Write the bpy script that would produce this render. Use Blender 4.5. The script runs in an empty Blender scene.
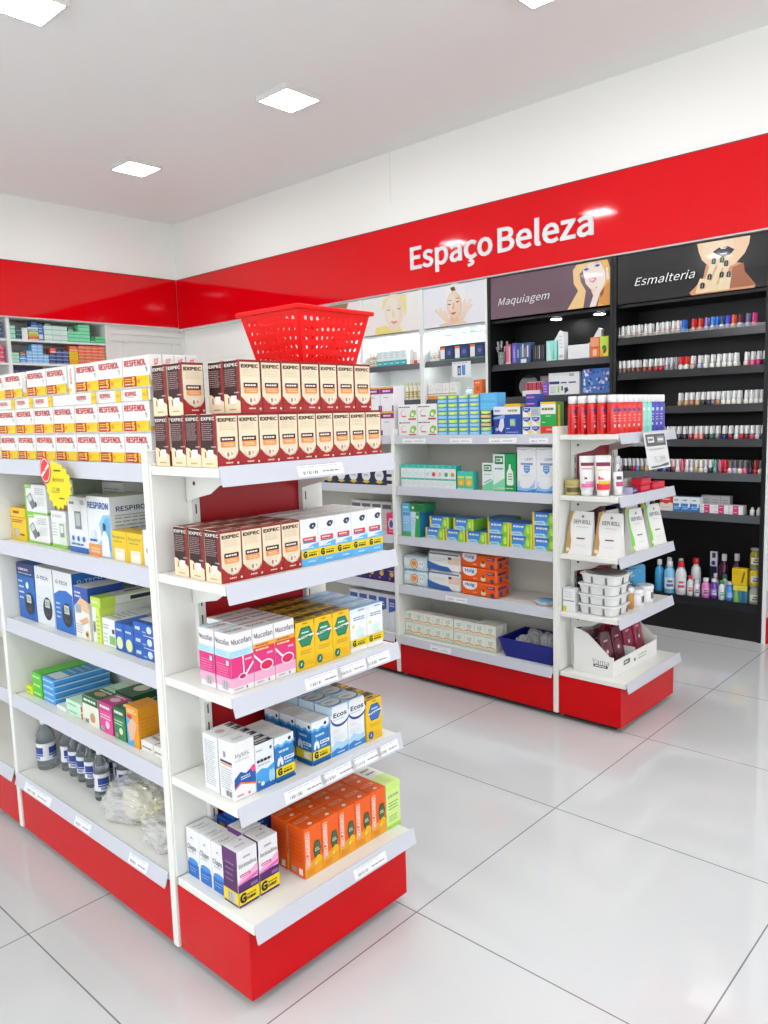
import bpy, bmesh, math, random
from mathutils import Vector, Matrix
from mathutils.geometry import tessellate_polygon

RND = random.Random(11)
COL = bpy.context.scene.collection


# ------------------------------------------------------------------ materials
def lin(h):
    h = h.lstrip('#')
    out = []
    for i in (0, 2, 4):
        c = int(h[i:i + 2], 16) / 255
        out.append(c / 12.92 if c <= .04045 else ((c + .055) / 1.055) ** 2.4)
    k = .7 / max(.7, *out)                # no paint or paper is whiter than fresh plaster
    return tuple(c * k for c in out) + (1,)


MATS = {}


def mat(col, rough=.42, metal=0, coat=0, trans=0, emit=0, alpha=1, spec=.5, noise=0, ior=1.45):
    key = (col, rough, metal, coat, trans, emit, alpha, spec, noise)
    if key in MATS:
        return MATS[key]
    m = bpy.data.materials.new('surface_' + col.strip('#'))
    m.use_nodes = True
    nt = m.node_tree
    p = nt.nodes['Principled BSDF']
    p.inputs['Base Color'].default_value = lin(col)
    p.inputs['Roughness'].default_value = rough
    p.inputs['Metallic'].default_value = metal
    p.inputs['Coat Weight'].default_value = coat
    p.inputs['Coat Roughness'].default_value = .04
    p.inputs['Transmission Weight'].default_value = trans
    p.inputs['Specular IOR Level'].default_value = spec
    p.inputs['Alpha'].default_value = alpha
    p.inputs['IOR'].default_value = ior
    if emit:
        p.inputs['Emission Color'].default_value = lin(col)
        p.inputs['Emission Strength'].default_value = emit
    if noise:
        tc = nt.nodes.new('ShaderNodeTexCoord')
        n = nt.nodes.new('ShaderNodeTexNoise')
        n.inputs['Scale'].default_value = 6
        mr = nt.nodes.new('ShaderNodeMapRange')
        mr.inputs['To Min'].default_value = max(0, rough - noise)
        mr.inputs['To Max'].default_value = rough + noise
        nt.links.new(tc.outputs['Object'], n.inputs['Vector'])
        nt.links.new(n.outputs['Fac'], mr.inputs['Value'])
        nt.links.new(mr.outputs['Result'], p.inputs['Roughness'])
    MATS[key] = m
    return m


WHITE = '#f4f3ee'
STEEL = lambda: mat('#dddcd5', .38, noise=.05)
RAIL = lambda: mat('#b9bbc3', .3)
REDP = lambda: mat('#bd0008', .24, noise=.04, spec=.22)
BLACK = lambda: mat('#0b0b0d', .38, noise=.05)


# ------------------------------------------------------------------ mesh builder
class MB:
    def __init__(s):
        s.v, s.f, s.mi, s.mats, s.sm = [], [], [], [], []

    def m(s, material):
        if isinstance(material, str):
            material = mat(material)
        if material not in s.mats:
            s.mats.append(material)
        return s.mats.index(material)

    def add(s, vs, fs, material, smooth=False):
        b, i = len(s.v), s.m(material)
        s.v += [tuple(x) for x in vs]
        for f in fs:
            s.f.append(tuple(b + k for k in f))
            s.mi.append(i)
            s.sm.append(smooth)
        return s

    def box(s, x0, x1, y0, y1, z0, z1, material):
        v = [(x, y, z) for z in (z0, z1) for x, y in ((x0, y0), (x1, y0), (x1, y1), (x0, y1))]
        return s.add(v, [(3, 2, 1, 0), (4, 5, 6, 7), (0, 1, 5, 4), (1, 2, 6, 5), (2, 3, 7, 6), (3, 0, 4, 7)], material)

    def prism(s, poly, axis, a, b, material):
        """poly: 2-D outline; axis: 'x','y' or 'z' extrusion from a to b."""
        def p3(q, t):
            return {'x': (t, q[0], q[1]), 'y': (q[0], t, q[1]), 'z': (q[0], q[1], t)}[axis]
        n = len(poly)
        v = [p3(q, a) for q in poly] + [p3(q, b) for q in poly]
        f = [tuple(range(n))[::-1], tuple(range(n, 2 * n))] + [(i, (i + 1) % n, n + (i + 1) % n, n + i) for i in range(n)]
        return s.add(v, f, material)

    def lathe(s, prof, material, seg=16, c=(0, 0, 0), sx=1, sy=1, smooth=True, cap=True):
        n = len(prof)
        v = []
        for r, z in prof:
            for k in range(seg):
                a = 2 * math.pi * k / seg
                v.append((c[0] + r * sx * math.cos(a), c[1] + r * sy * math.sin(a), c[2] + z))
        f = [(i * seg + k, i * seg + (k + 1) % seg, (i + 1) * seg + (k + 1) % seg, (i + 1) * seg + k) for i in range(n - 1) for k in range(seg)]
        s.add(v, f, material, smooth)
        if cap:
            s.add(v[:seg], [tuple(range(seg))[::-1]], material)
            s.add(v[-seg:], [tuple(range(seg))], material)
        return s

    def mesh(s, name):
        me = bpy.data.meshes.new(name)
        me.from_pydata(s.v, [], s.f)
        for m in s.mats:
            me.materials.append(m)
        me.polygons.foreach_set('material_index', s.mi)
        me.polygons.foreach_set('use_smooth', s.sm)
        me.update()
        return me

    def build(s, name, parent=None, loc=(0, 0, 0), rz=0, bevel=0, **props):
        o = obj(name, s.mesh(name), parent, loc, rz)
        bm = bmesh.new()
        bm.from_mesh(o.data)
        bmesh.ops.recalc_face_normals(bm, faces=bm.faces)
        bm.to_mesh(o.data)
        bm.free()
        if bevel:
            b = o.modifiers.new('soft_edges', 'BEVEL')
            b.width, b.segments, b.limit_method = bevel, 2, 'ANGLE'
        for k, val in props.items():
            o[k] = val
        return o


def obj(name, me, parent=None, loc=(0, 0, 0), rz=0):
    o = bpy.data.objects.new(name, me)
    COL.objects.link(o)
    o.location = loc
    o.rotation_euler = (0, 0, math.radians(rz))
    if parent:
        o.parent = parent
    return o


def tag(o, label, cat, group=None):
    o['label'] = label
    o['category'] = cat
    if group:
        o['group'] = group
    return o


def thing(name, label, cat, loc=(0, 0, 0), rz=0, group=None):
    return tag(obj(name, None, None, loc, rz), label, cat, group)


def dup(root, loc, rz=None, label=None, group=None):
    c = root.copy()
    COL.objects.link(c)
    c.location = loc
    if rz is not None:
        c.rotation_euler = (0, 0, math.radians(rz))
    if label:
        c['label'] = label
    if group:
        c['group'] = group
    for ch in list(root.children):
        d = ch.copy()
        COL.objects.link(d)
        d.parent = c
        for g in ch.children:
            e = g.copy()
            COL.objects.link(e)
            e.parent = d
    return c


def structure(o):
    o['kind'] = 'structure'
    return o


ORD = 'first second third fourth fifth sixth seventh eighth ninth tenth eleventh twelfth thirteenth fourteenth fifteenth sixteenth seventeenth eighteenth nineteenth twentieth twenty-first twenty-second twenty-third twenty-fourth twenty-fifth twenty-sixth twenty-seventh twenty-eighth twenty-ninth thirtieth thirty-first thirty-second thirty-third'.split()
ROWS = ['bottom', 'second', 'third', 'fourth', 'fifth', 'sixth']

# ------------------------------------------------------------------ lettering
GLY = {}
try:                                     # a plain grotesque that ships with Blender; the built-in face otherwise
    import os
    FONT = bpy.data.fonts.load(os.path.join(bpy.utils.system_resource('DATAFILES', path='fonts'), 'Noto Sans CJK Regular.woff2'))
except Exception:
    FONT = None


def cap_height():
    if 'cap' not in GLY:
        GLY['cap'] = None
        v, _, _ = glyphs_raw('H')
        GLY['cap'] = max(y for _, y in v)
    return GLY['cap']


def glyphs_raw(txt, bold=0, shear=0):
    """Outlines of a line of text, thickened by bold, filled letter stroke by letter stroke."""
    cu = bpy.data.curves.new('lettering', 'FONT')
    cu.body, cu.size, cu.shear, cu.resolution_u, cu.fill_mode = txt, 1, shear, 3, 'NONE'
    if FONT:
        cu.font = FONT
    o = bpy.data.objects.new('lettering', cu)
    COL.objects.link(o)
    dg = bpy.context.evaluated_depsgraph_get()
    dg.update()
    me = o.evaluated_get(dg).to_mesh()
    co = [Vector(x.co[:2]) for x in me.vertices]
    nxt = {}
    for e in me.edges:
        i, j = e.vertices
        nxt.setdefault(i, []).append(j)
        nxt.setdefault(j, []).append(i)
    o.evaluated_get(dg).to_mesh_clear()
    bpy.data.objects.remove(o)
    bpy.data.curves.remove(cu)
    loops, seen = [], set()
    for i in range(len(co)):
        if i in seen or i not in nxt:
            continue
        lp, p, c = [], None, i
        while c not in seen:
            seen.add(c)
            lp.append(c)
            q = [k for k in nxt[c] if k != p and k not in seen]
            p, c = c, (q[0] if q else c)
        if lp[0] + 1 < len(co) and len(lp) > 2 and lp[1] != lp[0] + 1:
            lp = [lp[0]] + lp[:0:-1]
        pts = [co[k] for k in lp]
        pts = [q for k, q in enumerate(pts) if (q - pts[k - 1]).length > 1e-6]
        if len(pts) > 2:
            loops.append(pts)
    area = lambda l: sum(l[k - 1].x * l[k].y - l[k].x * l[k - 1].y for k in range(len(l))) / 2
    big = max(loops, key=lambda l: abs(area(l)))
    sg = 1 if area(big) > 0 else -1

    def inside(p, l):
        r = False
        for k in range(len(l)):
            a_, b_ = l[k - 1], l[k]
            if (a_.y > p.y) != (b_.y > p.y) and p.x < (b_.x - a_.x) * (p.y - a_.y) / (b_.y - a_.y) + a_.x:
                r = not r
        return r

    def grow(l):
        if not bold:
            return l
        out = []
        for k in range(len(l)):
            d0, d1 = (l[k] - l[k - 1]).normalized(), (l[(k + 1) % len(l)] - l[k]).normalized()
            n = Vector((d0.y + d1.y, -d0.x - d1.x)) * sg
            n = n.normalized() if n.length > 1e-6 else Vector((d0.y, -d0.x)) * sg
            c_ = max(.5, n.dot(Vector((d0.y, -d0.x)) * sg))
            out.append(l[k] + n * (bold / c_))
        return out
    outer = [l for l in loops if area(l) * sg > 0]
    holes = [l for l in loops if area(l) * sg < 0]
    v, f = [], []
    for l in outer:
        hs = [h for h in holes if inside(h[0], l)]
        polys = [[Vector((q.x, q.y, 0)) for q in grow(p_)] for p_ in [l] + hs]
        base = len(v)
        for t in tessellate_polygon(polys):
            f.append(tuple(base + k for k in t))
        v += [(q.x, q.y) for p_ in polys for q in p_]
    xs = [x for x, _ in v]
    return v, f, (min(xs), max(xs))


def glyphs(txt, bold=0, shear=0):
    key = (txt, bold, shear)
    if key not in GLY:
        cap = cap_height()
        v, f, (x0, x1) = glyphs_raw(txt, bold * cap / .69, shear)
        GLY[key] = ([((x - x0) / cap, y / cap) for x, y in v], f, (x1 - x0) / cap)
    return GLY[key]


# ------------------------------------------------------------------ printed artwork on a flat face
class Face:
    """A printable rectangle: O corner, U right, V up, N outward, sizes W x H. u, v run 0..1."""

    def __init__(s, mb, O, U, V, N, W, H, step=.00025):
        s.mb, s.O, s.U, s.V, s.N, s.W, s.H, s.k, s.step = mb, Vector(O), Vector(U), Vector(V), Vector(N), W, H, 0, step

    def P(s, u, v):
        return s.O + s.U * (u * s.W) + s.V * (v * s.H) + s.N * (s.step * s.k)

    def poly(s, pts, col, up=True):
        s.k += 1 if up else 0
        s.mb.add([s.P(*q) for q in pts], [tuple(range(len(pts)))], col)
        return s

    def rect(s, u0, v0, u1, v1, col, up=True):
        return s.poly([(u0, v0), (u1, v0), (u1, v1), (u0, v1)], col, up)

    def ell(s, u, v, ru, rv, col, n=18, rot=0, a0=0, a1=360):
        c, si = math.cos(math.radians(rot)), math.sin(math.radians(rot))
        pts = []
        m = n if a1 - a0 >= 360 else n + 1
        for k in range(m):
            a = math.radians(a0 + (a1 - a0) * k / n)
            x, y = ru * math.cos(a) * s.W, rv * math.sin(a) * s.H
            pts.append((u + (x * c - y * si) / s.W, v + (x * si + y * c) / s.H))
        return s.poly(pts, col)

    def cir(s, u, v, r, col, n=16):
        return s.ell(u, v, r, r * s.W / s.H, col, n)

    def text(s, t, u, v, h, col, w=None, al='c', bold=.01, shear=0, rot=0):
        """Cap height h as a share of the face height (of its width when rot is 90); w: widest share it may take."""
        V_, F_, tw = glyphs(t, bold, shear)
        W, H = (s.H, s.W) if rot else (s.W, s.H)
        hh = h * H
        sx = hh if w is None else min(w * W / tw, hh * 3)
        x0 = {'c': -.5, 'l': 0, 'r': -1}[al] * tw * sx
        s.k += 1
        vs = []
        for x, y in V_:
            a, b = x0 + x * sx, (y - .5) * hh
            if rot:
                a, b = -b, a
            vs.append(s.P(u, v) + s.U * a + s.V * b)
        s.mb.add(vs, F_, col)
        return s

    def micro(s, u0, v0, u1, v1, n, col, fill=.45, al='l'):
        """n lines of print too small to read."""
        s.k += 1
        step = (v1 - v0) / n
        for i in range(n):
            v = v1 - (i + .5) * step
            u = u0 + (RND.uniform(0, .12) * (u1 - u0) if al == 'c' else 0)
            end = u1 - RND.uniform(0, .22) * (u1 - u0)
            while u < end:
                w = min(RND.uniform(.1, .3) * (u1 - u0), end - u)
                s.rect(u, v - step * fill / 2, u + w, v + step * fill / 2, col, False)
                u += w + .04 * (u1 - u0)
        return s

    def bars(s, u0, v0, u1, v1, n=9, col='#222222'):
        s.rect(u0, v0, u1, v1, '#f6f6f4')
        s.k += 1
        for i in range(n):
            a = u0 + (u1 - u0) * (i + .2) / n
            s.rect(a, v0, a + (u1 - u0) * RND.choice((.3, .6)) / n, v1, col, False)
        return s

    def wave(s, base, amp, col, top=False, n=14, ph=0, cyc=1.0, v_other=None):
        pts = [(i / n, base + amp * math.sin(ph + cyc * 2 * math.pi * i / n)) for i in range(n + 1)]
        o = (1 if top else 0) if v_other is None else v_other
        return s.poly(pts + [(1, o), (0, o)], col)

    def hexa(s, u, v, ru, rv, col):
        return s.poly([(u + ru * a, v + rv * b) for a, b in ((-1, 0), (-.55, -1), (.55, -1), (1, 0), (.55, 1), (-.55, 1))], col)


class Carton:
    def __init__(s, w, d, h, base, sides=None, ch=.0012, rough=.4):
        s.mb, s.dim = MB(), (w, d, h)
        bm = bmesh.new()
        bmesh.ops.create_cube(bm, size=1)
        for v in bm.verts:
            v.co = Vector((v.co.x * w, v.co.y * d, (v.co.z + .5) * h))
        bmesh.ops.bevel(bm, geom=list(bm.edges), offset=ch, segments=1, affect='EDGES')
        sides = sides or {}
        ax = {'front': (0, -1, 0), 'back': (0, 1, 0), 'left': (-1, 0, 0), 'right': (1, 0, 0), 'top': (0, 0, 1)}
        bm.normal_update()
        bm.verts.index_update()
        V = [tuple(v.co) for v in bm.verts]
        for f in bm.faces:
            col = base
            for k, c in sides.items():
                if f.normal.dot(Vector(ax[k])) > .9:
                    col = c
            s.mb.add([V[v.index] for v in f.verts], [tuple(range(len(f.verts)))], mat(col, rough) if isinstance(col, str) else col)
        bm.free()
        e = .0003
        F = lambda O, U, V_, N, W, H: Face(s.mb, O, U, V_, N, W, H)
        s.front = F((-w / 2, -d / 2, 0), (1, 0, 0), (0, 0, 1), (0, -1, 0), w, h)
        s.back = F((w / 2, d / 2, 0), (-1, 0, 0), (0, 0, 1), (0, 1, 0), w, h)
        s.left = F((-w / 2, d / 2, 0), (0, -1, 0), (0, 0, 1), (-1, 0, 0), d, h)
        s.right = F((w / 2, -d / 2, 0), (0, 1, 0), (0, 0, 1), (1, 0, 0), d, h)
        s.top = F((-w / 2, -d / 2, h), (1, 0, 0), (0, 1, 0), (0, 0, 1), w, d)

    def mesh(s, name):
        return s.mb.mesh(name)
EXPOSURE, WORLD = 1.08, 1.3
# ------------------------------------------------------------------ the room
XB, YB, ZC = 3.95, 5.82, 3.60            # beauty wall face, back wall face, ceiling
X0, Y0 = -4.2, -6.4                      # the far sides of the shop, behind the camera


def floor_material():
    m = bpy.data.materials.new('porcelain_tiles')
    m.use_nodes = True
    nt = m.node_tree
    p = nt.nodes['Principled BSDF']
    geo = nt.nodes.new('ShaderNodeTexCoord')
    mp = nt.nodes.new('ShaderNodeMapping')
    mp.inputs['Location'].default_value = (.234 + 8, .37 + 8, 0)
    br = nt.nodes.new('ShaderNodeTexBrick')
    br.offset, br.squash = 0, 1
    for k, v in (('Scale', 1), ('Mortar Size', .0022), ('Mortar Smooth', .1), ('Bias', 0), ('Brick Width', .8), ('Row Height', .8)):
        br.inputs[k].default_value = v
    br.inputs['Color1'].default_value = lin('#c0c2c1')
    br.inputs['Color2'].default_value = lin('#c3c4c3')
    br.inputs['Mortar'].default_value = lin('#77777a')
    nz = nt.nodes.new('ShaderNodeTexNoise')
    nz.inputs['Scale'].default_value = 1.3
    nz.inputs['Detail'].default_value = 5
    mx = nt.nodes.new('ShaderNodeMix')
    mx.data_type, mx.blend_type = 'RGBA', 'MULTIPLY'
    mx.inputs['Factor'].default_value = .06
    mr = nt.nodes.new('ShaderNodeMapRange')
    mr.inputs['To Min'].default_value, mr.inputs['To Max'].default_value = .015, .05
    L = nt.links.new
    L(geo.outputs['Object'], mp.inputs['Vector'])
    L(mp.outputs['Vector'], br.inputs['Vector'])
    L(geo.outputs['Object'], nz.inputs['Vector'])
    L(br.outputs['Color'], mx.inputs[6])
    L(nz.outputs['Color'], mx.inputs[7])
    L(mx.outputs[2], p.inputs['Base Color'])
    L(nz.outputs['Fac'], mr.inputs['Value'])
    L(mr.outputs['Result'], p.inputs['Roughness'])
    p.inputs['Specular IOR Level'].default_value = .5
    return m


def wall_material(col):
    m = bpy.data.materials.new('painted_plaster')
    m.use_nodes = True
    nt = m.node_tree
    p = nt.nodes['Principled BSDF']
    p.inputs['Base Color'].default_value = col
    p.inputs['Roughness'].default_value = .8
    p.inputs['Specular IOR Level'].default_value = .25
    n = nt.nodes.new('ShaderNodeTexNoise')
    n.inputs['Scale'].default_value = 140
    b = nt.nodes.new('ShaderNodeBump')
    b.inputs['Strength'].default_value = .04
    b.inputs['Distance'].default_value = .003
    tc = nt.nodes.new('ShaderNodeTexCoord')
    nt.links.new(tc.outputs['Object'], n.inputs['Vector'])
    nt.links.new(n.outputs['Fac'], b.inputs['Height'])
    nt.links.new(b.outputs['Normal'], p.inputs['Normal'])
    return m


PAINT, CEILP = wall_material((.84, .83, .785, 1)), wall_material((.86, .85, .83, 1))
structure(MB().box(X0, 4.5, Y0, 6.4, -.06, 0, floor_material()).build('floor'))
structure(MB().box(X0, 4.5, Y0, 6.4, ZC, ZC + .08, CEILP).build('ceiling'))
w = MB()
w.box(XB, 4.5, Y0, 6.4, 2.475, ZC, PAINT)            # soffit over the cabinets
w.box(4.31, 4.5, Y0, 6.4, 0, 2.475, PAINT)
w.box(4.05, 4.31, 3.74, YB + .06, 0, 2.475, PAINT)
structure(w.build('wall_right'))
w = MB()
w.box(X0, XB, YB, 6.4, 2.49, ZC, PAINT)
w.box(X0, 4.05, 6.22, 6.4, 0, 2.49, PAINT)
w.box(X0, .95, YB, 6.22, 0, 2.49, PAINT)
structure(w.build('wall_back'))
# the shop front: wide openings to the street, behind the camera
w = MB().box(X0 - .1, X0, Y0, 6.4, 2.9, ZC, PAINT).box(X0 - .1, X0, 4.2, 6.4, 0, 2.9, PAINT)
w.box(X0 - .1, X0, -1.3, -1.1, 0, 2.9, PAINT)
structure(w.build('wall_left'))
w = MB().box(X0, 4.5, Y0 - .1, Y0, 2.9, ZC, PAINT).box(2.9, 4.5, Y0 - .1, Y0, 0, 2.9, PAINT)
w.box(X0, X0 + .2, Y0 - .1, Y0, 0, 2.9, PAINT)
structure(w.build('wall_front'))
# thin vertical joint in the plaster of the right wall
structure(MB().box(XB - .001, XB + .001, 2.643, 2.647, 3.19, ZC - .002, mat('#dcdad0', .8)).build('trim_1'))
# white closet door at the far end of the back wall
d = MB()
dm = mat('#f0efe9', .45)
d.box(3.12, 4.05, 5.885, 5.92, 0, 2.49, dm)
for a in ((3.12, 3.16, 0, 2.49), (4.0, 4.05, 0, 2.49), (3.16, 4.0, 2.40, 2.445), (3.16, 4.0, 2.33, 2.345), (3.30, 3.36, .1, 2.33), (3.88, 3.93, .1, 2.33)):
    d.box(a[0], a[1], 5.868, 5.885, a[2], a[3], dm)
structure(d.build('door_1'))

# ------------------------------------------------------------------ red fascia bands with the wall lettering
RED_GLOSS = mat('#d2000c', .06, coat=.15, spec=.35)
fb = thing('fascia_sign', 'glossy red fascia band running under the ceiling above the beauty shelves', 'sign band', (XB, 0, 2.48))
p = MB().box(-.012, -.0004, Y0 + .02, YB - .014, .004, .524, RED_GLOSS).build('band_panel', fb)
MB().box(-.0135, -.0004, Y0 + .02, YB - .014, .524, .530, mat('#3a2024', .4)).build('edge_trim', fb)
MB().box(-.004, -.0004, Y0 + .02, YB - .014, -.004, .004, mat('#f2f1ec', .4)).build('lower_trim', fb)
f2 = thing('fascia_sign', 'glossy red fascia band on the back wall above the medicine shelves', 'sign band', (0, YB, 2.495))
MB().box(X0 + .02, XB - .014, -.012, -.0004, .004, .51, RED_GLOSS).build('band_panel', f2)
MB().box(X0 + .02, XB - .014, -.0135, -.0004, .51, .516, mat('#3a2024', .4)).build('edge_trim', f2)
MB().box(X0 + .02, XB - .014, -.004, -.0004, -.004, .004, mat('#f2f1ec', .4)).build('lower_trim', f2)


def letters(name, txt, parent, loc, width, cap, depth, m, bold=0, shear=0):
    """Raised letters on a face that looks towards -X; loc is the lower left corner, width runs towards -Y."""
    V, F, tw = glyphs(txt, bold, shear)
    mb = MB()
    k = width / tw
    n = len(V)
    pts = [(0, -x * k, y * cap) for x, y in V]
    mb.add(pts, F, m)
    back = [(depth, y, z) for _, y, z in pts]
    edges = {}
    for f in F:
        for a, b in zip(f, f[1:] + f[:1]):
            edges[(a, b)] = 1
    rim = [e for e in edges if (e[1], e[0]) not in edges]
    mb.add(pts + back, [(a, b, n + b, n + a) for a, b in rim], m)
    return mb.build(name, parent, loc)


sign_w = mat('#f7f7f7', .35)
letters('lettering', 'Espaço', fb, (-.020, 2.437, .158), .80, .165, .0075, sign_w, .022)
letters('lettering', 'Beleza', fb, (-.020, 1.590, .158), .77, .165, .0075, sign_w, .022)

# ------------------------------------------------------------------ ceiling lamps
LAMP_E = 36
lamps = [(x, y) for x in (2.62, .88, -2.62) for y in (4.29, 2.35, .42, -1.52, -3.45, -5.4)] + [(-.92, y) for y in (.0, -1.9, -3.8)]  # last row is unseen, added to brighten the left floor and near shelves
lab = {(2.62, 4.29): 'square white ceiling lamp nearest the corner of the two red bands', (2.62, 2.35): 'square white ceiling lamp in the middle, in line with the red lettering',
       (.88, 2.35): 'square white ceiling lamp cut by the top left corner of the photo', (2.62, .42): 'square white ceiling lamp at the top edge, above the black nail polish cabinet'}
f = MB()
e = .154
fm = mat('#f6f5f0', .4)
for a in ((-e, e, -e, -e + .014), (-e, e, e - .014, e), (-e, -e + .014, -e + .014, e - .014), (e - .014, e, -e + .014, e - .014)):
    f.box(*a, -.034, 0, fm)
f.box(-e + .014, e - .014, -e + .014, e - .014, -.006, 0, fm)
lamp0 = thing('ceiling_lamp', '', 'lamp')
f.build('frame', lamp0)
MB().box(-e + .014, e - .014, -e + .014, e - .014, -.03, -.026, mat('#f9fbff', .5, emit=LAMP_E)).build('diffuser', lamp0)
for i, (x, y) in enumerate(lamps):
    L = lab.get((x, y), 'square white ceiling lamp out of view, last row added for light, %s of the series' % ORD[i])
    if i == 0:
        lamp0.location, lamp0['label'], lamp0['group'] = (x, y, ZC), L, 'square ceiling lamps'
    else:
        dup(lamp0, (x, y, ZC), 0, L)

# ------------------------------------------------------------------ gondola furniture
SZ = (1.353, 1.076, .802, .527)           # upper shelf tops
BZ = .239                                 # base shelf top
GW = .588


def tag_strip(mb, O, U, V, N, w, h, big=False):
    f = Face(mb, O, U, V, N, w, h)
    f.rect(0, 0, 1, 1, '#fbfbfb')
    f.micro(.08, .58, .92, .88, 2, '#9c9ca2', .25)
    f.bars(.1, .14, .42, .36, 8, '#6a6a70')
    f.micro(.52, .18, .92, .38, 1, '#77777c', .45)


def rail(parent, axis, a, b, front, z, out, drop, tags=(), sgn=-1):
    """A slanted price rail along an axis; front: where its top edge sits, out: how far the lower edge swings out."""
    mb = MB()
    prof = [(front, z), (front + sgn * out, z - drop), (front + sgn * (out + .003), z - drop - .003), (front + sgn * .004, z + .002)]
    prof += [] if sgn < 0 else []
    if axis == 'x':
        mb.prism(prof, 'x', a, b, RAIL())
    else:
        mb.prism(prof, 'y', a, b, RAIL())
    r = mb.build('price_rail', parent)
    n = Vector((sgn * drop, out)).normalized()
    L = math.hypot(out, drop)
    for c, w in tags:
        t = MB()
        o1 = .0045
        if axis == 'x':
            tag_strip(t, (c - w / 2, front + sgn * (out + .003), z - drop + .002), (1, 0, 0), (0, -sgn * out / L, drop / L), (0, sgn * drop / L, out / L), w, L * .86)
        else:
            tag_strip(t, (front + sgn * (out + .003), c + w / 2, z - drop + .002), (0, -1, 0), (-sgn * out / L, 0, drop / L), (sgn * drop / L, 0, out / L), w, L * .86)
        t.build('price_tag', r)
    return r


def gondola(gx, gy, label, first_post=True, tags={}):
    g = thing('gondola_shelf', label, 'shelf unit', (gx, gy, 0))
    st = STEEL()
    for y in ([0] if first_post else []) + [1.0]:
        MB().box(-.006, GW + .006, y, y + .025, .03, 1.392, st).build('side_panel', g, bevel=.003)
    MB().box(.001, GW - .001, .026, .999, .03, .212, REDP()).build('plinth', g)
    MB().box(.05, GW - .05, .027, .998, 0, .03, mat('#2b2b2b', .7)).build('foot_bar', g)
    MB().box(.284, .304, .026, .999, .215, 1.385, mat('#e9e7dc', .5)).build('back_panel', g)
    for side in (0, 1):
        sg = -1 if side == 0 else 1
        fx = lambda x: x if side == 0 else GW - x
        for i, z in enumerate(SZ + (BZ,)):
            base = i == 4
            x0 = -.004 if base else .008
            s = MB().box(min(fx(x0), fx(.283)), max(fx(x0), fx(.283)), .027, .998, z - .022, z, st).build('base_shelf' if base else 'shelf', g, bevel=.002)
            rail(s, 'y', .027, .998, fx(x0), z + .003, .014 if base else .009, .038 if base else .042, tags.get(i, ()) if side == 0 else (), sg)
            if not base:
                for y in (.03, .992):
                    MB().prism([(fx(.28), z - .022), (fx(.06), z - .022), (fx(.10), z - .035), (fx(.2), z - .05), (fx(.24), z - .07), (fx(.28), z - .08)], 'y', y, y + .003, st).build('bracket', s)
    return g


def end_cap(gx, gy, label, tags={}):
    g = thing('end_cap_shelf', label, 'shelf unit', (gx, gy, 0))
    st = STEEL()
    MB().box(.001, GW - .001, -.316, -.002, .03, .214, REDP()).build('plinth', g, bevel=.002)
    MB().box(.05, GW - .05, -.27, -.002, 0, .03, mat('#2b2b2b', .7)).build('foot_bar', g)
    MB().box(.118, .512, -.008, -.002, .24, 1.33, mat('#a30d17', .3)).build('back_panel', g)
    f = MB()
    f.box(.0, .118, -.008, -.001, .24, 1.36, st).box(.512, GW, -.008, -.001, .24, 1.36, st)
    f.build('back_frame', g)
    for x in (.104, .492):
        u = MB().box(x, x + .024, -.026, -.008, .24, 1.36, st)
        for k in range(22):
            u.box(x + .010, x + .014, -.0265, -.0258, .27 + .05 * k, .295 + .05 * k, mat('#3a3a38', .6))
        u.build('slotted_upright', g)
    for i, z in enumerate(SZ + (BZ,)):
        base = i == 4
        y0 = -.338 if base else -.297
        s = MB().box(0, GW, y0, -.010, z - .022, z, st).build('base_shelf' if base else 'shelf', g, bevel=.002)
        rail(s, 'x', .0, GW + .006, y0, z + .003, .012, .04 if base else .042, tags.get(i, ()))
        if not base:
            for x in (.098, .4885):
                b = MB().prism([(-.012, z - .022), (-.285, z - .022), (-.26, z - .03), (-.2, z - .048), (-.16, z - .052), (-.12, z - .075), (-.07, z - .085), (-.012, z - .1)], 'x', x, x + .003, st)
                b.prism([(-.05 + .006 * math.cos(a), z - .05 + .006 * math.sin(a)) for a in [k * math.pi / 4 for k in range(8)]], 'x', x - .0006, x, mat('#4a2a28', .6))
                b.build('bracket', s)
    return g


LX, LY = 0, 0                 # near run of shelves
RX, RY = 2.128, .055          # far run of shelves
gondola(LX, LY, 'white double shelf unit with red plinth, in front, stacked with first-aid boxes', True, {4: [(.82, .2), (.50, .1), (.17, .1)]})
gondola(LX, LY + 1.0, 'white shelf unit with red plinth cut by the left edge of the photo', False)
gondola(RX, RY, 'white shelf unit with red plinth, holding eye drops, toothpaste and soap boxes', True, {0: [(.86, .16), (.55, .14), (.3, .16), (.1, .1)], 3: [(.6, .14)], 4: [(.7, .14)]})
gondola(RX, RY + 1.0, 'white shelf unit with red plinth, half hidden behind the near end cap', False)
end_cap(LX, LY, 'white end shelf with red plinth, in front, stacked with cough syrup cartons', {0: [(.31, .16)], 2: [(.29, .13), (.40, .12), (.50, .1)], 3: [(.21, .14), (.33, .13), (.44, .12), (.53, .09)], 4: [(.4, .13)]})
end_cap(RX, RY, 'white end shelf with red plinth, carrying red bottles on its top shelf')
# ------------------------------------------------------------------ wall cabinets
XF, XK = 3.945, 4.30


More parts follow.
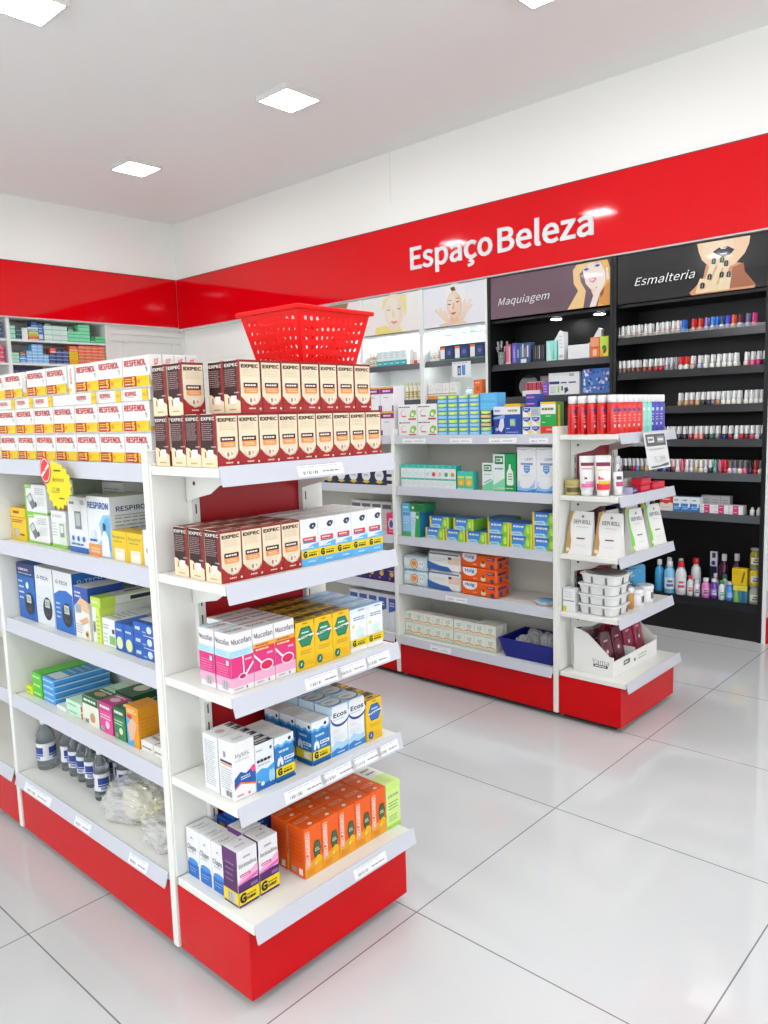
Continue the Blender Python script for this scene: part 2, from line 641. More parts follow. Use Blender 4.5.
def cabinet(name, label, y1, y0, zs, colour, lipcol, body='#0b0b0d', plinth=None, lights=(), clear=None, glow=28, top=2.47, header=2.15, depths=None):
    """Cabinet against the beauty wall; y1 its left end, y0 its right end, zs shelf heights from the top down."""
    g = thing(name, label, 'wall cabinet', (0, 0, 0))
    cm = mat(body, .4, noise=.05)
    for y in (y0, y1 - .022):
        MB().box(XF, XK, y, y + .022, .0, top, cm).build('side_panel', g, bevel=.002)
    MB().box(XK - .012, XK, y0 + .022, y1 - .022, .02, top, cm).build('back_panel', g)
    MB().box(XF + .02, XK - .012, y0 + .022, y1 - .022, top - .02, top, cm).build('top_panel', g)
    MB().box(XF + .012, XK - .012, y0 + .022, y1 - .022, 0, .19 if not plinth else .16, plinth or cm).build('plinth', g)
    MB().box(XF + .03, XK - .012, y0 + .022, y1 - .022, header - .018, header, cm).build('header_shelf', g)
    for y in lights:
        m = MB().lathe([(.045, -.006), (.045, 0)], mat('#e8e8e8', .3), 20, (4.1, y, header - .018))
        m.lathe([(.036, -.008), (.036, -.0062)], mat('#f6fbff', .5, emit=glow), 20, (4.1, y, header - .018))
        m.build('downlight', g)
    for i, z in enumerate(zs[:2] if glow > 50 else ()):
        MB().box(XF + .05, XF + .075, y0 + .06, y1 - .06, z - .026, z - .018, mat('#f2fbfb', .5, emit=9)).build('light_strip', g)
    for i, z in enumerate(zs):
        s = MB().box(XF + .03, XK - .012, y0 + .022, y1 - .022, z - .018, z, cm).build('shelf', g)
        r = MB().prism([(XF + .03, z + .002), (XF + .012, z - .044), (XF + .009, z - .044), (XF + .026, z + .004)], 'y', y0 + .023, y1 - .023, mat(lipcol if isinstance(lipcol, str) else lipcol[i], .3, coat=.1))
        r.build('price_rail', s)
        if clear and i in clear:
            MB().box(XF + .028, XF + .031, y0 + .03, y1 - .03, z, z + .022, mat('#e8f0f0', .1, trans=.9)).build('clear_lip', s)
    return g


def poster(parent, y1, y0, z0, z1, base, draw, name='header_poster', gloss=.12):
    mb = MB()
    mb.box(XF + .012, XF + .02, y0, y1, z0, z1, mat(base, gloss, coat=.4))
    f = Face(mb, (XF + .012, y1, z0), (0, -1, 0), (0, 0, 1), (-1, 0, 0), y1 - y0, z1 - z0, .0004)
    draw(f)
    return mb.build(name, parent)


def plot(f, fn):
    """Outline points of the printed picture -> shares of the panel."""
    def far(p, k=.11 if f.W > .9 else 0):
        u, v = fn(*p)
        return u + k * u * (1 - u), v
    return lambda col, *pts: f.poly([far(p) for p in pts], mat(col, .15, coat=.3))


def art_makeup(f):
    fn = lambda x, y: ((560 + x / 12.8 - 491) / 118.5, max(0, min(1, ((726 - .12 * x) - y) / ((726 - .12 * x) - (165 - .165 * x)))))
    P = plot(f, fn)
    P('#d7a45a', (380, 180), (240, 125), (210, 140), (330, 80), (590, 62), (632, 200), (640, 655), (470, 675), (500, 500), (420, 300))
    P('#f0c98a', (205, 135), (160, 210), (170, 380), (225, 470), (90, 712), (290, 688), (322, 470), (260, 360), (240, 260), (300, 190), (300, 130))
    P('#f3dfcf', (285, 215), (300, 150), (400, 110), (500, 95), (545, 200), (500, 380), (430, 440), (380, 450), (320, 380))
    P('#e7c9b5', (385, 440), (455, 430), (470, 520), (430, 560), (400, 500))
    P('#f6e6da', (470, 270), (490, 265), (500, 340), (540, 180), (565, 240), (570, 350), (500, 500), (450, 670), (368, 682), (420, 520), (460, 440))
    P('#f6e6da', (575, 180), (600, 170), (615, 320), (585, 330))
    P('#c98a44', (520, 470), (610, 350), (636, 420), (630, 652), (560, 660), (480, 620))
    P('#8c5a2a', (500, 500), (560, 420), (545, 510), (510, 560))
    for cx, cy in ((325, 198), (465, 150)):
        P('#5c6fb0', (cx - 36, cy + 8), (cx - 10, cy - 18), (cx + 28, cy - 22), (cx + 38, cy), (cx + 6, cy + 18))
        P('#1d2440', (cx - 8, cy - 6), (cx + 12, cy - 9), (cx + 14, cy + 6), (cx - 6, cy + 9))
        P('#7a5a3c', (cx - 40, cy - 26), (cx, cy - 48), (cx + 36, cy - 42), (cx, cy - 40))
    P('#cf7d84', (360, 325), (400, 315), (450, 300), (460, 320), (420, 365), (375, 355))
    P('#f8f2ee', (375, 330), (445, 312), (420, 338), (385, 342))
    f.text('Maquiagem', .30, .40, .17, mat('#f1eef0', .2), .45, bold=0, shear=.28)


def art_nails(f):
    fn = lambda x, y: ((690 + x / 9.846 - 616) / 152, max(0, min(1, ((670 - .11 * x) - y) / ((670 - .11 * x) - (140 - .167 * x)))))
    P = plot(f, fn)
    P('#c48a66', (160, 350), (130, 500), (0, 640), (20, 668), (120, 655), (640, 600), (655, 570), (540, 420), (530, 340), (350, 300))
    P('#9a5f44', (420, 380), (530, 330), (545, 430), (650, 572), (400, 600))
    P('#e4c2a0', (68, 130), (590, 45), (580, 130), (540, 230), (450, 340), (380, 380), (200, 375), (120, 300), (85, 210))
    P('#f0d8b8', (120, 130), (420, 75), (440, 200), (360, 330), (230, 350), (140, 260))
    P('#131315', (225, 215), (285, 170), (330, 172), (370, 155), (437, 190), (400, 245), (330, 268), (260, 240))
    P('#8d8d8d', (290, 235), (372, 215), (350, 240), (310, 246))
    P('#d9cfc4', (290, 168), (340, 175), (370, 162), (345, 185), (310, 185))
    hand = '#f0dcb9'
    P('#e8cfa8', (60, 652), (80, 560), (105, 490), (150, 500), (190, 420), (330, 400), (400, 420), (420, 440), (395, 615))
    P(hand, (215, 300), (258, 290), (262, 345), (235, 420), (190, 520), (150, 520), (185, 400))
    P(hand, (300, 285), (345, 280), (350, 340), (300, 430), (250, 560), (205, 540), (265, 400))
    P(hand, (345, 315), (388, 310), (392, 380), (360, 470), (330, 600), (280, 600), (315, 430))
    P(hand, (375, 450), (412, 445), (410, 520), (395, 612), (350, 612))
    P('#c79c74', (258, 360), (275, 360), (220, 520), (205, 520))
    P('#c79c74', (330, 380), (340, 380), (285, 560), (270, 560))
    for cx, cy in ((238, 315), (320, 300), (362, 340), (200, 480), (320, 458), (390, 455), (132, 570)):
        P('#101012', (cx - 22, cy + 26), (cx - 18, cy - 20), (cx - 4, cy - 34), (cx + 16, cy - 32), (cx + 24, cy - 16), (cx + 16, cy + 28))
        P('#b9b4ad', (cx - 4, cy + 18), (cx + 2, cy - 22), (cx + 7, cy - 22), (cx + 2, cy + 18))
    f.text('Esmalteria', .345, .42, .16, mat('#f3f3f3', .2), .42, bold=0, shear=.28)


def art_towel(f):
    fn = lambda x, y: ((x - 330) / 415, max(0, min(1, ((386 - .108 * x) - y) / ((386 - .108 * x) - (128 - .131 * x)))))
    P = plot(f, fn)

    def E(col, x, y, rx, ry, rot=0, a0=0, a1=360):
        u, v = fn(x, y)
        f.ell(u, v, rx / 415, ry / 268, mat(col, .15, coat=.3), 22, rot, a0, a1)
    P('#e0bfa3', (442, 322), (500, 306), (570, 296), (622, 300), (622, 312), (440, 334))
    P('#d8b193', (514, 270), (566, 258), (572, 300), (516, 308))
    for pts in (((408, 228), (416, 214), (452, 236), (440, 210), (450, 206), (476, 244), (474, 226), (483, 224), (500, 268), (522, 300), (506, 318), (470, 290)),
                ((566, 312), (580, 262), (606, 226), (606, 150), (618, 150), (622, 196), (650, 150), (658, 154), (636, 208), (664, 182), (668, 190), (634, 232), (604, 290))):
        P('#e9ccb2', *pts)
        P('#f1dcc8', *[(sum(q[0] for q in pts) / len(pts) * .25 + x * .75, sum(q[1] for q in pts) / len(pts) * .25 + y * .75) for x, y in pts])
    E('#e6e6e4', 548, 128, 68, 84, 8)
    E('#f3f3f1', 562, 112, 46, 62, 8)
    P('#f0f0ee', (500, 84), (528, 66), (612, 54), (618, 110), (604, 176), (590, 120), (540, 92))
    E('#e2bd9c', 545, 192, 50, 92, 8)
    E('#f0d6bf', 541, 190, 43, 84, 8)
    E('#f7e6d6', 530, 178, 26, 56, 8)
    P('#5a3a2a', (520, 74), (546, 66), (558, 92), (530, 98))
    P('#6d4c38', (498, 166), (514, 156), (528, 158), (528, 162), (514, 161))
    P('#6d4c38', (552, 152), (568, 142), (584, 142), (582, 147), (568, 147))
    P('#3a2a22', (500, 186), (512, 181), (526, 184), (514, 191))
    P('#3a2a22', (554, 172), (568, 165), (582, 165), (570, 174))
    P('#d2a685', (539, 172), (545, 172), (549, 214), (540, 222), (530, 218))
    P('#bf6a62', (522, 246), (536, 239), (545, 241), (562, 234), (550, 252), (534, 256))
    P('#8f4540', (524, 246), (543, 245), (560, 236), (544, 249))


def art_yellow(f):
    fn = lambda x, y: ((x + 58) / 368, max(0, min(1, ((388 - .12 * x) - y) / ((388 - .12 * x) - (135 - .139 * x)))))
    P = plot(f, fn)

    def E(col, x, y, rx, ry, rot=0):
        u, v = fn(x, y)
        f.ell(u, v, rx / 368, ry / 250, mat(col, .15, coat=.3), 24, rot)
    P('#f6ea9c', (70, 220), (82, 146), (100, 128), (228, 108), (234, 190), (226, 260), (214, 200), (200, 150), (110, 162))
    P('#f4e48c', (20, 385), (30, 335), (96, 318), (130, 340), (186, 326), (206, 362))
    P('#f5e2c6', (118, 300), (182, 292), (184, 345), (140, 356), (112, 350))
    E('#f6e6cc', 152, 218, 62, 118, 4)
    E('#fbf3e4', 142, 220, 44, 92, 4)
    P('#cdb68e', (100, 196), (116, 188), (132, 191), (130, 195), (114, 193))
    P('#cdb68e', (168, 187), (184, 180), (202, 184), (200, 188), (184, 185))
    P('#9c8a66', (102, 214), (116, 207), (132, 212), (116, 219))
    P('#9c8a66', (168, 206), (184, 199), (200, 203), (184, 211))
    P('#ecd6ae', (146, 208), (151, 208), (158, 258), (148, 266), (138, 260))
    P('#e3a08e', (126, 296), (142, 288), (152, 291), (164, 286), (178, 293), (152, 312))
    P('#c97f70', (128, 296), (152, 297), (176, 293), (152, 301))


def art_grey(f):
    P = lambda col, *pts: f.poly(pts, mat(col, .15, coat=.3))
    P('#d9d8d6', (0, 0), (1, 0), (1, 1), (0, 1))
    P('#8c7058', (.2, 1), (.28, .62), (.72, .62), (.8, 1))
    P('#e6c8ae', (.3, .75), (.36, .35), (.5, .2), (.64, .35), (.7, .75), (.6, .9), (.4, .9))
    P('#4d3a30', (.36, .6), (.44, .64), (.44, .57))
    P('#4d3a30', (.56, .64), (.64, .6), (.56, .57))


NZ = (1.93, 1.70, 1.47, 1.255, 1.042, .785, .226)
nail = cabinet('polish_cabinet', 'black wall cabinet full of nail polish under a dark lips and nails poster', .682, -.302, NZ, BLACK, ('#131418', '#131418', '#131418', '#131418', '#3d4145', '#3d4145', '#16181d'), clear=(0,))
poster(nail, .66, -.28, 2.155, 2.462, '#1c1b1d', art_nails)
make = cabinet('makeup_cabinet', 'black wall cabinet of makeup under a mauve poster of a blonde woman', 1.70, .684, (1.82, 1.575, 1.3, 1.0, .6, .22), BLACK, '#1d1f24', lights=(1.2, .86))
poster(make, 1.678, .706, 2.162, 2.462, '#66505b', art_makeup)
WC = '#f3f4f2'
cosA = cabinet('cosmetics_cabinet', 'white wall cabinet under the poster of a woman with towelled hair', 2.352, 1.702, (1.89, 1.585, 1.3, 1.0, .6, .22), None, '#3a3d42', WC, mat('#b80f1c', .25), (2.2, 2.03, 1.86), glow=75)
poster(cosA, 2.33, 1.724, 2.155, 2.462, '#d5d6da', art_towel)
cosB = cabinet('cosmetics_cabinet', 'white wall cabinet under the pale yellow poster of a face', 3.032, 2.354, (1.885, 1.59, 1.3, 1.0, .6, .22), None, '#3a3d42', WC, mat('#b80f1c', .25), (2.86, 2.69, 2.52), glow=75)
poster(cosB, 3.01, 2.376, 2.155, 2.462, '#f7f6f0', art_yellow)
cosC = cabinet('cosmetics_cabinet', 'white wall cabinet under a grey poster mostly hidden by the red basket', 3.722, 3.034, (1.885, 1.59, 1.3, 1.0, .6, .22), None, '#3a3d42', WC, mat('#b80f1c', .25), (3.54, 3.38, 3.2), glow=75)
poster(cosC, 3.70, 3.056, 2.155, 2.462, '#c9c9c8', art_grey)
side = cabinet('cosmetics_cabinet', 'white wall cabinet with red plinth cut by the right edge of the photo', -.306, -1.35, (1.9, 1.6, 1.3, 1.0, .7, .38), None, '#e6e7ea', WC, mat('#b80f1c', .25))

# ------------------------------------------------------------------ nail polish
PB = {}


def polish(cap, body, h=1.0):
    if (cap, body, h) not in PB:
        glass = mat(body, .12, coat=.5)
        b = MB().lathe([(.0122, 0), (.0142, .002), (.0145, .024 * h), (.0125, .031 * h), (.0065, .035 * h), (.0065, .037 * h)], glass, 12).mesh('polish_body')
        c = MB().lathe([(.0098, .036 * h), (.0103, .039 * h), (.0086, .07 * h), (.0068, .084 * h), (.004, .0855 * h)], mat(cap, .3), 12).mesh('polish_cap')
        PB[(cap, body, h)] = (b, c)
    return PB[(cap, body, h)]


CN = {'#f2f1ee': 'white', '#d3262a': 'red', '#e2432c': 'orange red', '#8a6fc0': 'lilac', '#3d8fd0': 'sky blue', '#1f62c8': 'blue', '#29495f': 'dark teal', '#4a4ad0': 'violet blue', '#e8603a': 'orange',
      '#5a2038': 'dark plum', '#66708e': 'slate', '#c8327c': 'magenta', '#e6ddce': 'cream', '#e5c9bd': 'blush', '#b9a093': 'beige', '#6f5f58': 'grey brown', '#6d4238': 'brown', '#8a4038': 'russet',
      '#a33434': 'brick red', '#b4222c': 'crimson', '#8d8a92': 'grey', '#c9c6cc': 'silver', '#eceae0': 'ivory', '#a7a3c4': 'lavender', '#e9c3c0': 'pale pink', '#e0628c': 'pink', '#22283e': 'navy',
      '#b59a6c': 'gold', '#2b2a2e': 'black', '#a9735c': 'tan', '#e08a76': 'coral', '#2f6a4c': 'green', '#23306e': 'deep blue', '#7a2036': 'wine', '#b3505a': 'dusty rose', '#4f8f88': 'sea green',
      '#4f74b8': 'denim blue', '#8a7a3c': 'olive', '#e3b391': 'peach', '#b42438': 'ruby', '#a04050': 'rose red', '#efe6c8': 'vanilla', '#6f6c70': 'smoke'}
C_ = {v: k for k, v in CN.items()}
W_ = 'white'
SHELF = ['top', 'second', 'third', 'fourth', 'fifth']
rowsP = [
    ([.667, .634, .596, .559, .522, .479, .446, .398, .363, .332, .293, .262, .228, .166, .125, .085, .048, .018, -.01, -.042, -.078, -.116, -.16, -.197],
     [(W_, 'cream')] * 3 + [(W_, 'blush')] * 2 + [(W_, 'cream')] * 2 + [(W_, 'blush')] * 3 + [(W_, 'pale pink')] * 2 + [('blue', 'sky blue'), ('red', 'coral'), ('orange red', 'coral'), ('lilac', 'lavender'), ('sky blue', 'silver'), ('blue', 'slate'),
      ('dark teal', 'silver'), ('violet blue', 'lavender'), ('orange', 'peach'), ('dark plum', 'silver'), ('slate', 'lavender'), ('magenta', 'pink')]),
    ([.655, .625, .592, .56, .528, .485, .447, .407, .372, .333, .302, .272, .242, .206, .167, .121, .084, .044, .005, -.03, -.062, -.097, -.159, -.196, -.23, -.265],
     [(W_, 'grey brown')] * 2 + [(W_, 'brown')] * 3 + [(W_, 'russet')] * 2 + [(W_, 'brick red'), (W_, 'crimson'), ('silver', 'grey'), ('silver', 'grey'), ('grey', 'smoke'), ('red', 'ivory'), ('red', 'ivory'), (W_, 'beige'), (W_, 'lavender')]
     + [(W_, 'ivory')] * 5 + [(W_, 'cream'), (W_, 'pale pink'), (W_, 'pink'), (W_, 'magenta'), (W_, 'navy')]),
    ([.244, .202, .169, .132, .098, .062, .034, .004, -.028, -.06, -.092, -.122, -.164, -.195, -.224, -.255],
     [(W_, 'gold'), (W_, 'gold'), (W_, 'tan'), (W_, 'gold'), (W_, 'black'), (W_, 'black'), (W_, 'smoke'), (W_, 'tan')] + [(W_, 'ivory')] * 8),
    ([.44, .40, .36, .319, .285, .25, .21, .172, .135, .104, .072, .04, .004, -.037, -.075, -.111, -.142, -.172, -.204, -.236, -.266],
     [(W_, 'silver'), (W_, 'black'), (W_, 'wine'), (W_, 'silver'), (W_, 'grey'), (W_, 'black'), (W_, 'black'), (W_, 'rose red'), (W_, 'coral'), (W_, 'coral'), (W_, 'black'), (W_, 'green'), (W_, 'smoke'), (W_, 'deep blue'), (W_, 'wine'),
      (W_, 'silver'), (W_, 'crimson'), (W_, 'wine'), (W_, 'dusty rose'), (W_, 'silver'), (W_, 'black')]),
    ([.644, .61, .58, .552, .522, .493, .463, .433, .402, .371, .341, .311, .281, .252, .222, .192, .162, .132, .102, .072, .042, .012, -.018, -.048, -.078, -.108, -.138, -.168, -.198, -.228, -.258],
     [('silver', 'grey'), (W_, 'black'), ('silver', 'black'), ('silver', 'ruby'), ('silver', 'denim blue'), ('silver', 'olive'), ('silver', 'peach'), ('silver', 'gold'), ('silver', 'grey'), ('black', 'navy'), ('black', 'denim blue'), (W_, 'black'),
      ('pale pink', 'wine'), (W_, 'ivory'), ('pink', 'dusty rose'), (W_, 'silver'), ('silver', 'silver'), ('vanilla', 'gold'), (W_, 'vanilla'), ('silver', 'silver'), (W_, 'black'), ('sea green', 'sea green'), ('pink', 'rose red'),
      ('red', 'ruby'), ('smoke', 'pale pink'), ('smoke', 'lavender'), ('smoke', 'vanilla'), ('smoke', 'pink'), ('black', 'navy'), ('brick red', 'crimson'), ('smoke', 'ivory')])]
for si, (ys, cols) in enumerate(rowsP):
    for depth in (0, 1):
        for k, y in enumerate(ys):
            cap, body = cols[k]
            bm_, cm_ = polish(C_[cap], C_[body])
            place = '%s from left, %s polish shelf' % (ORD[k], SHELF[si]) if not depth else 'behind the %s one, %s polish shelf' % (ORD[k], SHELF[si])
            o = tag(obj('nail_polish_bottle', bm_, None, (4.0 + .034 * depth + RND.uniform(-.003, .003), y - .003 * depth, NZ[si])), 'nail polish, %s cap over %s bottle, %s' % (cap, body, place), 'nail polish', 'nail polish bottles on the black shelves')
            obj('bottle_cap', cm_, o)
# ------------------------------------------------------------------ goods on the near run
def put(me, name, label, cat, loc, rz=0, group=None):
    return tag(obj(name, me, None, (loc[0], loc[1], loc[2] + .0006), rz), label, cat, group)


def ec(me, name, label, x0, w, yf, d, z, group=None, o=(LX, LY), cat='box', rz=0):
    """On an end cap: x0 the left edge, yf the front face (shelf coordinates)."""
    return put(me, name, label, cat, (o[0] + x0 + w / 2, o[1] + yf + d / 2, z), rz, group)


def lf(me, name, label, y, d, z, group=None, gx=LX, xf=.03, cat='box', rz=-90):
    """On a long side: y the centre, xf the front face."""
    return put(me, name, label, cat, (gx + xf + d / 2, y, z), rz, group)


def g_band(f, v0, v1):
    f.rect(0, v0, 1, v1, '#f7d90f')
    f.text('G', .2, (v0 + v1) / 2, (v1 - v0) * .66, '#15150f', bold=.07)
    f.micro(.38, v0 + (v1 - v0) * .5, .9, v0 + (v1 - v0) * .75, 1, '#6b6a1c', .5)
    f.micro(.38, v0 + (v1 - v0) * .2, .88, v0 + (v1 - v0) * .48, 1, '#222214', .75)


def d_expec(w, d, h):
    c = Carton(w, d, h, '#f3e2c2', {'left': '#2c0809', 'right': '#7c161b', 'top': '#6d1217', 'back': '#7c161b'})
    f = c.front
    f.rect(0, .955, 1, 1, '#7c161b')
    f.rect(.0, 0, .025, 1, '#7c161b').rect(.975, 0, 1, 1, '#7c161b')
    f.text('EXPEC', .5, .88, .06, '#3a1c16', .84, bold=.05)
    f.micro(.14, .68, .88, .83, 5, '#c9b79a', .3)
    f.rect(.16, .475, .84, .565, '#3a1517')
    f.micro(.22, .5, .8, .54, 1, '#e8e0d8', .8)
    f.rect(.18, .37, .84, .475, '#f0954f')
    f.micro(.28, .39, .76, .45, 2, '#fbdcb8', .5)
    f.poly([(0, .31), (.1, .27), (.25, .19), (.5, .13), (.78, .16), (.92, .24), (1, .33), (1, 0), (0, 0)], '#96191c')
    f.ell(.52, .235, .24, .075, '#f3e6d0')
    f.text('8', .46, .235, .07, '#7c1a1a', bold=.03)
    f.text('h', .64, .245, .05, '#96191c', bold=.02)
    f.micro(.3, .06, .7, .1, 1, '#e8c8b8', .7, 'c')
    f.rect(.86, .05, .94, .09, '#f3e6d0')
    g = c.left
    g.rect(.8, 0, 1, 1, '#7c161b')
    g.text('EXPEC', .5, .91, .055, '#efe6dc', .86, bold=.03)
    g.micro(.08, .5, .86, .84, 9, '#a98b88', .3)
    g.text('expec', .8, .39, .03, '#efe6dc', .3)
    g.poly([(0, .0), (1, 0), (1, .22), (.8, .26), (.6, .24), (.4, .3), (.2, .36), (0, .37)], '#efdcb6')
    g.rect(.42, .18, .78, .33, '#fbfaf6').rect(.24, .18, .3, .3, '#96191c')
    g.micro(.3, .05, .75, .09, 1, '#a08f70', .6)
    t = c.top
    t.rect(.22, .18, .8, .42, '#e8d8bc')
    t.rect(.12, .55, .9, .62, '#8f3a34')
    t.rect(.08, .75, .92, .78, '#8f3a34')
    return c.mesh('expectorant_carton')


def d_resf(w, d, h, lying=False):
    c = Carton(w, d, h, '#ecebe6')
    f = c.front
    f.rect(0, 0, .012, 1, '#b9b6b0').rect(.988, 0, 1, 1, '#b9b6b0').rect(0, .975, 1, 1, '#c9c6c0').rect(0, 0, 1, .02, '#b9b6b0')  # grey borders paint in the shadow gaps between neighbouring boxes
    if lying:
        f.text('RESFENOL', .3, .6, .34, '#b8141e', .44, bold=.03)
        f.micro(.14, .22, .46, .42, 1, '#bdbab6', .4)
        f.rect(.72, 0, .93, .98, '#f2cd12')
        f.cir(.8, .5, .03, '#d87d16')
        f.micro(.84, .3, .92, .7, 2, '#c98f10', .3)
        c.right.rect(.1, .3, .6, .7, '#f2cd12')
    else:
        f.text('RESFENOL', .47, .79, .18, '#b8141e', .8, bold=.035)
        f.micro(.6, .66, .82, .71, 1, '#9c9894', .5)
        f.micro(.1, .5, .62, .64, 3, '#d6d3ce', .3)
        f.cir(.86, .56, .042, '#8a8a88').cir(.86, .56, .034, '#ecebe6')
        f.poly([(.85, .56), (.87, .56), (.875, .64), (.865, .64)], '#555555')
        f.rect(.0, .06, .98, .38, '#f6d21a')
        f.rect(.04, .06, .52, .38, '#a81812')
        f.text('5', .4, .22, .22, '#f6d21a', bold=.06)
        f.micro(.09, .2, .34, .33, 2, '#f6d21a', .5)
        f.micro(.1, .1, .34, .17, 1, '#f3e3da', .5)
        f.cir(.6, .22, .05, '#e08a1a')
        f.micro(.68, .26, .94, .34, 2, '#d9a910', .4)
        f.micro(.3, .015, .9, .05, 1, '#c0bdb8', .6)
        r = c.right
        r.text('RESFENOL', .5, .62, .34, '#cb232c', .55, rot=90, bold=.03)
        r.rect(.0, .06, .5, .2, '#f6d21a')
    c.top.micro(.1, .2, .9, .7, 3, '#d8d6d2', .3)
    c.top.rect(.4, .3, .52, .7, '#d2565a')
    return c.mesh('cold_capsule_box')


# -- the white, red and yellow cold capsule boxes on the top shelf
RW, RD, RH = .135, .035, .083
me_r, me_l = d_resf(RW, RD, RH), d_resf(RW, RH, .032, True)
GR = 'white red and yellow cold capsule boxes'
WR = 'white cold capsule box with yellow strip, '
CAPS = 'cold_capsule_box'
ZT = SZ[0]
for row in (0, 1):
    for k in range(7):
        y = .0945 + .1365 * k
        lf(me_r, CAPS, WR + '%s from the end post, %s row' % (ORD[k], ('lowest', 'second')[row]), y - .0, RD, ZT + row * (RH + .0005), GR)
    for b in range(3):
        lf(me_r, CAPS, WR + 'at the end post, %s row, %s box back' % (('lowest', 'second')[row], ORD[b + 1]), .0945, RD, ZT + row * (RH + .0005), GR, xf=.03 + (RD + .001) * (b + 1))
zl = ZT + 2 * RH + .001
for k in range(7):
    o = lf(me_l, CAPS, 'white cold capsule box lying flat on the stack, %s from the end post' % ORD[k], .0875 + .1355 * k, RH, zl, GR)
    if k == 3:
        o.rotation_euler.z = math.radians(90)
        o['label'] = 'white cold capsule box lying flat on the stack, turned back to front'
lf(me_l, CAPS, 'white cold capsule box lying flat behind the one at the end post', .0875, RH, zl, GR, xf=.03 + RH + .001)
zu = zl + .0325
for k, (y, dx) in enumerate([(.0795, 0), (.216, 0), (.353, .004), (.535, 0), (.672, 0), (.84, 0), (.985, .004)]):
    lf(me_r, CAPS, 'white cold capsule box standing atop the stack, %s from the end post' % ORD[k], y, RD, zu, GR, xf=.03 + dx)
for b in range(3):
    lf(me_r, CAPS, 'white cold capsule box standing atop the stack at the end post, %s back' % ORD[b + 1], .0795, RD, zu, GR, xf=.03 + (RD + .001) * (b + 1))
put(me_r, CAPS, 'white cold capsule box on top of the stack turned with its narrow end forward', 'box', (LX + .03 + RW / 2, .443, zu), 180, GR)

# -- starburst price card hung on the top rail
mb = MB()
pts = []
for k in range(36):
    a = 2 * math.pi * k / 36
    r = (1.0 if k % 2 == 0 else .86) * (1 + .06 * math.sin(3 * a))
    pts.append((.088 * r * math.cos(a), .072 * r * math.sin(a)))
th = math.radians(-16)
pts = [(x * math.cos(th) - y * math.sin(th), x * math.sin(th) + y * math.cos(th)) for x, y in pts]
mb.prism([(-x, z) for x, z in pts], 'x', 0, .0012, mat('#f8e411', .5))
st = mb.build('hanging_price_star', None, (LX - .027, .462, 1.292))
tag(st, 'yellow starburst price card with a red round badge, hung on the near top rail', 'price card')
f = MB()
F = Face(f, (-.0004, .075, -.06), (0, -1, 0), (0, 0, 1), (-1, 0, 0), .15, .12)
ink = '#5b551a'
for t, u, v, hh, w, r in (('Resfenol', .56, .62, .1, .5, 0), ('12,99', .42, .36, .12, .36, 0)):
    F.text(t, u, v, hh, ink, w, bold=-.004, shear=.35)
F.micro(.4, .8, .72, .88, 1, ink, .5).micro(.56, .13, .78, .2, 1, ink, .5)
f.build('handwriting', st)
b = MB()
B_ = Face(b, (-.001, .104, .0), (0, -1, 0), (0, 0, 1), (-1, 0, 0), .07, .08)
B_.ell(.5, .5, .5, .5, '#c8202a', 24).ell(.5, .5, .44, .44, '#f7f4ee', 24).ell(.5, .5, .40, .40, '#d2222c', 24)
B_.poly([(.12, .32), (.2, .24), (.9, .66), (.84, .76)], '#f4f0ea')
B_.micro(.36, .45, .66, .55, 1, '#b0484c', .5)
b.build('round_badge', st)

# -- second shelf: first-aid devices
z = SZ[1]


def simple(name, w, d, h, base, ops, sides=None):
    c = Carton(w, d, h, base, sides)
    for op in ops:
        f = getattr(c, op[0])
        getattr(f, op[1])(*op[2:-1] if isinstance(op[-1], dict) else op[2:], **(op[-1] if isinstance(op[-1], dict) else {}))
    return c.mesh(name)


yb = simple('plaster_box', .115, .1, .112, '#f3c917', [('front', 'rect', 0, .7, 1, .73, '#a87b10'), ('front', 'micro', .2, .82, .62, .92, 1, '#8a3010', .8), ('front', 'micro', .12, .54, .9, .66, 2, '#a03018', .5),
            ('front', 'bars', .2, .1, .5, .36), ('front', 'micro', .6, .16, .92, .23, 1, '#8a3010', .8)])
lf(yb, 'plaster_box', 'tall yellow box with brown print at the far post, second shelf', .935, .1, z, xf=.045)


def d_monitor(w, d, h):
    c = Carton(w, d, h, '#f3f4f2')
    f = c.front
    f.rect(0, 0, .07, 1, '#7dbb3c').rect(0, .86, .34, 1, '#7dbb3c')
    f.micro(.06, .9, .3, .96, 1, '#f4f8ee', .6)
    f.poly([(.1, .55), (.28, .72), (.52, .3), (.34, .14)], '#6e7274')
    f.poly([(.14, .54), (.28, .67), (.38, .5), (.24, .38)], '#b9c2c4')
    f.poly([(.36, .66), (.44, .74), (.6, .4), (.52, .32)], '#e2e4e4').poly([(.46, .36), (.54, .44), (.58, .3), (.5, .22)], '#4c5052')
    f.micro(.52, .66, .95, .9, 4, '#8d9496', .35)
    f.micro(.62, .3, .95, .6, 5, '#b4babb', .3)
    f.rect(0, 0, 1, .07, '#7dbb3c')
    c.right.micro(.1, .6, .9, .9, 4, '#9aa0a0', .3).rect(0, 0, 1, .1, '#7dbb3c').bars(.2, .2, .6, .45)
    c.top.micro(.1, .2, .8, .8, 4, '#b4b8b8', .3)
    return c.mesh('blood_pressure_monitor_box')


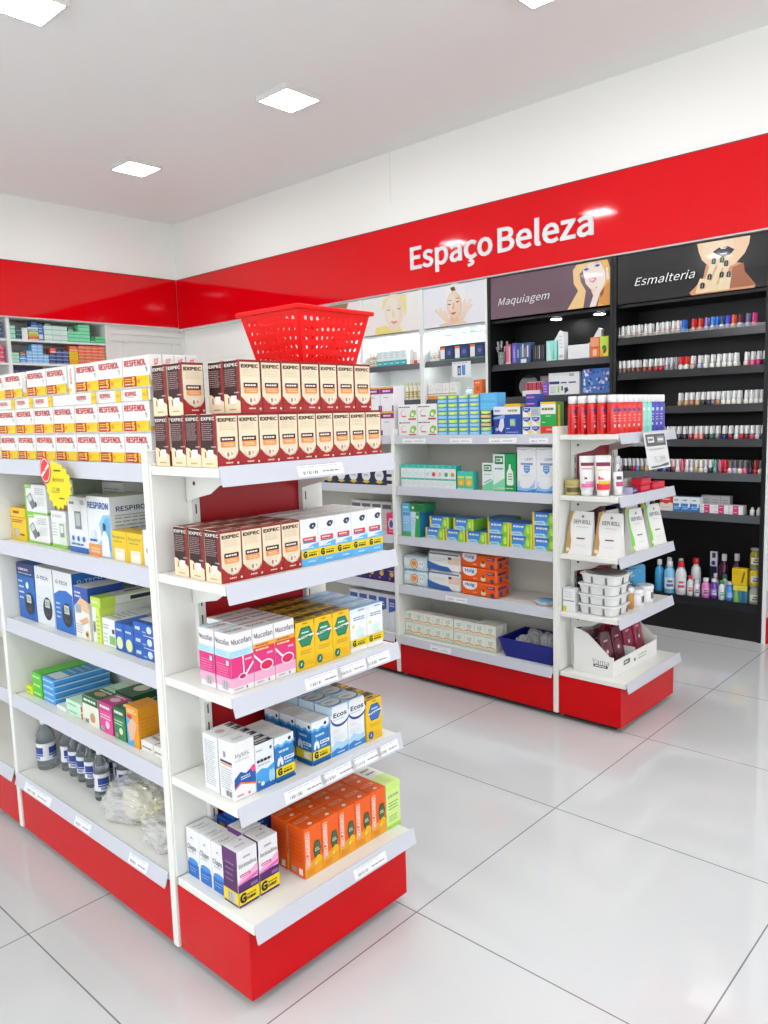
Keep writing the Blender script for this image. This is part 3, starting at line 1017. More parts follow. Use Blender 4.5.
mo = d_monitor(.16, .13, .098)
lf(mo, 'blood_pressure_monitor_box', 'white and green monitor box, lower of two, beside the tall yellow box', .793, .13, z, 'monitor boxes', xf=.05)
lf(mo, 'blood_pressure_monitor_box', 'white and green monitor box, upper of two, partly behind the yellow star', .797, .13, z + .0985, 'monitor boxes', xf=.05)
gt = simple('thermometer_box', .1, .12, .118, '#f4f4f2', [('front', 'text', 'G-TECH', .42, .86, .07, '#5a6468', .6), ('front', 'rect', .5, .12, 1, .72, '#c9d6bd'), ('front', 'rect', .58, .3, .86, .66, '#7c8a88'), ('front', 'rect', .62, .42, .82, .62, '#cfd8c8'),
            ('front', 'rect', 0, 0, 1, .09, '#86c23e'), ('front', 'micro', .08, .3, .42, .7, 5, '#a5abab', .3), ('right', 'rect', 0, 0, 1, .09, '#86c23e')])
lf(gt, 'thermometer_box', 'white and green box with a small display, between monitor and grey box', .642, .12, z, xf=.05)
bl = simple('device_box', .12, .1, .1, '#8e9a86', [('front', 'micro', .1, .2, .9, .85, 6, '#5d6658', .3), ('front', 'rect', 0, 0, 1, .3, '#7c5a2a')])
lf(bl, 'device_box', 'dull green and brown box at the back of the second shelf under the star', .628, .1, z + .1187, xf=.07)
bl2 = simple('device_box', .13, .1, .205, '#d4d4ce', [('front', 'micro', .1, .5, .9, .92, 9, '#7f847f', .3), ('front', 'cir', .5, .3, .12, '#90a060')])
lf(bl2, 'device_box', 'tall grey printed box standing behind the grey meter box', .502, .1, z, xf=.165)
gg = simple('meter_box', .12, .09, .172, '#e1e3e4', [('front', 'micro', .1, .84, .42, .92, 1, '#6f7579', .6), ('front', 'rect', .7, .86, .9, .94, '#a9afb2'), ('front', 'rect', .36, .42, .7, .74, '#767d82'), ('front', 'rect', .41, .48, .65, .7, '#a7b4ac'),
            ('front', 'rect', 0, 0, 1, .1, '#2f62ab'), ('front', 'cir', .22, .25, .07, '#3f6fb4'), ('front', 'cir', .5, .25, .07, '#3f6fb4'), ('front', 'cir', .78, .25, .07, '#3f6fb4'), ('front', 'micro', .12, .13, .9, .17, 1, '#466fae', .8)])
lf(gg, 'meter_box', 'light grey meter box with blue foot and small screen, second shelf', .495, .09, z, xf=.042)


def d_respiron(w, d, h):
    c = Carton(w, d, h, '#f1f4f5', {'top': '#c9c2b4'})
    f = c.front
    f.poly([(0, 0), (1, 0), (1, .72), (.7, .7), (.5, .55), (.6, .3), (.2, .12), (0, .1)], '#8cc2e4')
    f.poly([(.55, .1), (.98, .12), (.98, .66), (.8, .66), (.62, .5)], '#5aa3d6')
    f.text('RESPIRON', .5, .85, .1, '#1c4c96', .9, bold=.035)
    f.rect(0, .0, .55, .2, '#ef9a4c')
    f.micro(.1, .05, .5, .15, 2, '#fbe3c8', .5)
    f.ell(.74, .5, .06, .05, '#caa283')
    f.poly([(.58, .02), (.62, .34), (.7, .44), (.8, .44), (.9, .34), (.94, .02)], '#f3f4f2')
    f.poly([(.70, .44), (.68, .56), (.74, .58), (.8, .54), (.79, .46)], '#4a3426')
    f.ell(.24, .36, .12, .08, '#dce9f2').micro(.1, .24, .46, .29, 1, '#2c60a8', .8)
    r = c.right
    r.text('RESPIRON', .5, .8, .075, '#27456f', .74, bold=.03)
    r.micro(.1, .2, .9, .68, 8, '#8f9498', .3)
    r.rect(.1, .69, .9, .7, '#6c7478')
    return c.mesh('breathing_exerciser_box')


lf(d_respiron(.135, .15, .178), 'breathing_exerciser_box', 'big white and sky blue breathing exerciser box on the second shelf', .364, .15, z, xf=.042)
yr = simple('exerciser_part_box', .083, .06, .085, '#f6cd1e', [('front', 'text', 'Respiron', .5, .8, .1, '#5b7f4a', .8), ('front', 'micro', .15, .6, .85, .7, 1, '#b08a1a', .5), ('front', 'rect', .22, 0, .85, .42, '#f6f2e4'), ('front', 'micro', .3, .28, .8, .4, 2, '#c9b88a', .3)])
for k, y in enumerate((.252, .166)):
    lf(yr, 'exerciser_part_box', 'small yellow box %s the big breathing exerciser box' % ('touching', 'second along from')[k], y, .06, z, 'small yellow boxes', xf=.04)
wr = simple('gauze_box', .062, .08, .1, '#f3f3ef', [('front', 'ell', .4, .44, .16, .09, '#45525a'), ('front', 'ell', .4, .44, .08, .045, '#f3f3ef'), ('front', 'micro', .5, .2, .9, .3, 2, '#8e959a', .4)])
lf(wr, 'gauze_box', 'small white box against the near post on the second shelf', .082, .08, z, xf=.035)

# -- third shelf: glucose meters
z = SZ[2]


def d_meter(w, d, h, base, panel, txt, hang=False):
    c = Carton(w, d, h, base, {'right': panel})
    f = c.front
    tc = '#dfe9f4' if base != '#f2f3f3' else '#2a4b7c'
    if hang:
        f.rect(0, .78, 1, 1, '#16325f')
        f.micro(.12, .87, .8, .92, 1, '#c9a8c4', .8).micro(.12, .81, .9, .84, 1, '#9fb0d0', .6)
        f.cir(.6, .62, .09, '#b9d6cf').cir(.6, .62, .05, '#e4ecc8')
        for q in range(4):
            f.micro(.1, .36 + .1 * q, .4, .4 + .1 * q, 1, '#cfe0f2', .8)
    else:
        f.poly([(0, 0), (1, 0), (1, .64), (.7, .7), (.3, .68), (0, .6)], panel)
        f.ell(.48, .82, .4, .07, '#d8dbe0').ell(.48, .82, .36, .055, base)
        f.text(txt, .46, .82, .055, '#2a3f6c', .62, bold=.03)
        f.micro(.1, .2, .34, .5, 4, '#cfe0f2', .35)
    f.ell(.66, .3, .26, .2, '#23272c', rot=-4)
    f.rect(.54, .32, .8, .46, '#b5bfb8')
    f.text('25', .67, .39, .07, '#3c4444', .18)
    f.cir(.6, .2, .04, '#4d545a').cir(.74, .2, .04, '#4d545a')
    if not hang:
        c.right.text(txt, .5, .85, .06, '#e6ecf4', .7)
    c.right.micro(.1, .2, .9, .7, 8, '#9fb6d8', .25)
    return c.mesh('glucose_meter_box')


lf(d_meter(.133, .1, .195, '#1d5ea8', '#1a4f94', 'Accu', True), 'glucose_meter_box', 'tall dark blue glucose meter box at the far post, third shelf', .913, .1, z, xf=.043)
lf(d_meter(.128, .1, .196, '#f2f3f3', '#dfe5ea', 'G-TECH'), 'glucose_meter_box', 'tall white glucose meter box between two blue ones', .78, .1, z, xf=.046)
lf(d_meter(.128, .12, .198, '#f2f3f3', '#1f63b4', 'G-TECH'), 'glucose_meter_box', 'tall white and blue glucose meter box with big dark meter picture', .636, .12, z, xf=.043)
ib = simple('pressure_cuff_box', .092, .12, .165, '#f1efe8', [('front', 'rect', 0, .62, 1, 1, '#2a4f9e'), ('front', 'micro', .1, .78, .6, .92, 2, '#dfe6f4', .5), ('front', 'poly', [(.1, .62), (.5, .8), (1, .74), (1, .52), (.5, .56), (.1, .46)], '#dbb08a'),
            ('front', 'rect', .1, .5, .5, .66, '#8f9aa6'), ('front', 'poly', [(.3, .34), (.9, .46), (1, .36), (.6, .28)], '#d0a07c'), ('front', 'cir', .82, .12, .12, '#e9b23c'), ('front', 'cir', .82, .12, .07, '#4a4a52'), ('front', 'micro', .08, .1, .6, .3, 4, '#9a9fae', .3),
            ('right', 'rect', 0, .72, 1, 1, '#23458c'), ('right', 'poly', [(.2, .3), (.7, .7), (1, .6), (.7, .2)], '#cfa07c')])
lf(ib, 'pressure_cuff_box', 'white and royal blue box showing a bent arm, third shelf', .512, .12, z, xf=.04)
gl = simple('lancet_box', .046, .2, .112, '#c9dc58', [('front', 'rect', 0, 0, .55, 1, '#e9eee0'), ('front', 'bars', .1, .3, .45, .6), ('front', 'micro', .6, .1, .95, .8, 6, '#8aa02a', .3), ('top', 'rect', 0, .35, 1, 1, '#f0f1ee'), ('top', 'rect', .2, .55, .5, .9, '#3c3c3c'),
            ('right', 'rect', .25, 0, 1, 1, '#f0f1ec'), ('right', 'rect', .5, .3, .8, .6, '#4c4c4c'), ('right', 'micro', .3, .15, .48, .8, 4, '#9aa28a', .3)])
lf(gl, 'lancet_box', 'long lime and white box pushed deep into the third shelf, lower of two', .432, .2, z, xf=.045)
gl2 = simple('lancet_box', .06, .2, .03, '#b7d34a', [('top', 'rect', 0, .25, 1, 1, '#f2f2ee'), ('top', 'rect', .3, .5, .6, .9, '#3c3c3c'), ('front', 'micro', .1, .3, .9, .7, 1, '#f0f6da', .6), ('right', 'rect', .25, .1, 1, .9, '#f2f2ee'), ('right', 'rect', .5, .3, .85, .7, '#2e2e2e')])
lf(gl2, 'lancet_box', 'flat lime and white box lying on the long lime box', .43, .2, z + .1125, xf=.045)
wb = simple('test_strip_box', .08, .15, .085, '#eff0ee', [('front', 'micro', .08, .6, .5, .8, 2, '#7c868a', .4), ('front', 'rect', .5, .1, .9, .4, '#7fae5a'), ('front', 'micro', .08, .1, .44, .5, 3, '#9aa4a4', .3), ('front', 'rect', .72, .5, .9, .66, '#33403c'), ('top', 'micro', .1, .1, .9, .6, 4, '#7d8588', .3)])
lf(wb, 'test_strip_box', 'white test strip box with a green patch, third shelf', .365, .15, z, xf=.05)
bs = simple('needle_box', .05, .1, .085, '#1f56a8', [('front', 'micro', .15, .7, .8, .8, 1, '#d8e2f2', .7), ('front', 'ell', .5, .3, .35, .22, '#d9e6a2'), ('top', 'rect', .1, .2, .9, .8, '#2a66ba')])
for k, y in enumerate((.2935, .2405)):
    lf(bs, 'needle_box', 'small upright blue box, %s of two beside the stacked blue boxes' % ('further', 'nearer')[k], y + .003, .1, z, 'small upright blue boxes', xf=.045)
bb = simple('needle_box', .108, .16, .035, '#1c54a6', [('front', 'micro', .1, .3, .4, .7, 1, '#e2eaf6', .7), ('front', 'ell', .78, .55, .12, .3, '#dfe9f2'), ('front', 'micro', .45, .2, .66, .4, 1, '#9ab6de', .6), ('front', 'rect', .5, 0, 1, .06, '#e9eef6'), ('right', 'rect', 0, 0, .1, 1, '#e9eef6'),
            ('top', 'rect', .0, .12, 1, 1, '#eceded'), ('top', 'rect', .1, .3, .3, .9, '#5a6068')])
for k in range(3):
    lf(bb, 'needle_box', 'flat blue box, %s of the stack of three by the near post' % ('bottom', 'middle', 'top')[k], .158, .16, z + .0353 * k, 'stacked flat blue boxes', xf=.043)

# -- fourth shelf
z = SZ[3]
gf = simple('glove_box', .07, .22, .029, '#52b52c', [('front', 'micro', .1, .3, .9, .7, 1, '#d4f0c0', .5), ('top', 'rect', .1, .1, .9, .9, '#5cc236')])
for k in range(3):
    lf(gf, 'glove_box', 'long flat bright green box, %s of the stack of three' % ('bottom', 'middle', 'top')[k], .889, .22, z + .0292 * k, 'flat green boxes', xf=.042)
yf_ = simple('glove_box', .05, .2, .028, '#c8d626', [('front', 'micro', .1, .3, .9, .7, 1, '#8c9a10', .5)])
lf(yf_, 'glove_box', 'flat yellow green box at the far post on the fourth shelf', .953, .2, z, xf=.04)
bf = simple('needle_packet', .088, .2, .0215, '#3f92d0', [('front', 'micro', .05, .3, .95, .75, 1, '#cfe6f6', .5), ('top', 'rect', .08, .06, .92, .3, '#e4eef2'), ('top', 'micro', .1, .36, .9, .9, 4, '#b9dcf0', .3), ('right', 'rect', .0, .8, 1, .96, '#dcecf4'), ('right', 'rect', .0, .1, 1, .2, '#2c72b4')])
for k in range(4):
    lf(bf, 'needle_packet', 'flat sky blue packet, %s of the stack of four' % ORD[k], .805, .2, z + .0217 * k, 'stacked sky blue packets', xf=.045)
mf = simple('dressing_box', .12, .2, .024, '#bfe0c6', [('front', 'micro', .1, .3, .7, .7, 1, '#6aa37a', .5), ('front', 'rect', .84, .1, .94, .9, '#c9403c'), ('top', 'micro', .1, .2, .8, .8, 4, '#8fc09c', .25)])
for k in range(2):
    lf(mf, 'dressing_box', 'flat mint green box, %s of two before the dark green boxes' % ('lower', 'upper')[k], .61, .2, z + .0242 * k, 'flat mint boxes', xf=.04)
wf = simple('dressing_box', .07, .2, .014, '#e8efe9', [('top', 'micro', .1, .1, .9, .9, 4, '#b9c9bc', .3)])
lf(wf, 'dressing_box', 'flat whitish packet between the sky blue stack and the mint boxes', .7, .2, z, xf=.036)


def d_plaster(w, d, h, base, dark, extra='#e9dfc8'):
    c = Carton(w, d, h, base, {'top': dark, 'right': dark})
    f = c.front
    f.rect(0, .72, 1, 1, dark).micro(.1, .8, .9, .92, 1, '#e6efe6', .7)
    f.cir(.62, .3, .16, extra)
    f.micro(.1, .46, .9, .64, 2, '#f2f2ea', .35)
    f.bars(.08, .05, .36, .2)
    c.right.micro(.1, .2, .9, .8, 5, '#dfe9df', .25)
    c.top.ell(.5, .5, .28, .2, extra).micro(.1, .7, .9, .9, 1, '#e6efe6', .5)
    return c.mesh('plaster_carton')


lf(d_plaster(.1, .07, .092, '#e6ead8', '#1d5b34', '#b98d62'), 'plaster_carton', 'dark green plaster box standing left of the pink one, fourth shelf', .495, .07, z, xf=.036)
lf(d_plaster(.1, .13, .092, '#1d5b34', '#1d5b34'), 'plaster_carton', 'dark green plaster box standing at the back of the fourth shelf', .44, .13, z, xf=.12)
lf(d_plaster(.078, .07, .095, '#cf3f86', '#b52f72', '#f0c8da'), 'plaster_carton', 'bright pink plaster box on the fourth shelf', .4, .07, z, xf=.036)
lf(d_plaster(.066, .06, .098, '#2c7a44', '#1d5b34', '#dfe6c4'), 'plaster_carton', 'narrow green plaster box between the pink and the orange box', .318, .06, z, xf=.036)
ob = simple('plaster_carton', .065, .075, .122, '#ea9c20', [('front', 'rect', 0, 0, .55, .74, '#3f9fd6'), ('front', 'poly', [(.1, .5), (.5, .74), (.9, .6), (.6, .2), (.2, .1)], '#e7b48e'), ('front', 'micro', .1, .82, .9, .94, 2, '#fbe9c8', .5), ('front', 'rect', .1, .68, .5, .78, '#c8302a'),
            ('right', 'micro', .1, .3, .9, .75, 5, '#c97a10', .25), ('top', 'micro', .1, .2, .9, .8, 4, '#c97a10', .25)])
lf(ob, 'plaster_carton', 'tall orange plaster box with a sky blue front panel, fourth shelf', .2425, .075, z, xf=.036)
fw_ = simple('cotton_box', .062, .2, .033, '#f2f1e9', [('front', 'micro', .1, .3, .9, .6, 1, '#6a6a66', .5), ('top', 'rect', 0, 0, .06, 1, '#8a8880'), ('top', 'micro', .2, .1, .9, .3, 2, '#9a9890', .4)])
for k in range(2):
    lf(fw_, 'cotton_box', 'flat white box by the near post, fourth shelf, %s one' % ('left', 'right')[k], (.172, .105)[k], .2, z, 'flat white boxes', xf=.038)

# -- base shelf: bottles and bags
z = BZ
clear = mat('#e9f0f2', .08, trans=.92, ior=1.33)
bb_ = MB().lathe([(.031, 0), (.033, .006), (.033, .1), (.030, .125), (.018, .15), (.0125, .162), (.0125, .172)], clear, 20).mesh('alcohol_bottle')
lb_ = MB().lathe([(.0334, .036), (.0334, .098)], mat('#f0f2f6', .4), 20, cap=False)
for k in range(3):
    a0 = math.radians(120 * k + 170)
    for da, z0, z1, c in ((.75, .06, .084, '#2b3f86'), (.75, .052, .058, '#3c4c8c'), (.4, .04, .05, '#7c88b4')):
        n = 6
        vs = [(.0337 * math.cos(a0 + (i / n - .5) * 2 * da), .0337 * math.sin(a0 + (i / n - .5) * 2 * da), zz) for zz in (z0, z1) for i in range(n + 1)]
        lb_.add(vs, [(i, i + 1, n + 2 + i, n + 1 + i) for i in range(n)], c, True)
lb_ = lb_.mesh('bottle_label')
cp_ = MB().lathe([(.0145, .164), (.0145, .186), (.013, .189)], mat('#f2f3f5', .35), 16).mesh('bottle_cap')


def alcohol(label, x, y, small=True):
    o = put(bb_, 'alcohol_bottle', label, 'bottle', (LX + x, y, z), RND.uniform(0, 90), 'clear rubbing alcohol bottles')
    obj('bottle_label', lb_, o)
    obj('bottle_cap', cp_, o)
    if small:
        o.scale = (.76, .76, .93)
    return o


alcohol('big clear alcohol bottle standing alone at the far post, lowest shelf', .085, .962, False)
for k, (x, y) in enumerate([(.128, .885), (.125, .818), (.123, .753), (.121, .692), (.125, .636)]):
    alcohol('clear alcohol bottle, %s along the front line on the lowest shelf' % ORD[k], x, y)
alcohol('clear alcohol bottle standing forward, against the plastic bag', .096, .578)
for k, (x, y) in enumerate([(.185, .86), (.183, .795), (.18, .73), (.178, .668), (.18, .606), (.16, .545), (.23, .55)]):
    alcohol('clear alcohol bottle, %s along the line further back, lowest shelf' % ORD[k], x, y)
for k, (x, y) in enumerate([(.09, 1.10), (.09, 1.18)]):
    alcohol('clear alcohol bottle beyond the far post, %s one' % ('nearer', 'farther')[k], x, y)
nb = simple('gauze_box', .05, .12, .07, '#e8622c', [('front', 'micro', .1, .5, .9, .8, 2, '#f8d8c0', .4)])
lf(nb, 'gauze_box', 'orange box beyond the far post at the left edge', 1.062, .12, SZ[3])
nb2 = simple('gauze_box', .05, .12, .09, '#e9e6da', [('front', 'micro', .1, .5, .9, .8, 2, '#8c8a84', .4)])
lf(nb2, 'gauze_box', 'pale box beyond the far post at the left edge', 1.062, .12, SZ[2])


def crumple(name, size, seed, material, lo, hi, amp, n, smooth, sub=5):
    bm = bmesh.new()
    bmesh.ops.create_icosphere(bm, subdivisions=sub, radius=1)
    r = random.Random(seed)
    dirs = [(Vector((r.gauss(0, 1), r.gauss(0, 1), r.gauss(0, 1))).normalized(), r.uniform(lo, hi), r.uniform(0, 6), r.uniform(.4, 1) * amp) for _ in range(n)]
    big = [(Vector((r.gauss(0, 1), r.gauss(0, 1), r.gauss(0, .5))).normalized(), r.uniform(1.5, 3.5), r.uniform(0, 6), .09) for _ in range(4)]
    for v in bm.verts:
        p = v.co.copy()
        k = 1 + sum(a * (abs(math.sin(f * p.dot(d) + ph)) - .6) for d, f, ph, a in dirs) + sum(a * math.sin(f * p.dot(d) + ph) for d, f, ph, a in big)
        p = Vector((math.copysign(abs(p.x) ** .8, p.x), math.copysign(abs(p.y) ** .8, p.y), math.copysign(abs(p.z) ** .85, p.z))) * k
        v.co = Vector((p.x * size[0], p.y * size[1], max(0, (p.z + .8) * size[2])))
    me = bpy.data.meshes.new(name)
    bm.to_mesh(me)
    bm.free()
    me.materials.append(material)
    me.polygons.foreach_set('use_smooth', [smooth] * len(me.polygons))
    return me


def bag(name, label, c, size, tint, seed, rz=0, alpha=.4, fill=None):
    """Crinkled clear film, with its filling as a part where it shows one."""
    film = mat('#f4f5f3', .12, coat=1, alpha=alpha, spec=.8)
    o = put(crumple(name, size, seed, film, 5, 14, .05, 16, False), name, label, 'bag', c, rz)
    if fill:
        m = crumple('bag_filling', [s * fill for s in size], seed + 50, mat(tint, .8), 2, 6, .03, 8, True, 4)
        q = obj('bag_filling', m, o, (size[0] * .08, -size[1] * .08, .002))
    return o


bag('plastic_bag', 'bulging clear plastic bag of cream cotton on the lowest shelf', (LX + .145, .37, BZ), (.09, .115, .068), '#efe8c4', 3, 20, .42, .78)
bag('plastic_bag', 'flatter clear plastic bag in the corner of the lowest shelf by the near post', (LX + .115, .15, BZ), (.095, .085, .045), '#f1efe0', 8, 0, .45, .6)
# ------------------------------------------------------------------ near end cap: syrups
ew, eh = .0617, .1255
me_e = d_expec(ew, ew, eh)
GE = 'maroon and cream syrup cartons'
EX = 'maroon and cream syrup carton, '
z = SZ[0]
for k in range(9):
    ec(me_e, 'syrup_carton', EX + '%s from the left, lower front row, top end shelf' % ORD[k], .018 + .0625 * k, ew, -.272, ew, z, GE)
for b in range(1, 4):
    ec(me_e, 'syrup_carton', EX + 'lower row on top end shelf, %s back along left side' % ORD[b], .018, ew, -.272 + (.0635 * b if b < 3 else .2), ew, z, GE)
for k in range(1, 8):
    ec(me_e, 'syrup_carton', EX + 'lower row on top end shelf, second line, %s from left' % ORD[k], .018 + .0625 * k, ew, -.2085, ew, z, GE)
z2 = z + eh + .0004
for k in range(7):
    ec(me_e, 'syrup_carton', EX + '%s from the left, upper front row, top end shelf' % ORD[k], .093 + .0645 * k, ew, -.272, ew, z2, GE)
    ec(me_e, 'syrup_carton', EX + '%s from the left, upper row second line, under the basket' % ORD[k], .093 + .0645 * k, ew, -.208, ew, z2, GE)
for b in (2, 3):
    ec(me_e, 'syrup_carton', EX + 'upper row at the left side, %s' % ('beside the gap', 'rearmost')[b - 2], .02, ew, (-.142, -.072)[b - 2], ew, z2, GE)
z = SZ[1]
for b in range(3):
    for k in range(4):
        ec(me_e, 'syrup_carton', EX + 'second end shelf, %s from left, %s row' % (ORD[k], ('front', 'middle', 'rear')[b]), .018 + .0628 * k, ew, -.262 + .0675 * b, ew, z, GE)


def d_g1(w, d, h):
    c = Carton(w, d, h, '#f4f4f3', {'top': '#f1f0ee'})
    f = c.front
    f.ell(.7, .83, .2, .07, '#f4f4f3')
    f.poly([(.5, .84), (.58, .78), (.74, .77), (.86, .82), (.9, .88), (.8, .91), (.6, .9)], '#20304e')
    f.text('e', .72, .845, .05, '#f4f4f3', bold=.03)
    f.rect(.1, .72, .8, .73, '#c9d3da')
    f.rect(.12, .52, .86, .61, '#c8272e')
    f.micro(.2, .545, .8, .59, 1, '#f2dcdc', .7)
    f.rect(.12, .49, .86, .515, '#3e5f9e')
    f.poly([(0, .36), (.3, .39), (.6, .44), (1, .47), (1, 0), (0, 0)], '#58a7dc')
    f.micro(.2, .36, .8, .42, 1, '#e3f1fa', .5)
    g_band(f, .16, .34)
    f.micro(.35, .06, .8, .11, 1, '#d8ecf8', .6)
    c.left.rect(0, 0, 1, .36, '#58a7dc').rect(0, .16, 1, .34, '#f7d90f').micro(.1, .5, .9, .9, 7, '#a9afb4', .25)
    t = c.top
    t.poly([(0, .3), (.4, .22), (.8, .3), (1, .42), (1, .46), (.8, .36), (.4, .28), (0, .36)], '#8f9298').micro(.3, .55, .9, .7, 1, '#9a9ca0', .4)
    return c.mesh('generic_syrup_carton')


me = d_g1(.0617, .06, .123)
GG = 'white blue and yellow syrup cartons'
for b in range(3):
    for k in range(5):
        ec(me, 'syrup_carton', 'white and light blue syrup carton, second end shelf, %s from maroon ones, %s row' % (ORD[k], ('front', 'middle', 'rear')[b]), .27 + .0628 * k, .0617, -.262 + .0675 * b, .06, z, GG)


def d_muco(w, d, h, child):
    c = Carton(w, d, h, '#f6f3f3')
    pink = '#cf2a72'
    for f, full in ((c.front, 1), (c.left, 0)):
        f.text('Mucofan', .5, .86, .085, '#3a2b34', .88, bold=.02)
        f.poly([(0, .1), (1, .1), (1, .6), (0, .6)], '#e8a9c6')
        f.poly([(0, .26), (1, .26), (1, .6), (0, .6)], pink)
        if child:
            f.rect(0, .6, 1, .72, '#b9dff0').micro(.08, .62, .9, .7, 2, '#7ab0cc', .3)
        elif full:
            f.rect(0, .66, 1, .73, '#e9a23a').rect(0, .58, 1, .66, '#cf2f2c').micro(.1, .6, .8, .64, 1, '#f6d6c4', .7).micro(.1, .68, .8, .71, 1, '#7a3a10', .6)
        if full:
            f.micro(.62, .51, .94, .55, 1, '#f3c6d8', .8)
            if child:
                f.poly([(.5, .6), (.56, .6), (.58, .3), (.52, .3)], '#f3e3ea').ell(.48, .26, .2, .055, '#f6e9ee').ell(.48, .26, .15, .038, '#b9154a')
                f.poly([(.6, .3), (.98, .48), (1, .44), (.62, .25)], '#f3e3ea')
            else:
                f.poly([(0, .52), (.34, .36), (.38, .4), (0, .57)], '#f6e9ee').ell(.58, .33, .32, .1, '#f6e9ee').ell(.58, .33, .27, .075, '#c9194e')
            f.micro(.1, .05, .5, .09, 1, '#b79aa6', .6).rect(.62, .045, .68, .09, '#7a2a4a')
        else:
            f.micro(.1, .28, .9, .5, 5, '#e08ab2', .3).bars(.4, .06, .8, .2)
            f.rect(.74, .48, .9, .56, '#f3eef0')
    c.top.text('Mucofan', .5, .5, .2, '#5a4a50', .8, bold=.02)
    c.top.rect(0, .86, 1, 1, '#c9705c' if not child else '#b9dff0')
    return c.mesh('mucolytic_carton')


z = SZ[2]
GM = 'white and pink syrup cartons'
mw, mh = .0665, .148
mk, ma = d_muco(mw, .062, mh, True), d_muco(mw, .062, mh, False)
ec(mk, 'syrup_carton', 'white and pink syrup carton with a pale blue band, front row, third end shelf', .026, mw, -.268, .062, z, GM)
ec(mk, 'syrup_carton', 'white and pink syrup carton with a pale blue band, directly behind the front one', .026, mw, -.2, .062, z, GM)
for b in range(3):
    for k in range(2):
        ec(ma, 'syrup_carton', 'white and pink syrup carton with an orange band, %s one, %s row' % (('left', 'right')[k], ('front', 'middle', 'rear')[b]), .0945 + .0685 * k, mw, -.268 + .0655 * b, .062, z, GM)


def d_hex(w, d, h, deep, base='#f3c416', topc='#6b5a22'):
    c = Carton(w, d, h, base, {'top': topc})
    f = c.front
    f.hexa(.52, .68, .42, .2, deep)
    f.hexa(.52, .68, .36, .165, '#1f7a5a' if deep == '#17624a' else '#2a62b0')
    f.poly([(.1, .64), (.94, .68), (.94, .72), (.1, .68)], '#f0f2ea')
    f.micro(.2, .65, .86, .7, 1, '#3c4a40', .35).micro(.3, .74, .74, .8, 1, '#d6e6da', .5)
    f.micro(.2, .32, .86, .42, 2, '#b08a10', .3)
    f.hexa(.22, .14, .17, .085, deep).poly([(.16, .11), (.2, .11), (.28, .17), (.24, .17)], '#cfe3d6').poly([(.2, .16), (.25, .18), (.24, .1)], '#cfe3d6')
    f.micro(.46, .08, .9, .2, 2, '#e0a012', .3)
    f.rect(.35, .95, .6, .965, '#4a3a10')
    c.left.rect(0, .9, 1, 1, topc).micro(.1, .2, .9, .8, 8, '#b08a10', .25)
    t = c.top
    t.rect(.05, .1, .95, .45, '#d2a51c').micro(.1, .55, .9, .85, 2, '#2a2a20', .6)
    t.rect(.3, .2, .7, .35, '#1d3f34')
    return c.mesh('herbal_syrup_carton')


hw = .0655
mh_ = d_hex(hw, .06, .131, '#17624a')
for b in range(4):
    for k in range(3):
        ec(mh_, 'syrup_carton', 'yellow syrup carton with a green hexagon, %s from left, %s row' % (ORD[k], ('front', 'second', 'third', 'rear')[b]), .2335 + .0665 * k, hw, -.268 + .0625 * b, .06, z, 'yellow cartons with green hexagons')


def d_g2(w, d, h):
    c = Carton(w, d, h, '#f5f6f6', {'top': '#b9d3e6'})
    f = c.front
    f.poly([(0, .9), (.3, .92), (.6, .88), (1, .93), (1, 1), (0, 1)], '#dfe8ef')
    f.micro(.5, .93, .9, .97, 1, '#3c5068', .6)
    f.micro(.2, .72, .9, .82, 2, '#6d84a6', .5)
    f.cir(.18, .6, .07, '#e9d23c')
    f.ell(.45, .44, .13, .085, '#d2ebe2').ell(.66, .44, .13, .085, '#d2ebe2').rect(.53, .44, .57, .6, '#bfe0d4')
    f.micro(.5, .33, .9, .36, 1, '#a9b8c0', .4)
    g_band(f, .12, .3)
    c.left.micro(.1, .4, .9, .9, 7, '#a9b4bc', .25).rect(0, .12, 1, .3, '#f7d90f')
    c.top.wave(.5, .1, '#6fa3cc', ph=1).micro(.2, .65, .9, .85, 1, '#7f95ac', .4)
    return c.mesh('generic_syrup_carton')


me = d_g2(.0665, .058, .124)
for b in range(4):
    for k in range(2):
        ec(me, 'syrup_carton', 'white syrup carton with yellow strip and pale lungs, %s one, %s row' % (('left', 'right')[k], ('front', 'second', 'third', 'rear')[b]), .4345 + .0675 * k, .0665, -.268 + .0605 * b, .06, z, 'white cartons with yellow strips')

# -- fourth end shelf
z = SZ[3]


def d_hytos(w, d, h):
    c = Carton(w, d, h, '#f5f5f4')
    f = c.front
    f.text('Hytós', .42, .77, .075, '#2b3550', .62, bold=.0)
    f.micro(.1, .66, .8, .7, 1, '#b4bac4', .5)
    f.poly([(0, .22), (.3, .3), (.55, .26), (1, .2), (1, .45), (.8, .48), (.55, .42), (.3, .48), (0, .38)], '#1f4f94')
    f.poly([(0, .19), (.3, .27), (.55, .23), (1, .17), (1, .2), (.55, .26), (.3, .3), (0, .22)], '#e4713c')
    f.poly([(.75, .47), (.9, .52), (1, .5), (1, .4), (.85, .4)], '#e0457c')
    f.micro(.3, .33, .8, .4, 2, '#e2eaf4', .5)
    f.micro(.1, .06, .4, .1, 1, '#c9506a', .6).rect(.6, .05, .7, .09, '#c94f6a')
    g = c.left
    g.rect(.1, .62, .9, .66, '#27324e').rect(.1, .585, .9, .61, '#e4903c').micro(.12, .16, .9, .55, 9, '#9aa0ab', .3).bars(.4, .05, .85, .15)
    g.rect(.35, .72, .5, .82, '#8d93a0')
    c.top.text('Hytós', .5, .4, .16, '#5a6070', .5, bold=0)
    return c.mesh('throat_syrup_carton')


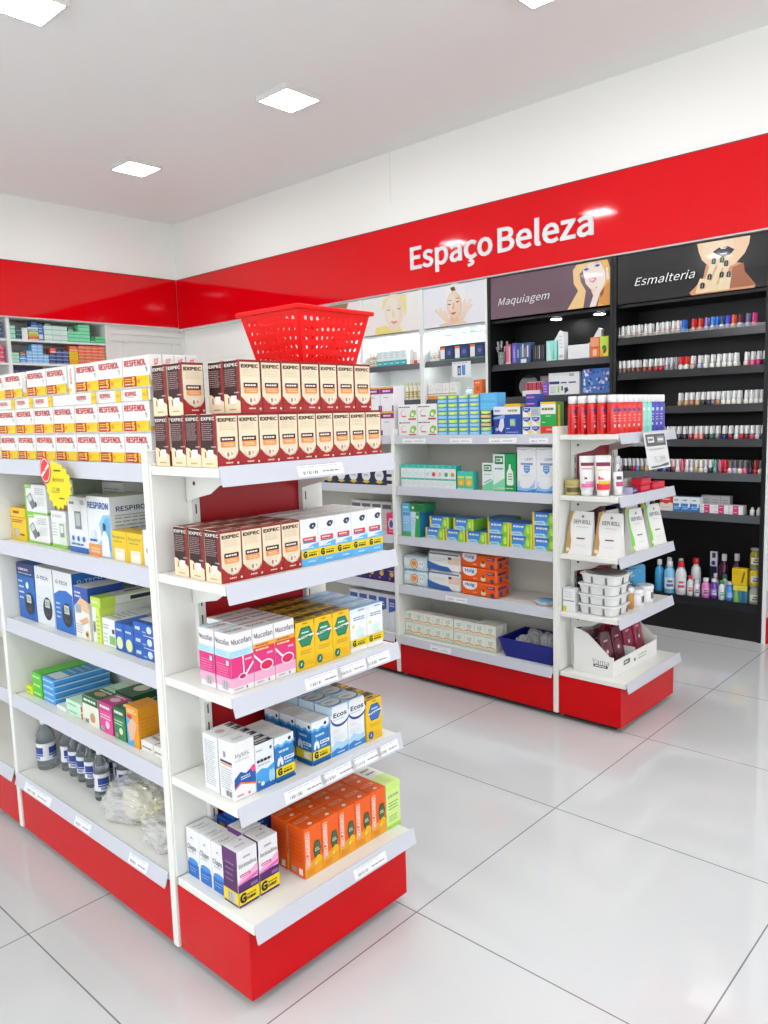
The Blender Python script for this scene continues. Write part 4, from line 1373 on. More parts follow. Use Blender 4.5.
ec(d_hytos(.0655, .06, .149), 'syrup_carton', 'white syrup carton with a blue and orange wave, fourth end shelf', .021, .0655, -.262, .06, z)
wt = simple('syrup_carton', .0655, .06, .147, '#f3f3f1', [('left', 'micro', .12, .1, .88, .92, 22, '#8a8f98', .35), ('top', 'rect', .05, .3, .5, .7, '#d9dbde'), ('top', 'ell', .5, .5, .2, .2, '#c9a0aa')])
ec(wt, 'syrup_carton', 'white carton with a column of fine print, behind the wave carton', .021, .0655, -.196, .06, z)


def d_exp(w, d, h):
    c = Carton(w, d, h, '#eef3f6', {'top': '#d8d8d6'})
    f = c.front
    f.poly([(0, 0), (1, 0), (1, .5), (.6, .42), (.3, .46), (0, .4)], '#3f93cf')
    f.poly([(0, 0), (1, 0), (1, .16), (.5, .12), (0, .2)], '#15599e')
    f.micro(.06, .84, .4, .88, 1, '#77808a', .5)
    f.text('e', .82, .86, .08, '#26304e', bold=.05)
    f.micro(.06, .6, .9, .67, 1, '#1c2536', .85)
    f.micro(.1, .52, .8, .57, 1, '#8c98a4', .5)
    f.ell(.74, .24, .1, .14, '#9fd0ec').ell(.88, .24, .09, .14, '#9fd0ec')
    f.cir(.3, .14, .1, '#d8dce0').cir(.12, .2, .05, '#e9d23c')
    t = c.top
    t.rect(.05, .0, .95, .32, '#2a2c33').rect(.05, .5, .95, .8, '#2a2c33')
    t.micro(.12, .06, .9, .26, 1, '#d8d8d6', .5).micro(.12, .56, .9, .74, 1, '#d8d8d6', .5)
    return c.mesh('generic_syrup_carton')


me = d_exp(.06, .06, .122)
for b in range(3):
    ec(me, 'syrup_carton', 'white and blue syrup carton with black striped lid, %s row, fourth end shelf' % ('front', 'middle', 'rear')[b], .0885, .06, -.262 + .0625 * b, .06, z, 'striped lid syrup cartons')


def d_lung(w, d, h):
    c = Carton(w, d, h, '#1f6aa8', {'top': '#eceae4'})
    for f, side in ((c.front, 0), (c.left, 1)):
        f.poly([(0, 1), (0, .82), (.15, .86), (.35, .8), (.6, .86), (.8, .8), (1, .84), (1, 1)], '#eef1f2')
        f.poly([(0, .82), (.15, .86), (.35, .8), (.6, .86), (.8, .8), (1, .84), (1, .79), (.8, .75), (.6, .8), (.35, .74), (.15, .8), (0, .76)], '#57a2d6')
        f.cir(.78 if not side else .85, .89, .08, '#243050')
        f.micro(.2, .62, .8, .7, 1, '#b4d4ea', .6)
        f.ell(.17, .44, .07, .1, '#f0f5f8', rot=-10).ell(.33, .44, .07, .1, '#f0f5f8', rot=10).rect(.235, .46, .265, .58, '#f0f5f8')
        f.rect(.44, .44, .98, .52, '#f0f5f8').micro(.48, .455, .95, .505, 1, '#1f6aa8', .6)
        f.micro(.48, .36, .9, .41, 1, '#9cc6e4', .6)
    g_band(c.front, .12, .32)
    c.left.rect(0, .12, 1, .32, '#f7d90f').rect(.5, .14, .86, .29, '#f4f0d8').rect(0, 0, 1, .06, '#154e80')
    c.front.rect(0, 0, 1, .06, '#154e80')
    c.top.micro(.1, .2, .9, .6, 3, '#b5b0aa', .3)
    return c.mesh('generic_syrup_carton')


me = d_lung(.064, .062, .12)
GLN = 'blue cartons with white lungs'
for b in range(2):
    ec(me, 'syrup_carton', 'blue carton with white lungs beside the striped lid ones, %s one' % ('front', 'rear')[b], .151, .064, -.262 + .066 * b, .062, z, GLN)
for b in range(3):
    ec(me, 'syrup_carton', 'blue carton with white lungs left of the navy arc cartons, %s row' % ('front', 'middle', 'rear')[b], .279, .064, -.262 + .0675 * b, .062, z, GLN)


def d_ecos(w, d, h):
    c = Carton(w, d, h, '#f2f5f8', {'left': '#8dbfe2', 'top': '#9cc4e0'})
    f = c.front
    f.poly([(0, 0), (1, 0), (1, .26), (.7, .22), (.3, .3), (0, .2)], '#a9d1ec')
    f.poly([(0, 0), (1, 0), (1, .14), (.6, .1), (.3, .15), (0, .1)], '#2f78ba')
    f.rect(0, .84, .12, 1, '#7fb6de')
    f.ell(.56, .77, .56, .2, '#1d3a78', 24, 0, 180, 360)
    f.ell(.56, .8, .53, .18, '#f4f7fa', 24, 0, 180, 360)
    f.rect(.06, .79, 1, .97, '#f4f7fa')
    f.text('Ecos', .54, .82, .085, '#16243f', .78, bold=.035)
    f.micro(.12, .71, .9, .75, 1, '#a8b6c6', .6)
    f.micro(.1, .46, .55, .54, 2, '#e3b9b9', .3).micro(.1, .3, .8, .42, 3, '#bccbd8', .3)
    f.micro(.3, .04, .8, .08, 1, '#dcecf8', .6)
    c.left.poly([(0, .66), (1, .72), (1, 1), (0, 1)], '#cfe3f1').micro(.1, .2, .9, .6, 7, '#5f9cc8', .25)
    c.top.ell(.5, .5, .48, .4, '#1d4a80', 24).ell(.5, .54, .46, .36, '#e9eff2', 24).micro(.2, .44, .8, .66, 2, '#7a8490', .5)
    return c.mesh('drops_carton')


me = d_ecos(.066, .062, .142)
for b in range(3):
    for k in range(2):
        ec(me, 'syrup_carton', 'white carton with a navy arc and blue foot, %s one, %s row' % (('left', 'right')[k], ('front', 'middle', 'rear')[b]), .3465 + .0675 * k, .066, -.266 + .0675 * b, .062, z, 'white cartons with navy arcs')
me = d_hex(.064, .06, .122, '#1c4f96')
for b in range(3):
    ec(me, 'syrup_carton', 'yellow syrup carton with a blue hexagon, %s row, fourth end shelf' % ('front', 'middle', 'rear')[b], .4835, .064, -.272 + .0665 * b, .06, z, 'yellow cartons with blue hexagons')
lime = simple('drops_box', .05, .05, .075, '#d9e23a', [('front', 'micro', .15, .5, .85, .8, 2, '#6a7a10', .5), ('front', 'rect', .2, .1, .5, .36, '#f2f4dc'), ('front', 'rect', .0, .9, 1, 1, '#7fae2a')])
ec(lime, 'drops_box', 'small lime yellow box at the rear right of the fourth end shelf', .53, .05, -.07, .05, z)

# -- base of the near end cap


def d_clup(w, d, h):
    c = Carton(w, d, h, '#f5f5f4')
    for f in (c.left, c.front):
        f.poly([(.05, 0), (.95, 0), (.95, .28), (.7, .34), (.3, .34), (.05, .28)], '#1f5fae')
        f.ell(.5, .33, .4, .06, '#3b86cc')
        f.text('Clups', .45, .62, .1, '#20242c', .72, bold=.01, shear=.2)
        f.micro(.2, .5, .7, .54, 1, '#a0a6ae', .5)
        f.poly([(.4, .8), (.5, .86), (.62, .8), (.5, .83)], '#2c4a7c')
        f.micro(.2, .1, .8, .22, 2, '#8cb4e0', .3)
    c.top.text('Clups', .4, .6, .18, '#4a4f58', .5, bold=0)
    c.top.micro(.2, .2, .8, .4, 1, '#aaaaaa', .4)
    return c.mesh('antacid_carton')


z = BZ
me = d_clup(.066, .056, .135)
for k in range(3):
    ec(me, 'medicine_carton', 'white carton with a blue foot on the base shelf, %s' % ('foremost of three', 'middle of three', 'rearmost at the post')[k], .03, .066, -.1865 + .058 * k, .056, z, 'white cartons with blue feet')


def d_lora(w, d, h):
    c = Carton(w, d, h, '#f4f2f3', {'left': '#4a1f52'})
    f = c.front
    f.rect(0, 0, 1, .42, '#4a1f5c')
    f.poly([(0, .4), (1, .44), (1, .66), (.8, .62), (.5, .54), (.25, .52), (0, .46)], '#e7a9cc')
    f.poly([(0, .4), (1, .44), (1, .52), (.5, .47), (0, .42)], '#cf5c9c')
    f.text('loratadina', .5, .73, .075, '#3c3c42', .84, bold=.0)
    f.micro(.3, .84, .7, .89, 1, '#9a96a0', .6)
    f.rect(.1, .53, .62, .58, '#d24a86').micro(.14, .54, .6, .57, 1, '#f8e0ea', .6)
    f.rect(.6, .3, .95, .36, '#7c5a8c')
    g_band(f, .05, .27)
    g = c.left
    g.rect(0, .72, 1, 1, '#5a2a62').micro(.2, .4, .8, .8, 4, '#8a6a94', .3).rect(0, .05, 1, .27, '#f7d90f').bars(.3, .06, .8, .24)
    t = c.top
    t.micro(.2, .3, .8, .5, 1, '#b0acb2', .5)
    t.cir(.7, .7, .06, '#8a8690')
    return c.mesh('allergy_syrup_carton')


me = d_lora(.0635, .062, .15)
for b in range(2):
    for k in range(2):
        if (k, b) == (0, 1):
            continue
        ec(me, 'medicine_carton', 'white and purple carton with a yellow strip, %s' % (('left one, foremost on the base shelf', ''), ('right one beside the foremost', 'directly behind the right one'))[k][b], .022 + .068 * k, .0635, -.252 + .068 * b, .062, z, 'white and purple cartons')
bl_ = simple('nasal_spray_box', .13, .075, .135, '#1d4fa6', [('left', 'rect', .2, .1, .5, .9, '#f2b81c'), ('left', 'rect', .5, .1, .62, .9, '#8a1c24'), ('front', 'micro', .1, .3, .9, .8, 4, '#c9d8f0', .3), ('top', 'micro', .1, .2, .9, .8, 3, '#a9c0ea', .4)])
ec(bl_, 'nasal_spray_box', 'dark blue box with a yellow side, standing at the back of the base shelf', .12, .13, -.105, .075, z)
bl3 = simple('nasal_spray_box', .1, .05, .03, '#214f9c', [('top', 'rect', .1, .2, .5, .8, '#e8ecf4'), ('top', 'rect', .6, .1, .9, .9, '#16397a')])
ec(bl3, 'nasal_spray_box', 'flat dark blue box lying on the blue one at the back', .13, .1, -.1, .05, z + .1355)


def d_mela(w, d, h):
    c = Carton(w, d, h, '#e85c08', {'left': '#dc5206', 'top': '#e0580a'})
    f = c.front
    f.rect(0, .0, 1, .34, '#f0a21c')
    f.poly([(0, .34), (.4, .3), (.7, .36), (1, .3), (1, .36), (0, .4)], '#e85c08')
    f.rect(.06, .2, .3, .93, '#f3e6d8')
    f.rect(.08, .21, .28, .92, '#e85c08')
    f.text('MELAGRIÃO', .18, .565, .16, '#f7f0e6', .66, rot=90, bold=.03)
    f.hexa(.7, .5, .22, .17, '#27402a').hexa(.7, .5, .18, .14, '#3c5a34').micro(.56, .46, .84, .54, 2, '#e8e2c0', .4)
    f.cir(.74, .3, .16, '#f2c81c').cir(.74, .3, .12, '#e0a80c').cir(.6, .24, .09, '#f6d84a')
    f.micro(.08, .05, .6, .16, 3, '#b0600c', .3)
    c.left.bars(.14, .06, .44, .16).rect(.62, .05, .86, .18, '#f3ece2').micro(.12, .3, .88, .8, 6, '#b8440f', .2)
    c.top.rect(.12, .6, .88, .8, '#e9a27c').micro(.16, .62, .84, .78, 1, '#c94f16', .5).poly([(.4, .2), (.55, .12), (.68, .24), (.54, .34)], '#f1e6da')
    return c.mesh('cough_syrup_carton')


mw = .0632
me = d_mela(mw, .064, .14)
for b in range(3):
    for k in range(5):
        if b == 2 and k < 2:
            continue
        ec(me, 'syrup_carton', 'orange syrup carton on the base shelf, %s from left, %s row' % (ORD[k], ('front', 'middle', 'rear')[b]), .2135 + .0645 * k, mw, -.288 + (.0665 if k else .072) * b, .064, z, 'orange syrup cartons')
gb = simple('herbal_box', .062, .16, .14, '#cfe88c', [('front', 'text', 'plantas', .5, .72, .07, '#3c6a24', .75, {'shear': .2}), ('front', 'micro', .15, .4, .85, .6, 3, '#6f9a4a', .4), ('front', 'rect', 0, 0, 1, .08, '#8fc23c'), ('front', 'micro', .15, .15, .8, .3, 3, '#7fa658', .4),
            ('front', 'rect', 0, .86, 1, .97, '#b9da6a'), ('top', 'rect', 0, .4, 1, 1, '#f0efe6'), ('top', 'micro', .2, .5, .8, .8, 2, '#6f7a6a', .4), ('left', 'micro', .1, .2, .9, .8, 6, '#8fb45a', .25)])
ec(gb, 'herbal_box', 'pale green carton at the right end of the orange ones', .537, .062, -.288, .16, z)

# ------------------------------------------------------------------ red basket on top of the syrup
def basket():
    ob = thing('shopping_basket', 'red plastic shopping basket standing on top of the maroon syrup cartons', 'basket')
    t, b, H = [(0, 0), (.276, 0), (.276, .235), (0, .235)], [(.036, .028), (.24, .028), (.24, .207), (.036, .207)], .144
    m = MB()
    red = mat('#dc0202', .35, spec=.3)

    def wall(i, j, cols, rows, slot=None):
        def P(u, v):
            lo = Vector((b[i][0] * (1 - u) + b[j][0] * u, b[i][1] * (1 - u) + b[j][1] * u, 0))
            hi = Vector((t[i][0] * (1 - u) + t[j][0] * u, t[i][1] * (1 - u) + t[j][1] * u, H))
            return lo * (1 - v) + hi * v
        v_lo, v_hi = .05, .9
        u_lo, u_hi = .05, .95

        def quad(u0, u1, v0, v1):
            m.add([P(u0, v0), P(u1, v0), P(u1, v1), P(u0, v1)], [(0, 1, 2, 3)], red)

        quad(0, 1, 0, v_lo)
        quad(0, 1, v_hi, 1)
        quad(0, u_lo, v_lo, v_hi)
        quad(u_hi, 1, v_lo, v_hi)

        def ring(u0, u1, v0, v1, fu, fv):
            cu, cv, du, dv = (u0 + u1) / 2, (v0 + v1) / 2, (u1 - u0) / 2, (v1 - v0) / 2
            out, inn = [], []
            for k in range(16):
                a = 2 * math.pi * k / 16
                c, s = math.cos(a), math.sin(a)
                q = max(abs(c), abs(s))
                out.append(P(cu + du * c / q, cv + dv * s / q))
                inn.append(P(cu + du * fu * c, cv + dv * fv * s))
            m.add(out + inn, [(k, (k + 1) % 16, 16 + (k + 1) % 16, 16 + k) for k in range(16)], red)
        du, dv = (u_hi - u_lo) / cols, (v_hi - v_lo) / rows
        for r in range(rows):
            for c in range(cols):
                if slot and r == rows - 1 and slot[0] <= c < slot[1]:
                    continue
                ring(u_lo + du * c, u_lo + du * (c + 1), v_lo + dv * r, v_lo + dv * (r + 1), .56, .5)
        if slot:
            ring(u_lo + du * slot[0], u_lo + du * slot[1], v_lo + dv * (rows - 1), v_hi, .97, .72)
    wall(0, 1, 11, 5)
    wall(1, 2, 9, 5, (2, 7))
    wall(2, 3, 11, 5)
    wall(3, 0, 9, 5, (2, 7))
    m.add([(x, y, 0) for x, y in b], [(0, 1, 2, 3)], red)
    o = m.build('basket_body', ob)
    s = o.modifiers.new('thickness', 'SOLIDIFY')
    s.thickness, s.offset = .0025, 0
    r = MB()
    for (x0, x1, y0, y1) in ((-.01, .286, -.01, .001), (-.01, .286, .234, .245), (-.01, .001, .001, .234), (.275, .286, .001, .234)):
        r.box(x0, x1, y0, y1, H - .006, H + .006, red)
    r.build('basket_rim', ob, bevel=.003)
    return ob


bk = basket()
bk.location = (LX + .318, LY - .236, SZ[0] + 2 * eh + .0022)
bk.rotation_euler = (0, 0, math.radians(1.5))
# ------------------------------------------------------------------ goods on the far run, long side
fz = lambda *a, **k: lf(*a, gx=RX, **k)
z = SZ[0]


def d_wgreen(w, d, h):
    c = Carton(w, d, h, '#f3f2ef')
    f = c.front
    f.micro(.06, .78, .7, .9, 1, '#3f3c3c', .6)
    f.ell(.3, .45, .16, .22, '#d9a8bd').ell(.33, .45, .13, .18, '#f3f2ef')
    f.micro(.2, .2, .46, .3, 1, '#c9304a', .8)
    f.poly([(.62, .2), (.66, .5), (.76, .66), (.95, .62), (.97, .4), (.88, .3), (.86, .16)], '#86b83a')
    f.cir(.78, .36, .07, '#f0efe4')
    f.rect(.56, .02, .96, .12, '#c4283c')
    c.top.micro(.1, .2, .9, .8, 3, '#c8c6c2', .3)
    return c.mesh('lozenge_box')


me = d_wgreen(.133, .09, .083)
for r in range(2):
    for k in range(2):
        fz(me, 'lozenge_box', 'white box with a green figure, %s row, %s one, top far shelf' % (('lower', 'upper')[r], ('left', 'right')[k]), RY + .93 - .0 - .1365 * k, .09, z + .0835 * r, 'white boxes with green figures')


def d_bluegreen(w, d, h, navy=False):
    c = Carton(w, d, h, '#2f86c4' if not navy else '#1d4266', {'top': '#4ea4d8'})
    f = c.front
    f.poly([(.08, .95), (.1, .6), (.5, .56), (.92, .66), (.92, .95)], '#b6d63a')
    f.micro(.2, .68, .8, .86, 1, '#f2f6dc', .5)
    f.rect(.06, .1, .94, .46, '#7fc1e4' if not navy else '#c9a64a').micro(.15, .16, .85, .4, 2, '#eef6fa', .4)
    return c.mesh('lozenge_tin')


me, me2 = d_bluegreen(.0655, .06, .0405), d_bluegreen(.068, .06, .0405, True)
GBL = 'small blue boxes with lime labels'
for r in range(5):
    for k in range(4):
        fz(me, 'lozenge_box', 'small blue and lime box, %s from left, %s row up' % (ORD[k], ORD[r]), RY + .69 - .0675 * k, .06, z + .041 * r, GBL)
for r in range(3):
    fz((me, me2, me2)[r], 'lozenge_box', 'small %s box right of the lime topped stack, %s row up' % (('blue and lime', 'navy', 'navy')[r], ORD[r]), RY + .4175, .06, z + .041 * r, GBL)
lb = simple('lozenge_box', .098, .08, .042, '#57a9da', [('front', 'micro', .1, .2, .9, .8, 2, '#7dc0e6', .3)])
for r in range(2):
    fz(lb, 'lozenge_box', 'plain sky blue box on top of the navy boxes, %s one' % ('lower', 'upper')[r], RY + .402, .08, z + .123 + .0425 * r, GBL)
dn = simple('mask_box', .065, .09, .138, '#26337e', [('front', 'rect', 0, .72, 1, 1, '#e9ebef'), ('front', 'micro', .1, .78, .7, .92, 1, '#6a78b0', .6), ('front', 'poly', [(.4, .2), (.7, .1), (.95, .3), (.9, .6), (.6, .55)], '#c9cdd8'), ('front', 'cir', .3, .2, .13, '#9aa4cc'), ('front', 'poly', [(0, .62), (1, .72), (1, .58), (0, .56)], '#7fa0d2')])
fz(dn, 'mask_box', 'narrow navy and white box beside the navy and yellow one, top far shelf', RY + .339, .09, z)


def d_navy(w, d, h):
    c = Carton(w, d, h, '#1f3f94', {'top': '#f0bf1c', 'right': '#e8c838'})
    f = c.front
    f.rect(0, .66, 1, .9, '#eef0f2').rect(0, .9, 1, 1, '#f0bf1c')
    f.micro(.2, .72, .85, .84, 1, '#8f8a5a', .6)
    f.rect(.34, .28, .7, .52, '#6aa0a8').micro(.38, .32, .66, .5, 3, '#d9dc5a', .5)
    f.micro(.1, .06, .9, .12, 1, '#9ab0e0', .5).micro(.1, .18, .4, .24, 1, '#d0dcf4', .5)
    f.cir(.8, .16, .08, '#5a3c8c')
    c.right.rect(0, 0, 1, .9, '#3c63b4').rect(.3, .1, .6, .8, '#e0d890')
    return c.mesh('throat_drops_box')


fz(d_navy(.088, .06, .15), 'throat_drops_box', 'navy box with a white band and yellow lid, top far shelf', RY + .2625, .06, z)


def d_swoop(w, d, h, ba='#f3f1e6'):
    c = Carton(w, d, h, ba)
    c.front.poly([(.05, .92), (.95, .92), (.9, .6), (.5, .4), (.1, .6)], '#1f48a0').micro(.2, .66, .8, .8, 1, '#dfe7f6', .7).poly([(.5, .4), (.95, .5), (.95, .1), (.7, .1)], '#f0d878')
    return c.mesh('tablet_box')


me = d_swoop(.047, .07, .043)
mg = simple('tablet_box', .047, .07, .043, '#a9b2b2', [('front', 'micro', .1, .2, .9, .8, 3, '#7c8688', .4)])
mdv = simple('tablet_box', .06, .07, .03, '#243c96', [('front', 'micro', .1, .3, .9, .7, 1, '#d06aa0', .6)])
for k in range(2):
    for r in range(3):
        fz(mg if (k, r) == (1, 2) else me, 'tablet_box', 'small %s box, %s column, %s row up, top far shelf' % ('grey' if (k, r) == (1, 2) else 'cream and blue', ('left', 'right')[k], ORD[r]), RY + .1825 - .0495 * k, .07, z + .0435 * r, 'small cream and blue boxes')
for r in range(2):
    fz(mdv, 'tablet_box', 'small deep blue box with pink print, %s of two on the cream boxes' % ('lower', 'upper')[r], RY + .158, .07, z + .131 + .0305 * r, 'small deep blue boxes')


def d_redgreen(w, d, h):
    c = Carton(w, d, h, '#1f9640', {'top': '#e9c21c', 'right': '#5c8a30'})
    f = c.front
    f.rect(0, .63, 1, .93, '#eef0ea').rect(0, .93, 1, 1, '#e9c21c').rect(0, 0, 1, .26, '#cf3226').rect(0, 0, 1, .05, '#8fae7a')
    f.micro(.1, .74, .94, .83, 1, '#6a6a38', .8)
    f.micro(.36, .55, .7, .59, 1, '#dff0df', .6).micro(.1, .36, .34, .4, 1, '#dff0df', .6).micro(.4, .12, .8, .2, 1, '#f2c8be', .6)
    c.right.rect(.3, .1, .5, .9, '#c9b43a').rect(.7, 0, .8, 1, '#3a6a24')
    return c.mesh('tablet_carton')


fz(d_redgreen(.08, .075, .152), 'tablet_carton', 'green box with white and red bands by the far post, top far shelf', RY + .0675, .075, z)

# second far shelf: eye drops
z = SZ[1]


def d_teal(w, d, h, dot='#b9d8d4', frame=True):
    c = Carton(w, d, h, '#eef4f2', {'top': '#2fa89a', 'right': '#22a596', 'left': '#22a596'})
    f = c.front
    f.rect(0, .85, 1, 1, '#2fb0a2')
    f.cir(.5, .6, .3, dot)
    f.rect(0, .34, 1, .42, '#3fb5a6').micro(.15, .12, .85, .26, 2, '#c0ccc8', .4)
    f.rect(.0, 0, .03, 1, '#d9e4e0')
    return c.mesh('eye_drops_box')


for k in range(9):
    me = d_teal(.0405, .05, .122, ['#bcd9dc', '#bcd9dc', '#bcd9dc', '#bcd9dc', '#c0d8ee', '#c8443c', '#e6b0c4', '#3f9c84', '#b09a34'][k])
    fz(me, 'eye_drops_box', 'white and teal eye drops box, %s from left in its row' % ORD[k], RY + .966 - .0418 * k, .05, z, 'white and teal boxes')
me = simple('eye_drops_box', .049, .05, .094, '#3fb6a4', [('front', 'rect', .1, .62, .9, .74, '#cfe03c'), ('front', 'rect', .1, .2, .9, .55, '#d9a832'), ('front', 'cir', .5, .36, .2, '#eed84a'), ('front', 'rect', 0, 0, 1, .08, '#8ed0c2')])
for k in range(2):
    fz(me, 'eye_drops_box', 'short teal and gold box, %s of two' % ('left', 'right')[k], RY + .578 - .0505 * k, .05, z, 'short teal and gold boxes')


def d_lens(w, d, h, wide):
    c = Carton(w, d, h, '#12904c' if wide else '#eaf3ea', {'top': '#27406c' if wide else '#8fc8a0', 'right': '#12904c'})
    f = c.front
    if wide:
        f.poly([(0, 0.02), (.52, .02), (.52, .98), (0, .98)], '#e4efe8')
        f.poly([(0, .02), (.52, .02), (.52, .36), (0, .16)], '#7cc49a')
        f.rect(.08, .72, .46, .93, '#12703c').rect(.13, .78, .42, .88, '#e4efe8').micro(.15, .79, .4, .87, 1, '#12703c', .8)
        f.micro(.08, .56, .46, .64, 1, '#5a78a0', .5)
        f.poly([(.62, .2), (.66, .17), (.88, .17), (.92, .24), (.9, .52), (.8, .62), (.79, .72), (.72, .72), (.71, .62), (.62, .5)], '#e9f3ea')
        f.micro(.68, .3, .86, .5, 3, '#2a5a44', .4)
        f.micro(.2, .06, .9, .12, 1, '#9cd4b0', .5)
    else:
        f.poly([(0, 0), (1, 0), (1, .42), (0, .16)], '#6cc092').rect(.16, .7, .86, .93, '#12703c').rect(.24, .75, .78, .88, '#e4efe8').micro(.3, .77, .72, .86, 1, '#12703c', .8)
        f.micro(.2, .55, .86, .62, 1, '#88a0b4', .5).poly([(.2, .3), (.8, .44), (.8, .4), (.2, .26)], '#4a8ab0')
    return c.mesh('lens_solution_box')


fz(d_lens(.066, .06, .14, False), 'lens_solution_box', 'narrow white and green box left of the wide green one', RY + .412, .06, z)
fz(d_lens(.13, .07, .187, True), 'lens_solution_box', 'wide green lens solution box with a white bottle picture', RY + .313, .07, z)


def d_biolent(w, d, h):
    c = Carton(w, d, h, '#f1f2f4')
    f = c.front
    f.text('BIO', .27, .74, .055, '#c9ced8', .26, bold=.02)
    f.text('LENT', .64, .74, .055, '#6b7690', .44, bold=.02)
    f.rect(.2, .61, .84, .66, '#7d8fa8')
    f.poly([(.36, .6), (.68, .6), (.68, .48), (.52, .42), (.36, .48)], '#3f86c2').micro(.4, .47, .64, .58, 2, '#cfe4f4', .4)
    f.poly([(0, .96), (.4, .94), (.7, .97), (1, .92), (1, .93), (.7, .98), (.4, .955), (0, .975)], '#9aa0ac')
    f.poly([(0, 0), (1, 0), (1, .1), (.75, .07), (.5, .05), (.25, .08), (0, .12)], '#3f7fc0')
    f.poly([(.02, .06), (.1, .26), (.14, .24), (.12, .16), (.3, .1), (.6, .1), (.86, .2), (.96, .32), (.9, .1), (.5, .04)], '#8db6da')
    f.micro(.2, .36, .8, .4, 1, '#c4cad2', .4)
    return c.mesh('lens_solution_box')


me = d_biolent(.105, .07, .218)
for k in range(2):
    fz(me, 'lens_solution_box', 'tall white box with a small blue shield, %s one, second far shelf' % ('left', 'right')[k], RY + .186 - .1065 * k, .07, z, 'tall white boxes with blue shields')

# third far shelf: toothpaste
z = SZ[2]


def d_paste(w, d, h):
    c = Carton(w, d, h, '#4a9fd4', {'top': '#2a62a8', 'right': '#7ab82c'})
    f = c.front
    f.rect(0, .66, 1, 1, '#2d6cb8').rect(0, .3, .72, .66, '#3f86cc')
    f.rect(0, 0, .09, 1, '#ecc91c').poly([(.62, 0), (1, 0), (1, 1), (.74, 1), (.66, .5)], '#86bd30')
    f.rect(.92, .0, 1, 1, '#c6d628')
    f.micro(.16, .64, .66, .86, 1, '#e9f1f8', .7)
    f.poly([(.09, .3), (.5, .36), (.62, .05), (.6, 0), (.09, 0)], '#b9dcf0').micro(.16, .1, .5, .24, 1, '#5a94c4', .6)
    f.ell(.82, .5, .07, .3, '#b4d85a').cir(.84, .3, .025, '#eef4dc')
    c.top.micro(.1, .2, .9, .8, 2, '#5a8cc4', .4)
    return c.mesh('toothpaste_box')


me = d_paste(.128, .12, .0605)
GT = 'blue and green toothpaste boxes'
xs = [.812, .677, .542, .408, .276, .146]
for k, y in enumerate(xs):
    fz(me, 'toothpaste_box', 'blue and green toothpaste box, %s from left, bottom row' % ORD[k], y, .12, z, GT)
for k, y in enumerate([.79, .63, .496, .406, .276, .146]):
    fz(me, 'toothpaste_box', 'blue and green toothpaste box, %s from left, second row' % ORD[k], y, .12, z + .061, GT, xf=(.04, .04, .155, .03, .03, .03)[k])
fz(me, 'toothpaste_box', 'blue and green toothpaste box alone on the third row at the far post', .146, .12, z + .122, GT)
bt = simple('toothpaste_box', .06, .12, .138, '#7fb8dc', [('front', 'micro', .1, .5, .9, .9, 4, '#c9e0f0', .4), ('front', 'rect', 0, 0, 1, .2, '#4aa05a'), ('front', 'rect', .1, .84, .9, .96, '#4a8cc4')])
fz(bt, 'toothpaste_box', 'upright pale blue box at the left end of the third far shelf', RY + .956, .12, z)
bt2 = simple('toothpaste_box', .062, .12, .138, '#d4e6f0', [('front', 'poly', [(.4, 0), (1, 0), (1, 1), (.6, 1)], '#2c9a4c'), ('front', 'cir', .76, .8, .14, '#e3f0d8'), ('front', 'micro', .1, .3, .5, .8, 5, '#7aa8cc', .3), ('right', 'rect', 0, 0, 1, 1, '#2a7fa8')])
fz(bt2, 'toothpaste_box', 'upright blue and green box beside the pale blue one', RY + .893, .12, z)
bt3 = simple('toothpaste_box', .15, .11, .045, '#2c8a50', [('front', 'rect', 0, 0, .36, 1, '#5aa9dc'), ('front', 'micro', .06, .3, .3, .7, 1, '#dceaf6', .6), ('front', 'cir', .52, .5, .05, '#dfe8b4'), ('front', 'rect', .6, .1, 1, .9, '#1f6e3c')])
fz(bt3, 'toothpaste_box', 'green and blue box lying across the two upright ones', RY + .91, .11, z + .1385)

# fourth far shelf: wipes
z = SZ[3]


